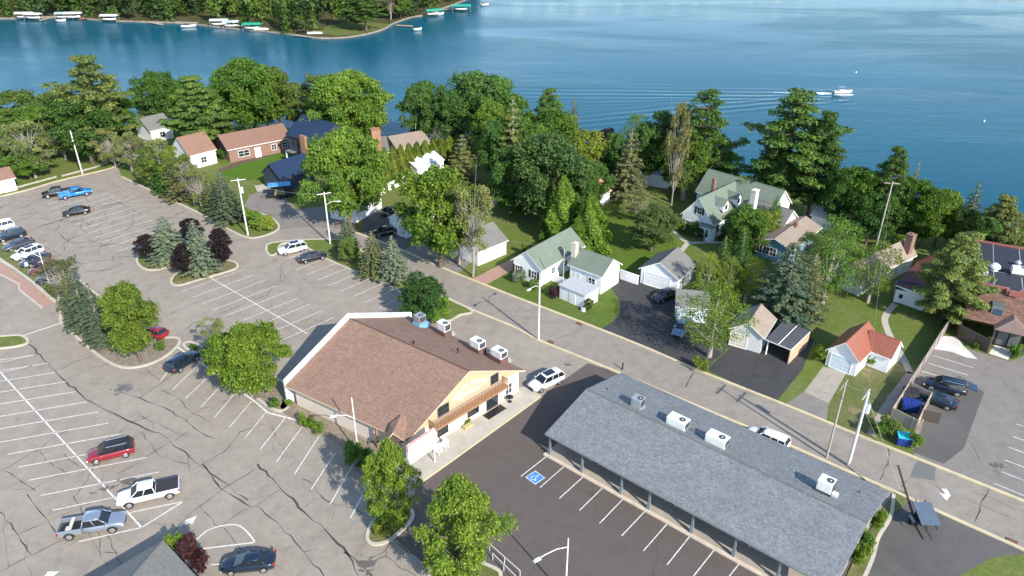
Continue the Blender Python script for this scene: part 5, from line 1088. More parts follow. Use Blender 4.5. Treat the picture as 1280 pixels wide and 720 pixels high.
Z = lambda b, h: Vector((b.x, b.y, h))
wire(Z(b1, h1-.2), Vector((-150, 150, 8.5)), 'thin wire running off left from the far pole in the upper lot')
wire(Z(b1, h1-.2), Z(b2, h2-.2), 'long thin wire between the far pole and the corner pole'); wire(Z(b2, h2-.3), Z(b3, h3-.3), 'thin wire from the corner pole to the grass tip pole')
wire(Z(b3, h3-.3), Z(b10, h10), 'thin wire from the grass tip pole to the tan pole', 1.2); wire(Z(b6, h6-.2), Z(b7, h7-.2), 'short wire between the slim pole and the transformer pole', .1)
wire(Z(b7, h7-.3), Z(b5, h5-.3), 'long wire from the transformer pole towards the leaning grey pole', 1.5, .011)
wire(Z(b7, h7-2.2), P(1098, 552), 'steep guy wire from the transformer pole to the bed by the bins', .01, .022); wire(Z(b7, h7-.6), P(1128, 622), 'pale guy wire from the transformer pole down to the corner planting', .01, .022)
# small signs
def sgn(px, label, shape='disc', col=WHITE, h=2.1):
    r = empty('road_sign', P(*px), R(20), label, 'sign'); m = MB(); m.tube((0, 0, 0), (0, 0, h+.2), .035); m.build('post', STEEL, r); m = MB()
    if shape == 'disc': m.tube((0, -.05, h), (0, -.04, h), .36, n=8)
    else: m.box(-.22, .22, -.05, -.04, h-.3, h+.3)
    m.build('face', col, r)
sgn((338, 284), 'pale octagonal road sign back at the mouth of the upper drive'); sgn((286, 325), 'small grey sign on a post at the right end of the purple tree island', 'r', STEEL, 1.9); sgn((38, 345), 'small white sign in the grass strip left of the parked row', 'r')
sgn((145, 381), 'dark small sign behind the bright tree of the left island', 'r', DKGREY)
bx_ = empty('utility_box', P(729, 389), R(-41), 'tiny white meter box on the corner lawn by the kerb', 'box'); m = MB(); m.box(-.25, .25, -.2, .2, 0, .5, top=(.03,)*4); m.build('housing', WHITE, bx_); m = MB(); m.box(-.28, .28, -.23, .23, .5, .55); m.build('lid', WHITE, bx_)
bl_ = empty('kerb_post', P(778, 462), 0, 'short dark post at the kerb by the back corner of the grey roof', 'bollard'); m = MB(); m.tube((0, 0, 0), (0, 0, 1.0), .1, n=12); m.build('shaft', NVY, bl_); m = MB(); m.tube((0, 0, 1.0), (0, 0, 1.12), .13, .05, 12); m.build('cap', NVY, bl_)
# guard rails at the top of the lot
fence('guard_rail', [(16, 237), (71, 222)], .38, WOODPOLE, 'pale low guard rail left of the far pole', 'rail', th=.1); fence('guard_rail', [(78, 221), (120, 210), (136, 203)], .38, WOODPOLE, 'low timber guard rail behind the far pole', 'rail', th=.1)
# two hand rails by the bottom tree
for k, (a_, b_) in enumerate((((612, 688), (650, 722)), ((616, 700), (644, 728)))):
    A1_ = P(*a_); B1_ = P(*b_); r = empty('hand_rail', A1_, 0, ['upper pale metal rail beside the bottom tree', 'lower pale metal rail beside the bottom tree'][k], 'rail', 'metal rails by the bottom tree'); v = B1_-A1_; m = MB(); m.tube((0, 0, .9), v+Vector((0, 0, .9)), .04); m.build('rail', POLEW, r)
    for t_ in (0, .5, 1): m = MB(); m.tube(v*t_, v*t_+Vector((0, 0, .9)), .035); m.build('post', POLEW, r)

# ------------------------------------------------------------------ boats and docks
WZ = -.9
def hull(m, L, B_, h, z0=0, mi=0):
    st = [(-L/2, B_*.42, z0, z0+h), (-L*.2, B_*.5, z0-.05, z0+h), (L*.15, B_*.48, z0-.05, z0+h*1.05), (L*.38, B_*.28, z0+.05, z0+h*1.2), (L*.5, B_*.05, z0+.3, z0+h*1.35)]
    loft(m, st, [(0, 0), (.6, .05), (.9, .5), (1, 1), (.85, 1.02), (0, .9)], mi)
q = P(1053, 117, WZ); bt = empty('motor_boat', q, R(4), 'white cabin motor boat under way trailing a foamy wake', 'boat', scale=(.82, .82, .82))
m = MB(); hull(m, 7.0, 2.5, .95, .05); m.build('hull', WHT, bt, smooth=True); m = MB(); m.box(-1.6, 1.2, -.9, .9, .9, 1.6, top=(.1, .8, .12, .12)); cbn = m.build('cabin', WHITE, bt, bevel=.05); m = MB(); m.box(-1.5, .85, -.83, .83, 1.25, 1.62, top=(.1, .35, .1, .1)); m.build('windscreen', CGLASS, cbn)
m = MB(); m.box(-1.9, .6, -1.1, 1.1, 2.3, 2.42); m.build('canopy', NVY, bt)
for x in (-1.4, .5):
    for y in (-.85, .85): m = MB(); m.tube((x, y, 1.2), (x, y, 2.3), .03); m.build('canopy_post', STEEL, bt)
m = MB(); m.box(-3.75, -3.4, -.2, .2, .1, 1.1); m.build('outboard_motor', BLACK, bt)
m = MB(); m.box(-3.2, 2.3, -1.27, -1.262, .55, .62); m.build('red_stripe', RED, bt)
# foam trail
foam = NT('wake_foam'); foam.set(foam.ramp(foam.noise(.9, 5, .7), [(.35, (.55, .66, .70)), (.6, (.86, .88, .88))]), .6)
am_ = foam.ramp(foam.noise(1.4, 5, .75), [(.30, (0, 0, 0)), (.46, (1, 1, 1))]); foam.l(am_, foam.b.inputs['Alpha'])
m = MB(); r2 = random.Random(3); pts = []
for side in (1, -1):
    row = []
    for k in range(30):
        s_ = k/29; x = -3.4-s_*17; wdt = (.75+1.1*math.sin(min(1, s_*1.6)*math.pi)*.8)*(1-s_*.75)
        row.append((x, side*wdt*(1+r2.uniform(-.25, .25))+s_*s_*1.0, .05))
    pts.append(row)
for k in range(29): m.face([pts[1][k], pts[0][k], pts[0][k+1], pts[1][k+1]][::-1])
fo = m.build('boat_wake', foam.m); fo.location = q; fo.rotation_euler.z = R(0); tag(fo, kind='stuff', label='white foam trail behind the moving boat', cat='wake')
m = MB(); m.face([(x, y, .015) for x, y in ((3.0, -1.3), (2.0, -2.1), (-1, -2.3), (-3, -1.6), (-3, -1.0), (2.6, -.8))]); fo = m.build('bow_foam', foam.m); fo.location = q; tag(fo, kind='stuff', label='foam along the hull of the moving boat', cat='foam')
for px, lab in (((1070, 91), 'tiny white buoy just beyond the moving boat'), ((1230, 152), 'white buoy on the open lake at the right')):
    b_ = empty('buoy', P(*px, WZ), 0, lab, 'buoy', 'white buoys on the lake', (.6, .6, .6)); m = MB(); m.tube((0, 0, -.1), (0, 0, .35), .4, .42, 14); m.tube((0, 0, .35), (0, 0, .75), .42, .12, 14); m.build('float', WHITE, b_); m = MB(); m.tube((0, 0, .75), (0, 0, 1.0), .03); m.build('eye', STEEL, b_)
def small_boat(px, rz, label, cov=None, pont=False, L=6):
    r = empty('pontoon_boat' if pont else 'small_boat', P(*px, WZ), rz, label, 'boat', 'boats moored along the peninsula'); m = MB()
    if pont:
        for y in (-.9, .9): m = MB(); m.tube((-L/2, y, .1), (L/2, y, .1), .3, n=10); m.build('pontoon', STEEL, r)
        m = MB(); m.box(-L/2, L/2, -1.2, 1.2, .4, .5); m.build('deck', WHITE, r); m = MB(); [m.box(-L/2+.1, L/2-.2, y-.03, y+.03, .5, 1.15) for y in (-1.15,)]; m.box(-L/2+.1, -L/2+.16, -1.1, 1.1, .5, 1.15); m.build('railing', WHITE, r); m = MB(); m.box(-L*.3, L*.25, -1.0, 1.0, .5, 1.0); m.build('seats', WHT, r)
    else: hull(m, L, 2.2, .9, .0); m.build('hull', WHT, r, smooth=True); m = MB(); m.box(-L*.3, L*.1, -.7, .7, .85, 1.3, top=(.1, .5, .1, .1)); m.build('cockpit', BLACK, r)
    if cov:
        m = MB(); m.box(-L*.25, L*.3, -1.2, 1.2, 2.2, 2.35, top=(.3, .3, .3, .3)); m.build('canopy', cov, r)
        for x in (-L*.2, L*.25):
            for y in (-1.1, 1.1): m = MB(); m.tube((x, y, .5), (x, y, 2.2), .04); m.build('canopy_post', STEEL, r)
def boat_lift(px, rz, label, col, L=7.5, B_=3.4):
    px = (px[0], px[1]+3.5)
    r = empty('boat_lift', P(*px, WZ), rz, label, 'boat lift', 'canopied boat lifts along the peninsula')
    m = MB(); t_ = 2.6; rs_ = [(-L/2, -B_/2, t_), (L/2, -B_/2, t_), (L/2, 0, t_+.7), (-L/2, 0, t_+.7)]; m.face(rs_); m.face([(-L/2, 0, t_+.7), (L/2, 0, t_+.7), (L/2, B_/2, t_), (-L/2, B_/2, t_)]); m.face([(-L/2, -B_/2, t_), (-L/2, 0, t_+.7), (-L/2, B_/2, t_)]); m.face([(L/2, -B_/2, t_), (L/2, B_/2, t_), (L/2, 0, t_+.7)]); m.face([(-L/2, -B_/2, t_-.02), (-L/2, B_/2, t_-.02), (L/2, B_/2, t_-.02), (L/2, -B_/2, t_-.02)]); m.build('canopy', col, r)
    for x in (-L/2+.3, L/2-.3):
        for y in (-B_/2+.2, B_/2-.2): m = MB(); m.tube((x, y, -.5), (x, y, t_), .06); m.build('post', STEEL, r)
    m = MB(); hull(m, 6, 2.2, .8, .8); m.build('cradled_hull', WHT, r, smooth=True)
CVW = simple('white_canvas', (.55, .55, .53), .7); CVG = simple('green_canvas', (.02, .30, .20), .7); CVB = simple('grey_blue_canvas', (.30, .40, .46), .7); CVA = simple('grey_canvas', (.48, .50, .50), .7)
for px, a, lab, c in (((32, 21), .1, 'white canopied boat lift, first from the left by the peninsula', CVW), ((43, 22), -.1, 'white canopied boat lift, second from the left by the peninsula', CVW), ((82, 21), .2, 'faded blue canopied boat lift left of the red dock', CVB), ((93, 21), .15, 'white canopied boat lift beside the red dock', CVW), ((138, 24), .0, 'lone white canopied boat lift in front of the dark wood', CVW),
    ((275, 30), .1, 'grey canopied boat lift, leftmost of the cluster at the cove', CVA), ((291, 32), .1, 'blue grey canopied boat lift in the middle of the cove cluster', CVB), ((304, 32), .1, 'grey canopied boat lift near the right of the cove cluster', CVA), ((316, 35), .0, 'green canopied boat lift at the right of the cove cluster', CVG), ((542, 17), .5, 'green canopied boat lift beside the long pier', CVG), ((577, 11), .05, 'large green canopied boat lift at the end of the long pier', CVG)): boat_lift(px, a, lab, c, 9 if px[0] == 577 else 7.5, 4.2 if px[0] == 577 else 3.4)
small_boat((236, 34), .3, 'white motor boat moored alone off the wooded bank', L=6); small_boat((327, 38), .1, 'white pontoon boat at the right of the cove cluster', pont=True); small_boat((394, 43), .1, 'white pontoon boat moored left of the grassy point', pont=True); small_boat((77, 27), .0, 'little white boat floating off the left boat lifts', L=4)
small_boat((522, 38), .2, 'small white boat floating right of the grassy point', L=3.5); small_boat((548, 19), .6, 'white boat beside the green canopied lift', L=6); small_boat((606, 7), .2, 'tiny white boat on open water beyond the pier', L=4)
def dock(px, wd, label, mt=None):
    pts = W(px); pts = [Vector((p.x, p.y, 0)) for p in pts]; o = pts[0]; r = empty('dock', (o.x, o.y, WZ), 0, label, 'dock', 'docks along the peninsula'); m = MB(); strip(m, [p-o for p in pts], wd, .35, .12); m.build('decking', mt or CONC_D, r)
    for p in pts: m = MB(); m.tube((p.x-o.x, p.y-o.y, -.6), (p.x-o.x, p.y-o.y, .34), .08); m.build('pile', WOODPOLE, r)
dock([(495, 30), (515, 31)], 2.0, 'small tan dock on the right side of the grassy point', TANS); dock([(546, 10), (572, 11)], 1.6, 'long pier reaching the large green boat lift'); dock([(187, 26), (202, 29)], 2, 'pale dock at the sandy landing'); dock([(218, 26), (247, 27)], 2.5, 'long pale dock left of the cove cluster'); dock([(62, 21), (50, 24)], 1.5, 'narrow dock beside the left boat lifts')
dock([(98, 22), (108, 21)], 4, 'reddish dock beside the white boat lifts', simple('red_deck', (.34, .12, .08), .8)); dock([(366, 42), (390, 45)], 1.5, 'low dock behind the pontoon boat by the point')

# ------------------------------------------------------------------ trees
LEAF = bpy.data.materials.new('leaves'); LEAF.use_nodes = True; _t = LEAF.node_tree; _b = _t.nodes['Principled BSDF']
_oi = _t.nodes.new('ShaderNodeObjectInfo'); _ge = _t.nodes.new('ShaderNodeNewGeometry'); _rp = _t.nodes.new('ShaderNodeValToRGB')
_rp.color_ramp.elements[0].color = (.85, .92, .78, 1); _rp.color_ramp.elements[1].color = (1.95, 1.82, 1.6, 1); _t.links.new(_ge.outputs['Random Per Island'], _rp.inputs[0])
_mx = _t.nodes.new('ShaderNodeMix'); _mx.data_type = 'RGBA'; _mx.blend_type = 'MULTIPLY'; _mx.inputs[0].default_value = 1
_t.links.new(_oi.outputs['Color'], _mx.inputs[6]); _t.links.new(_rp.outputs[0], _mx.inputs[7])
_tc = _t.nodes.new('ShaderNodeTexCoord'); _nz = _t.nodes.new('ShaderNodeTexNoise'); _nz.inputs['Scale'].default_value = .55; _t.links.new(_tc.outputs['Object'], _nz.inputs['Vector'])
_r2 = _t.nodes.new('ShaderNodeValToRGB'); _r2.color_ramp.elements[0].position = .35; _r2.color_ramp.elements[1].position = .65; _r2.color_ramp.elements[0].color = (.72, .80, .8, 1); _r2.color_ramp.elements[1].color = (1.25, 1.15, .95, 1); _t.links.new(_nz.outputs['Fac'], _r2.inputs[0])
_m2 = _t.nodes.new('ShaderNodeMix'); _m2.data_type = 'RGBA'; _m2.blend_type = 'MULTIPLY'; _m2.inputs[0].default_value = 1; _t.links.new(_mx.outputs[2], _m2.inputs[6]); _t.links.new(_r2.outputs[0], _m2.inputs[7])
_t.links.new(_m2.outputs[2], _b.inputs['Base Color']); _b.inputs['Roughness'].default_value = .55; _b.inputs['Specular IOR Level'].default_value = .25
_tr = _t.nodes.new('ShaderNodeBsdfTranslucent'); _t.links.new(_m2.outputs[2], _tr.inputs['Color']); _ms = _t.nodes.new('ShaderNodeMixShader'); _ms.inputs[0].default_value = .42
_t.links.new(_b.outputs[0], _ms.inputs[1]); _t.links.new(_tr.outputs[0], _ms.inputs[2]); _t.links.new(_ms.outputs[0], _t.nodes['Material Output'].inputs[0])

def quads_mesh(name, cen, nor, size, rs, up=None, asp=1.0):
    """many small leaf faces; cen (N,3), nor (N,3) facing, size (N,)"""
    N = len(cen); nor = nor/np.maximum(np.linalg.norm(nor, axis=1, keepdims=True), 1e-6)
    ref = rs.normal(size=(N, 3)) if up is None else up+rs.normal(size=(N, 3))*.15
    u = np.cross(nor, ref); u /= np.maximum(np.linalg.norm(u, axis=1, keepdims=True), 1e-6); v = np.cross(nor, u)
    a = size[:, None]; j = lambda: rs.uniform(.7, 1.25, size=(N, 1))
    P4 = np.stack([cen-u*a*j()*.5, cen-v*a*asp*j()*.5, cen+u*a*j()*.5+nor*a*.12, cen+v*a*asp*j()*.5], 1)
    me = bpy.data.meshes.new(name); me.vertices.add(N*4); me.vertices.foreach_set('co', P4.reshape(-1)); me.loops.add(N*4); me.loops.foreach_set('vertex_index', np.arange(N*4))
    me.polygons.add(N); me.polygons.foreach_set('loop_start', np.arange(N)*4); me.polygons.foreach_set('loop_total', np.full(N, 4)); me.materials.append(LEAF); me.update(calc_edges=True); return me
def blobs(rs, cs, rad, per, size, flat=1.0, inner=.35, rnd=.7):
    C_, N_, S_ = [], [], []
    for c, r_ in zip(cs, rad):
        n = int(per*(r_**2)); d = rs.normal(size=(n, 3)); d /= np.linalg.norm(d, axis=1, keepdims=True); d[:, 2] = np.where(d[:, 2] < -.35, -d[:, 2], d[:, 2])
        rr = r_*(inner+(1-inner)*rs.uniform(0, 1, (n, 1))**.45); bump = 1+.18*np.sin(d[:, :1]*7+c[0])+.15*np.sin(d[:, 1:2]*9+c[1])
        C_.append(c+d*rr*bump*np.array([1, 1, flat])); N_.append(d+rs.normal(size=(n, 3))*rnd+np.array([.25, -.35, .4])); S_.append(size*rs.uniform(.6, 1.4, n))
    return np.concatenate(C_), np.concatenate(N_), np.concatenate(S_)
def trunk_mesh(name, h, r0, limbs, mat, seed=0, bend=.0):
    m = MB(); rg = random.Random(seed); pts = [Vector((0, 0, -.1))]; N = 5
    for k in range(1, N+1): pts.append(Vector((rg.uniform(-bend, bend), rg.uniform(-bend, bend), h*k/N)))
    for k in range(N): m.tube(pts[k], pts[k+1], r0*(1-k/N*.8), r0*(1-(k+1)/N*.8), 7, cap=False)
    for (t_, e, r_) in limbs:
        a = pts[0].lerp(pts[-1], t_); a = Vector((a.x, a.y, h*t_)); e = Vector(e); mid = a.lerp(e, .5)+Vector((0, 0, -.06*(e-a).length)); m.tube(a, mid, r_, r_*.7, 5, cap=False); m.tube(mid, e, r_*.7, r_*.25, 5, cap=False)
    return mesh(name, m.v, m.f, mat, smooth=True)
PROTO = {}
# every prototype: height 10, crown radius about 3.6 (scaled per tree)
def deciduous(seed, low=.2, up=False, dens=2.0, R0=3.7, sz=.34, nb=54, mat=None, top=10, squash=1.0):
    rs = np.random.RandomState(seed); cs, rad = [], []
    zc, hz = top*(1+low)/2, top*(1-low)/2; ph = rs.uniform(0, 6.28, 4)
    for k in range(nb):
        z = -1+2*(k+.5)/nb; a = k*2.39996+rs.uniform(-.3, .3); pr_ = math.sqrt(max(0, 1-z*z))
        if up: pr_ = (1-max(0, z)**1.6)*(.55+.45*min(1, (z+1)*1.6)); 
        k_ = (.70+.19*math.sin(2*a+ph[0])+.17*math.sin(3*a+ph[1]+z*4)+rs.uniform(-.22, .2))
        r_ = rs.uniform(.55, 1.25)*(R0/3.7)*(.75 if up else 1)
        cs.append(np.array([R0*k_*pr_*math.cos(a), R0*k_*pr_*math.sin(a), min(zc+z*hz*.84*rs.uniform(.88, 1.06), top-r_*.7)])); rad.append(r_)
    cs.append(np.array([0, 0, zc])); rad.append(R0*.42)
    c, n, s = blobs(rs, cs, rad, 210*dens, sz*.62, .85, rnd=.85)
    limbs = [(rs.uniform(.25, .7), tuple(q*np.array([.85, .85, .97])), .09) for q in cs[::3]]
    return trunk_mesh('trunk', top*.72, .28, limbs, mat or BARK, seed, .12), quads_mesh('crown', c, n, s, rs)
def spruce(seed, R0=2.6, lv=19, dens=1.9, low=.06, gap=0, sz=.27, power=.85, mat=None):
    rs = np.random.RandomState(seed); C_, N_, S_, U_ = [], [], [], []; limbs = []
    for l in range(lv):
        t_ = low+(1-low)*(l+.5)/lv; z = 10*t_; Rl = R0*(1-t_)**power*rs.uniform(.86, 1.1)+.12; nb = max(5, int(13*(1-t_)+5))
        for b in range(nb):
            if gap and rs.uniform() < gap: continue
            a = 2*math.pi*b/nb+rs.uniform(-.25, .25)+l*.7; Lb = Rl*rs.uniform(.78, 1.12); n = max(4, int(Lb*15*dens)); s = rs.uniform(.12, 1, n)**.75; w_ = (1-s)*.30*Lb*.6+.10
            off = rs.uniform(-1, 1, n)*w_; dz = -.30*s*Lb*.55+.22*s*s*Lb*.6-np.abs(off)*.3
            d = np.array([math.cos(a), math.sin(a), 0]); p = np.array([-math.sin(a), math.cos(a), 0])
            C_.append(d*(s*Lb)[:, None]+p*off[:, None]+np.stack([0*s, 0*s, z+dz+rs.uniform(-.1, .1, n)], 1)); N_.append(np.tile(d*.45+np.array([0, 0, 1.]), (n, 1))+rs.normal(size=(n, 3))*.45); S_.append(sz*rs.uniform(.6, 1.3, n)*(1-.3*t_))
            if b % 3 == 0: limbs.append((t_/.97 if t_ < .95 else .95, tuple(d*Lb*.8+np.array([0, 0, z-.12*Lb])), .035))
    return trunk_mesh('trunk', 9.7, .17, limbs, mat or BARKG, seed), quads_mesh('crown', np.concatenate(C_), np.concatenate(N_), np.concatenate(S_), rs, asp=.7)
def pine(seed, R0=3.3, low=.16, levels=15, dens=1.15, ragged=.25, sz=.25):
    rs = np.random.RandomState(seed); cs, rad, limbs = [], [], []
    for l in range(levels):
        t_ = low+(1-low)*(l+.4)/levels; z = 10*t_; env = min(1, (1.03-t_)*1.55)**.85*min(1, .6+(t_-low)*2.5)
        nb = rs.randint(5, 8) if t_ < .85 else 4; a0 = rs.uniform(0, 6.28)
        for b in range(nb):
            a = a0+2*math.pi*b/nb+rs.uniform(-.35, .35); Lb = R0*env*rs.uniform(1-ragged*1.6, 1+ragged*.5)+.15; e = np.array([math.cos(a)*Lb, math.sin(a)*Lb, z+.25*Lb*rs.uniform(.3, 1.0)-.12])
            limbs.append((min(.97, t_), tuple(e), .06)); ns = max(2, int(Lb*2.1))
            for k in range(ns):
                f = .28+.72*(k+.6)/ns; cs.append(np.array([e[0]*f, e[1]*f, z+(e[2]-z)*f+.12])+rs.normal(size=3)*.14); rad.append(rs.uniform(.38, .70))
    cs.append(np.array([0, 0, 9.6])); rad.append(.5)
    c, n, s = blobs(rs, cs, rad, 300*dens, sz, .38, .2, .6)
    return trunk_mesh('trunk', 9.6, .22, limbs, BARK, seed, .08), quads_mesh('crown', c, n, s, rs, asp=.55)
def cedar(seed, R0=1.7, dens=1.0, sz=.23):
    rs = np.random.RandomState(seed); n = int(9000*dens); t_ = rs.uniform(0.02, 1, n)**.9; a = rs.uniform(0, 6.28, n)
    prof = R0*np.minimum(1, (1-t_)**.62*1.12)*(.80+.16*np.sin(a*5+t_*9+seed)+.12*np.sin(a*3-t_*14)); rr = prof*(.55+.45*rs.uniform(0, 1, n)**.4)
    c = np.stack([rr*np.cos(a), rr*np.sin(a), t_*10], 1); nn = np.stack([np.cos(a), np.sin(a), .35+0*a], 1)+rs.normal(size=(n, 3))*.45
    return trunk_mesh('trunk', 8.5, .16, [], BARKG, seed), quads_mesh('crown', c, nn, sz*rs.uniform(.6, 1.4, n), rs, up=np.array([0, 0, 1.]), asp=1.5)
def scrub(seed, dens=.35, R0=3.2):
    rs = np.random.RandomState(seed); cs, rad = [], []
    for k in range(30):
        z = rs.uniform(.28, .98)*10; r_ = R0*math.sqrt(max(.05, 1-((z-6)/4.6)**2)); a = rs.uniform(0, 6.28); q = rs.uniform(.3, 1)*r_; cs.append(np.array([q*math.cos(a), q*math.sin(a), z])); rad.append(rs.uniform(.55, 1.05))
    c, n, s = blobs(rs, cs, rad, 330*dens, .20, 1, .1, 1.0)
    limbs = [(rs.uniform(.1, .6), tuple(q), .07) for q in cs]+[(rs.uniform(.4, .9), tuple(q+rs.normal(size=3)*.9), .045) for q in cs]+[(rs.uniform(.5, .95), tuple(q+rs.normal(size=3)*1.1), .035) for q in cs]
    return trunk_mesh('trunk', 8.2, .18, limbs, BARKG, seed, .2), quads_mesh('crown', c, n, s, rs)
def bush(seed, nb=14, sz=.13):
    rs = np.random.RandomState(seed); cs, rad = [], []
    for k in range(nb): a = rs.uniform(0, 6.28); q = rs.uniform(0, .75); cs.append(np.array([q*math.cos(a), q*math.sin(a), rs.uniform(.3, 1.25)])); rad.append(rs.uniform(.28, .5))
    c, n, s = blobs(rs, cs, rad, 1100, sz, .9)
    return trunk_mesh('stem', .9, .07, [(.3, tuple(q), .03) for q in cs], BARK, seed), quads_mesh('foliage', c, n, s, rs)
PROTO['round'] = [deciduous(s, .12, sz=.36) for s in (1, 2, 3)]
PROTO['oak'] = [deciduous(s, .10, R0=4.4, nb=64, sz=.36) for s in (4, 5)]
PROTO['maple'] = [deciduous(s, .06, True, R0=3.9, nb=96, sz=.30, dens=2.3) for s in (6, 7)]
PROTO['feathery'] = [deciduous(s, .10, R0=3.3, nb=58, sz=.22, dens=1.0, mat=BARKG) for s in (8, 9)]
PROTO['slim'] = [deciduous(s, .12, True, R0=2.4, nb=40, sz=.30) for s in (10,)]
PROTO['spruce'] = [spruce(s) for s in (11, 12)]; PROTO['loose_spruce'] = [spruce(s, 2.5, 15, 2.3, .06, .08, .30, .72) for s in (13, 14)]
PROTO['pine'] = [pine(s) for s in (15, 16)]; PROTO['ragged_pine'] = [pine(s, 3.7, .22, 9, .9, .42) for s in (17, 18)]; PROTO['dense_pine'] = [pine(s, 3.6, .10, 12, 1.15, .16) for s in (19, 20)]
PROTO['cedar'] = [cedar(s) for s in (21, 22)]; PROTO['scrub'] = [scrub(s, .75) for s in (23, 24)]; PROTO['halfbare'] = [scrub(s, 1.3) for s in (25,)]
PROTO['bush'] = [bush(s) for s in (26, 27)]
GREENS = dict(mid=(.078, .152, .026), dark=(.062, .132, .032), deep=(.042, .094, .028), bright=(.115, .185, .028), yellow=(.16, .20, .035), olive=(.100, .145, .038), grey=(.135, .150, .080), pale=(.165, .19, .080), blue=(.095, .130, .095), bluepale=(.175, .215, .170), pineg=(.080, .145, .036), pined=(.058, .112, .032), purple=(.026, .018, .024), plum=(.055, .022, .030), pinel=(.115, .145, .048), sand=(.16, .165, .080))
WIDE = dict(round=1.14, oak=1.12, pine=1.15, ragged_pine=1.12, dense_pine=1.12, spruce=1.12, loose_spruce=1.15, halfbare=1.15, feathery=1.12, maple=1.12)
tree_rng = random.Random(77); cnt = {}
def tree(kind, base, ytop, wpx, col, label, name=None, group=None, cat='tree', hs=None):
    """base: foot on the ground, ytop / wpx: the height and width it shows"""
    b = P(*base); h = height_at(b, ytop)
    for _ in range(3): b = P(base[0]+base[0]-proj((b.x, b.y, h*.5))[0] if _ == 0 else xx, base[1]); xx = proj((b.x, b.y, 0))[0]+(base[0]-proj((b.x, b.y, h*.5))[0])
    k = (b.x, b.y, h*.5); dist = proj(k)[2]; rad = wpx*dist/FPX/2*WIDE.get(kind, 1.0)
    pr_ = PROTO[kind]; i = cnt.get(kind, 0); cnt[kind] = i+1; tm, cm = pr_[i % len(pr_)]
    v = np.empty(len(cm.vertices)*3); 
    if not cm.get('rad'):
        cm.vertices.foreach_get('co', v); v = v.reshape(-1, 3); cm['rad'] = float(np.percentile(np.hypot(v[:, 0], v[:, 1]), 97)); cm['top'] = float(np.percentile(v[:, 2], 99.7))
    sx = rad/cm['rad']; sz_ = h/cm['top']
    nm = name or {'spruce': 'spruce_tree', 'loose_spruce': 'spruce_tree', 'pine': 'pine_tree', 'ragged_pine': 'pine_tree', 'dense_pine': 'pine_tree', 'cedar': 'cedar_tree', 'bush': 'shrub'}.get(kind, 'broadleaf_tree')
    r = empty(nm, b, tree_rng.uniform(0, 6.28), label, cat, group, (sx*tree_rng.uniform(.95, 1.05), sx*tree_rng.uniform(.95, 1.05), sz_))
    o = bpy.data.objects.new('stem' if kind == 'bush' else 'trunk', tm); C.objects.link(o); o.parent = r
    o = bpy.data.objects.new('foliage' if kind == 'bush' else 'crown', cm); C.objects.link(o); o.parent = r
    c = GREENS[col] if isinstance(col, str) else col; f = tree_rng.uniform(.9, 1.1); o.color = (c[0]*f*tree_rng.uniform(.94, 1.06), c[1]*f, c[2]*f, 1)
    return r
g1 = 'trees along the left shore'
tree('ragged_pine', (120, 196), 70, 88, 'pinel', 'tallest ragged pine rising above the left shore trees', group=g1)
tree('round', (105, 204), 124, 74, 'dark', 'dark round tree right behind the far utility pole', group=g1)
tree('round', (22, 180), 114, 66, 'olive', 'olive tree at the left edge of the shore below the lake', group=g1)
tree('round', (70, 182), 116, 52, 'olive', 'olive green tree just left of the tallest ragged pine', group=g1)
tree('halfbare', (34, 222), 150, 52, 'pale', 'pale half bare tree on the lawn by the rust roofed shed', group=g1)
tree('round', (33, 224), 188, 42, 'mid', 'small green tree on the lawn in front of the half bare tree', group=g1)
tree('pine', (5, 200), 138, 40, 'pineg', 'pine cut by the left edge of the picture', group=g1)
tree('halfbare', (75, 200), 150, 40, 'olive', 'thin olive tree between the lawn and the dark round tree', group=g1)
tree('oak', (197, 160), 90, 56, 'dark', 'dark broadleaf tree between the ragged pine and the shore pine', group=g1)
tree('dense_pine', (247, 190), 96, 66, 'pineg', 'bright green pine above the rust brown mansard house', group=g1)
tree('oak', (312, 168), 76, 84, 'mid', 'very large broadleaf tree above the brown ranch house', group=g1)
tree('round', (282, 165), 86, 40, 'mid', 'rounded tree filling the gap left of the very large shore tree', group=g1)
tree('round', (345, 164), 84, 46, 'olive', 'olive tree on the right flank of the very large shore tree', group=g1)
tree('loose_spruce', (388, 164), 92, 34, 'grey', 'sparse greyish spruce left of the navy house roof', group=g1)
tree('halfbare', (400, 170), 95, 38, 'olive', 'olive half bare tree rising behind the navy roof', group=g1)
tree('oak', (437, 190), 90, 82, 'bright', 'broad bright tree on the shore right of the navy house', group=g1)
tree('round', (418, 176), 94, 44, 'olive', 'yellowish tree behind the broad bright shore tree', group=g1)
for kd, x, y, yt, w_, c, lb in (('round', 50, 196, 132, 52, 'mid', 'green tree filling the belt between the olive edge trees'), ('dense_pine', 88, 186, 108, 44, 'pineg', 'pine shoulder just left of the tallest ragged pine'), ('round', 148, 190, 118, 44, 'mid', 'green tree just right of the tallest ragged pine'), ('oak', 224, 158, 102, 40, 'mid', 'green tree between the dark tree and the shore pine'), ('dense_pine', 268, 182, 112, 44, 'pineg', 'lower pine right of the bright green shore pine'),
    ('oak', 330, 162, 96, 60, 'mid', 'lower green crown under the very large shore tree'), ('round', 368, 162, 104, 40, 'olive', 'olive crown between the large shore tree and sparse spruce'), ('round', 410, 172, 108, 44, 'olive', 'olive crown just behind the right end of the navy roof'), ('round', 458, 192, 122, 44, 'bright', 'right shoulder of the broad bright shore tree'), ('round', 12, 214, 160, 44, 'dark', 'dark low tree at the left edge under the edge pine'), ('halfbare', 138, 210, 160, 34, 'pale', 'pale twiggy tree between dark round tree and lot screen')): tree(kd, (x, y), yt, w_, c, lb, group=g1)
g2 = 'trees in the middle by the lake'
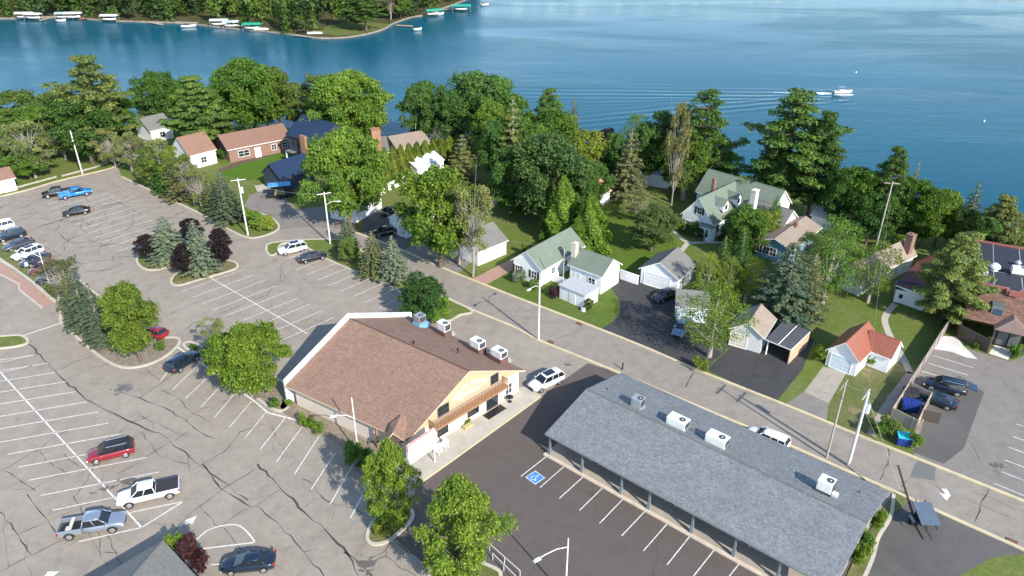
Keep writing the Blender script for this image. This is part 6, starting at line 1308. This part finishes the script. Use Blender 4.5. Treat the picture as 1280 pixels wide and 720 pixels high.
for kd, x, y, yt, w_, c, lb in (('round', 566, 186, 118, 40, 'dark', 'dark crown joining the lone dark tree to the large one'), ('round', 640, 200, 118, 44, 'mid', 'green crown behind the tall pale spruce'), ('oak', 660, 236, 150, 60, 'mid', 'green crown between the pale spruce and the huge oak'), ('round', 622, 236, 150, 44, 'dark', 'dark shaded crown behind the huge oak left side'), ('round', 770, 232, 168, 34, 'dark', 'dark crown between the purple tree and the slender tree'), ('round', 808, 230, 160, 40, 'dark', 'dark crown between the slender tree and the deep green tree'),
    ('dense_pine', 852, 236, 136, 44, 'pined', 'dark pine mass left of the tall leaning pine'), ('round', 895, 240, 170, 40, 'dark', 'dark crown under the tall leaning pine'), ('oak', 650, 272, 222, 56, 'dark', 'low dark crown at the left foot of the huge oak'), ('oak', 716, 262, 205, 46, 'dark', 'low dark crown at the right foot of the huge oak')): tree(kd, (x, y), yt, w_, c, lb, group=g2)
tree('oak', (531, 180), 103, 60, 'dark', 'dark round tree standing alone left of the middle shore group', group=g2)
tree('oak', (604, 184), 92, 84, 'dark', 'large dark round tree joined to the lone dark tree', group=g2)
tree('spruce', (547, 188), 153, 26, 'bluepale', 'little pale blue spruce under the lone dark tree', group=g2)
tree('spruce', (586, 190), 152, 22, 'bluepale', 'little pale blue spruce under the large dark round tree', group=g2)
tree('round', (612, 210), 128, 50, 'bright', 'bright green tree in front of the large dark round tree', group=g2)
tree('loose_spruce', (641, 240), 122, 46, 'pale', 'tall pale grey green spruce in the middle group', group=g2)
tree('dense_pine', (686, 200), 112, 46, 'pineg', 'rounded pine top behind the middle group', group=g2)
tree('oak', (690, 222), 138, 72, 'mid', 'mid green tree in front of the rounded pine', group=g2)
tree('spruce', (717, 198), 121, 22, 'grey', 'slim grey spruce spire right of the rounded pine', group=g2)
tree('round', (728, 240), 164, 50, 'yellow', 'vivid yellow green tree behind the big dark oak', group=g2)
tree('oak', (686, 278), 168, 100, (.070, .122, .042), 'huge dark oak in the middle of the gardens', group=g2)
tree('round', (636, 270), 185, 50, 'dark', 'dark tree on the left flank of the huge oak', group=g2)
tree('round', (740, 262), 205, 40, 'dark', 'dark green tree on the right flank of the huge oak', group=g2)
tree('round', (757, 214), 162, 30, 'purple', 'dark purple leaved tree near the lake', group=g2)
tree('feathery', (792, 222), 143, 40, 'bright', 'light green slender tree with pale stems near the lake', group=g2)
tree('loose_spruce', (787, 250), 162, 44, 'grey', 'grey green spruce in front of the light slender tree', group=g2)
tree('round', (826, 226), 140, 50, 'deep', 'deep green tree left of the tall leaning pine', group=g2)
tree('ragged_pine', (880, 246), 114, 74, 'pineg', 'tall leaning pine with bare limbs behind the cape house', group=g2)
tree('feathery', (858, 250), 160, 62, 'bright', 'bright leafy tree in front of the tall leaning pine', group=g2)
tree('round', (905, 232), 188, 42, 'mid', 'compact green tree at the shore right of the leaning pine', group=g2)
tree('halfbare', (846, 258), 130, 30, 'sand', 'partly dead tree with bare reddish limbs beside the leaning pine', group=g2)
g3 = 'trees on the right shore'
tree('ragged_pine', (988, 262), 116, 112, 'pineg', 'biggest pine on the right shore below the motor boat', group=g3)
tree('pine', (1022, 272), 142, 60, 'pined', 'darker pine on the right side of the biggest pine', group=g3)
tree('round', (1066, 290), 210, 56, 'mid', 'green tree left of the leaning grey pole', group=g3)
tree('dense_pine', (1110, 300), 184, 50, 'pineg', 'tall rounded pine behind the leaning grey pole', group=g3)
tree('spruce', (1136, 300), 203, 22, 'grey', 'thin spruce tip right of the tall rounded pine', group=g3)
tree('round', (1140, 304), 226, 52, 'mid', 'olive green tree right of the leaning grey pole', group=g3)
tree('round', (1178, 308), 238, 48, 'bright', 'bright rounded tree on the bank in the right shore row', group=g3)
tree('round', (1090, 305), 240, 50, 'dark', 'dark leafy tree below the tall rounded pine', group=g3)
tree('loose_spruce', (1213, 306), 229, 32, 'blue', 'bluish spruce standing above the broad pine', group=g3)
tree('dense_pine', (1247, 330), 246, 54, 'pinel', 'golden tipped dark pine above the restaurant roof', group=g3)
tree('round', (1196, 312), 262, 40, 'dark', 'dark low tree between the bright rounded tree and bluish spruce', group=g3)
tree('round', (1279, 326), 278, 34, 'dark', 'dark tree cut by the right edge of the picture', group=g3)
tree('halfbare', (1062, 300), 262, 30, 'sand', 'small half bare tree behind the mixed trees', group=g3)
tree('dense_pine', (1194, 400), 291, 76, (.15, .185, .06), 'broad yellow green pine beside the brick restaurant', group='garden trees on the right')
for kd, x, y, yt, w_, c, lb in (('dense_pine', 966, 268, 166, 44, 'pined', 'dark lower pine left of the biggest pine'), ('round', 1048, 290, 214, 44, 'dark', 'dark crown right below the biggest pine'), ('round', 1085, 296, 216, 46, 'mid', 'green crown directly left of the tall rounded pine'), ('round', 1160, 310, 236, 44, 'mid', 'green crown between the leaning pole and the bright rounded tree'), ('round', 1205, 318, 262, 36, 'olive', 'olive crown left of the bluish spruce'), ('round', 1228, 330, 270, 40, 'dark', 'dark crown between the bluish spruce and golden tipped pine')): tree(kd, (x, y), yt, w_, c, lb, group=g3)
g4 = 'garden trees on the right'
tree('loose_spruce', (985, 402), 306, 78, 'blue', 'wide blue green spruce above the tan roofed grey garage', group=g4)
tree('spruce', (1012, 398), 318, 50, 'grey', 'grey green spruce on the right side of the wide blue spruce', group=g4)
tree('feathery', (1040, 380), 272, 72, 'mid', 'large mixed green tree in front of the tan roofed house', group=g4)
tree('halfbare', (1015, 356), 292, 44, 'pale', 'pale barked tree between the cottage and the large mixed tree', group=g4)
tree('feathery', (1094, 378), 302, 58, 'bright', 'light feathery tree right of the large mixed tree', group=g4)
tree('round', (1127, 320), 296, 26, 'bright', 'small round bright bush tree on the lawn near the maroon shed', group=g4)
tree('round', (932, 322), 262, 52, 'mid', 'leafy tree in front of the right wing of the cape house', group=g4)
tree('round', (952, 306), 264, 36, 'yellow', 'yellowish tree beside the cape house chimney', group=g4)
tree('spruce', (907, 300), 271, 15, 'deep', 'narrow dark conical evergreen at the cape house wall', group=g4)
tree('spruce', (968, 300), 245, 30, 'mid', 'green spruce between the cape house and the slate blue cottage', group=g4)
tree('spruce', (903, 362), 296, 34, 'mid', 'dense green spruce behind the grey roofed garage corner', group=g4)
tree('spruce', (926, 358), 290, 36, 'dark', 'darker spruce next to the dense green spruce', group=g4)
tree('feathery', (886, 376), 316, 32, 'yellow', 'yellow green sapling right of the white two car garage', group=g4)
tree('feathery', (912, 378), 322, 32, 'yellow', 'yellow green sapling in the middle of the three saplings', group=g4)
tree('feathery', (938, 380), 320, 34, 'yellow', 'yellow green sapling nearest the blue green spruce', group=g4)
tree('feathery', (893, 446), 354, 80, 'bright', 'big feathery birch at the kerb between the two dark driveways', group=g4)
tree('scrub', (795, 276), 240, 44, 'pale', 'thin pale tree above the round apple tree', group=g4)
tree('round', (816, 314), 260, 54, (.09, .13, .045), 'round apple tree on the sunny lawn', group=g4)
tree('cedar', (704, 301), 221, 50, 'bright', 'tall pointed cedar behind the green roofed house', group=g4)
tree('cedar', (738, 314), 242, 54, 'bright', 'second pointed cedar with bare stems, right of the tallest', group=g4)
tree('cedar', (690, 300), 246, 30, 'mid', 'lower cedar at the left foot of the tall pointed cedar', group=g4)
tree('round', (1027, 452), 432, 20, 'bright', 'small leafy bush tree at the left corner of the red roofed garage', group=g4)
g5 = 'trees along the street'
tree('round', (548, 334), 213, 92, 'bright', 'tall bright tree spreading over the street in the centre left', group=g5)
tree('scrub', (590, 346), 232, 56, 'pale', 'grey wispy willow on the right side of the tall bright tree', group=g5)
tree('feathery', (572, 330), 225, 50, (.13, .165, .05), 'pale yellowish crown between the bright tree and the wispy willow', group=g5)
tree('loose_spruce', (578, 242), 170, 44, 'pale', 'pale sandy pine behind the tall bright tree', group=g5)
tree('oak', (432, 284), 163, 88, 'bright', 'big green maple over the upper drive beside the navy house', group=g5)
tree('round', (462, 252), 182, 44, 'mid', 'green tree at the left end of the cedar hedge', group=g5)
tree('loose_spruce', (433, 312), 271, 26, 'blue', 'small bluish spruce right of the grass tip utility pole', group=g5)
tree('spruce', (466, 345), 290, 40, 'grey', 'grey green spruce on the verge, left one of the pair', group=g5)
tree('spruce', (491, 350), 296, 36, 'bluepale', 'grey blue spruce on the verge, right one of the pair', group=g5)
tree('round', (435, 328), 300, 28, 'olive', 'low olive shrub on the verge left of the spruce pair', group=g5, cat='shrub', name='shrub')
tree('round', (528, 402), 350, 62, 'deep', 'dark round tree behind the white parapet of the shop', group=g5)
tree('bush', (548, 402), 372, 30, 'bright', 'bright shrub on the grass wedge right of the dark round tree', group=g5, cat='shrub')
for k in range(12):
    t_ = k/11; x = 462+(572-462)*t_; y = 243-(243-196)*t_
    tree('cedar', (x, y), (188-(188-168)*t_), 24, (.115, .155, .030), ('leftmost' if k == 0 else 'rightmost' if k == 11 else ['second','third','fourth','fifth','sixth','seventh','eighth','ninth','tenth','eleventh'][k-1])+' clipped cedar'+(' from the left' if 0 < k < 11 else '')+' in the dense hedge row by the white fence', group='cedar hedge row', name='hedge_cedar')
gi = 'trees on the parking islands'
tree('round', (186, 326), 294, 28, 'purple', 'leftmost dark purple tree on the upper island', group=gi)
tree('loose_spruce', (208, 326), 272, 48, 'bluepale', 'broad pale spruce behind the leftmost purple tree', group=gi)
tree('round', (240, 310), 274, 28, 'purple', 'dark purple tree at the back of the island', group=gi)
tree('spruce', (247, 340), 277, 46, 'bluepale', 'pale blue spruce in the middle of the purple trees', group=gi)
tree('round', (231, 344), 308, 30, 'purple', 'dark purple tree at the front of the island near the kerb', group=gi)
tree('round', (276, 334), 286, 31, 'purple', 'dark purple tree at the right end of the island', group=gi)
tree('scrub', (76, 372), 322, 54, 'grey', 'thin grey shrubby tree by the end of the parked row', group=gi)
tree('spruce', (100, 410), 342, 44, 'blue', 'bluish spruce at the back of the big left island', group=gi)
tree('spruce', (120, 432), 356, 40, 'blue', 'bluish spruce touching the bright tree on the left island', group=gi)
tree('spruce', (86, 388), 338, 30, 'grey', 'narrow grey spruce at the top of the big left island', group=gi)
tree('oak', (163, 452), 355, 62, (.125, .180, .032), 'bright yellow green tree on the big left island', group=gi)
tree('oak', (312, 498), 408, 80, 'bright', 'large dense bright tree left of the brown roof', group=gi)
tree('scrub', (268, 446), 400, 38, 'pale', 'pale thin tree on the left flank of the large bright tree', group=gi)
tree('round', (285, 470), 420, 44, 'mid', 'smaller green tree tucked against the large bright tree', group=gi)
tree('maple', (488, 662), 551, 62, (.140, .215, .034), 'upright bright maple on the island in front of the shop sign', group=gi)
tree('maple', (574, 730), 598, 96, (.140, .215, .034), 'large upright maple at the bottom centre of the picture', group=gi)
gs = 'scrubby trees screening the upper lot'
for k, (kd, x, y, yt, w_, c, lb) in enumerate((('halfbare', 160, 216, 165, 34, 'pale', 'first pale twiggy tree at the top of the lot screen'), ('scrub', 178, 224, 170, 36, 'sand', 'sandy twiggy tree second along the lot screen'), ('round', 186, 236, 185, 32, 'olive', 'olive leafy tree in the upper part of the lot screen'), ('loose_spruce', 203, 243, 194, 28, 'dark', 'dark small spruce in the lot screen'), ('halfbare', 200, 232, 172, 36, 'pale', 'pale leafy tree behind the dark small spruce'), ('loose_spruce', 220, 250, 205, 34, 'grey', 'grey spruce in the middle of the lot screen'),
    ('halfbare', 214, 240, 185, 36, 'yellow', 'yellowish thin tree behind the grey spruce of the screen'), ('scrub', 238, 256, 204, 34, 'sand', 'bare brown twiggy tree in the lower part of the screen'), ('scrub', 248, 262, 210, 30, 'pale', 'bare grey tree next to the kerb in the lot screen'), ('spruce', 280, 278, 216, 42, 'blue', 'bluish spruce at the lower end of the lot screen'), ('loose_spruce', 264, 266, 222, 28, 'grey', 'small grey spruce left of the last bluish spruce'), ('halfbare', 232, 250, 192, 30, 'olive', 'thin olive tree behind the bare brown tree'))): tree(kd, (x, y), yt, w_, c, lb, group=gs)
gb = 'garden shrubs'
for x, y, yt, w_, c, lb in ((320, 284, 262, 28, 'bright', 'leafy shrub on the corner bed by the mouth of the drive'), (332, 288, 272, 22, 'yellow', 'yellowish shrub on the corner bed near the road sign'), (380, 531, 518, 14, 'bright', 'upper small bush of the three in the bed by the shop'), (388, 537, 524, 14, 'bright', 'middle small bush of the three in the bed by the shop'), (397, 543, 529, 15, 'bright', 'lower small bush of the three in the bed by the shop'),
    (343, 511, 498, 13, 'mid', 'tiny bush at the foot of the large bright tree'), (361, 507, 498, 10, 'bright', 'tiniest round bush near the shop corner bed'), (440, 578, 556, 24, 'mid', 'left bush at the base of the white lot lamp'), (456, 590, 564, 28, 'dark', 'bush right of the white lot lamp base'), (470, 600, 575, 26, 'mid', 'bush between the lamp and the upright maple'), (477, 670, 648, 22, 'yellow', 'yellow flowering shrub under the upright maple'), (498, 662, 645, 18, 'olive', 'olive shrub on the right of the maple island'),
    (222, 692, 664, 26, 'bright', 'round bright bush at the corner of the hipped roof'), (236, 704, 672, 26, 'plum', 'plum coloured bush next to the round bright bush'), (248, 716, 690, 26, 'plum', 'plum coloured bush lower along the hipped roof'), (850, 290, 273, 14, 'bright', 'round clipped bright shrub left of the cape house bay'), (867, 294, 276, 13, 'bright', 'round clipped bright shrub in front of the cape house bay'), (858, 293, 281, 12, 'deep', 'dark clipped shrub between the two bright ones'), (878, 300, 286, 15, 'deep', 'dark clipped dome shrub right of the bay'),
    (1096, 660, 640, 22, 'bright', 'upper green shrub at the right end of the grey roof'), (1085, 684, 664, 22, 'mid', 'middle green shrub at the right end of the grey roof'), (1074, 706, 682, 26, 'bright', 'lower green shrub at the right end of the grey roof'), (1115, 540, 522, 28, 'olive', 'olive shrub under the board pen'), (1098, 545, 528, 20, 'mid', 'green shrub left of the blue dumpster'), (1146, 560, 540, 18, 'bright', 'bright shrub right of the turquoise lidded dumpster'), (1087, 456, 442, 16, 'bright', 'light green bush at the right wall of the red roofed garage'),
    (735, 388, 374, 14, 'olive', 'small clipped bush on the corner lawn by the annex'), (693, 372, 360, 16, 'plum', 'reddish shrub in front of the green roofed house'), (668, 362, 350, 14, 'mid', 'green shrub by the shuttered windows'), (876, 463, 448, 22, 'yellow', 'yellow green shrub at the kerb under the feathery birch'), (1014, 396, 384, 14, 'bright', 'small bush beside the garden path near the tan garage'), (1205, 424, 414, 10, 'mid', 'low plants along the restaurant patio screen'), (1222, 436, 428, 10, 'mid', 'low plants at the right end of the patio screen'), (1270, 446, 434, 16, 'mid', 'plants right of the restaurant door'),
    (585, 531, 525, 9, 'bright', 'leafy plants in the planter below the shop window'), (280, 199, 186, 16, 'dark', 'dark rounded bush at the left corner of the ranch house'), (318, 192, 184, 14, 'yellow', 'bright low shrub in front of the ranch house'), (655, 318, 304, 9, 'bright', 'small clipped cone by the green roofed house'), (60, 366, 356, 10, 'mid', 'small bush in the grass strip by the lamp'), (262, 458, 446, 14, 'mid', 'low bush on the planting bed left of the large bright tree'), (200, 438, 428, 14, 'mid', 'low bush on the tip of the big left island'), (242, 438, 430, 10, 'mid', 'small bush at the narrow tip of the angled bed'),
    (648, 352, 337, 20, 'bluepale', 'pale young shrub at the left wall of the shuttered house'), (560, 712, 700, 24, 'yellow', 'yellowish shrub under the large bottom maple')):
    tree('bush', (x, y), yt, w_, c, lb, group=gb, cat='shrub')

# peninsula wood and the four trees that stand free on the point
inside = lambda p, poly: sum(((a[1] > p[1]) != (b[1] > p[1])) and (p[0] < (b[0]-a[0])*(p[1]-a[1])/(b[1]-a[1])+a[0]) for a, b in zip(poly, poly[1:]+poly[:1])) % 2 == 1
rs = np.random.RandomState(9)
def low_tree(kind, rs):
    if kind == 0: cs = [np.array([rs.uniform(-.6, .6)*2.6, rs.uniform(-.6, .6)*2.6, rs.uniform(1.4, 8.6)]) for _ in range(12)]; return blobs(rs, cs, [rs.uniform(1.2, 1.9) for _ in cs], 26, .75, .85)
    n = 520; t_ = rs.uniform(.0, 1, n); a = rs.uniform(0, 6.28, n); r_ = 2.4*(1-t_)**.7*(.7+.3*np.sin(t_*40+a))*rs.uniform(.6, 1, n)
    return np.stack([r_*np.cos(a), r_*np.sin(a), t_*11.5], 1), np.stack([np.cos(a), np.sin(a), .9+0*a], 1)+rs.normal(size=(n, 3))*.4, .7*rs.uniform(.6, 1.3, n)
shore_w = smoothline(pp, 3)
def forest(name, label, pts, seed, tint, hmul=1.0):
    rs = np.random.RandomState(seed); vars_ = [low_tree(k % 2, rs) for k in range(6)]; C_, N_, S_ = [], [], []
    for x, y in pts:
        c, n, s = vars_[rs.randint(6)]; a = rs.uniform(0, 6.28); k = rs.uniform(1.15, 1.9)*hmul; M_ = np.array([[math.cos(a), -math.sin(a), 0], [math.sin(a), math.cos(a), 0], [0, 0, 1]])
        C_.append(c@M_.T*np.array([k*rs.uniform(.9, 1.2), k*rs.uniform(.9, 1.2), k*rs.uniform(.95, 1.25)])+np.array([x, y, -.4])); N_.append(n@M_.T); S_.append(s*k*.9)
    o = bpy.data.objects.new(name, quads_mesh(name, np.concatenate(C_), np.concatenate(N_), np.concatenate(S_), rs)); C.objects.link(o); o.color = (*tint, 1); tag(o, label, 'wood', kind='stuff'); return o
def sample(poly, n, gap, seed, ok=lambda p: True):
    r = random.Random(seed); xs = [p[0] for p in poly]; ys = [p[1] for p in poly]; out = []
    for _ in range(n*40):
        p = (r.uniform(min(xs), max(xs)), r.uniform(min(ys), max(ys)))
        if inside(p, poly) and ok(p) and all((p[0]-q[0])**2+(p[1]-q[1])**2 > gap*gap for q in out): out.append(p)
        if len(out) >= n: break
    return out
def in_view(p):
    x, y, _ = proj((p[0], p[1], 0)); lawn = 395 < x < 500 and y > 28 and y > 28+(x-460)*-.02
    d = min((Vector((p[0], p[1], 0))-q).length for q in shore_w)
    return -60 < x < 620 and y > -34 and not (400 < x < 500 and d < 14) and d > 1.3
pts_all = sample(penpoly, 700, 3.9, 4, in_view)
dark_ = [p for i, p in enumerate(pts_all) if i % 3 == 0]; mid_ = [p for i, p in enumerate(pts_all) if i % 3 == 1]; br_l = [p for i, p in enumerate(pts_all) if i % 3 == 2]
forest('peninsula_wood', 'mixed wood covering the far peninsula across the water', mid_, 1, (.055, .100, .028)); forest('peninsula_wood', 'darker conifers through the far peninsula wood', dark_, 2, (.036, .066, .026), 1.1); forest('peninsula_wood', 'lighter broadleaf crowns in the far peninsula wood', br_l, 3, (.085, .135, .030), .9)
fsp = ccw([(p.x, p.y) for p in fs]+[(900, 1000), (-100, 1000)])
forest('far_shore_wood', 'wood on the far shore beyond the lake', [(p.x+random.Random(i).uniform(-6, 6), p.y+4+j*7) for j in range(3) for i, p in enumerate(smoothline(fs, 12))], 5, (.05, .09, .03), 1.2)
gq = 'trees standing free on the grassy point'
for kd, b_, yt, w_, c, lb in (('ragged_pine', (456, 38), -12, 40, 'pineg', 'large pine standing free on the grassy point of the peninsula'), ('pine', (445, 36), -6, 26, 'pined', 'dark pine just left of the free standing pine on the point'), ('halfbare', (487, 24), -20, 26, 'pale', 'pale tree at the right end of the grassy point'), ('round', (500, 22), -14, 28, 'mid', 'green tree at the bend of the peninsula shore')): tree(kd, b_, yt, w_, c, lb, group=gq)
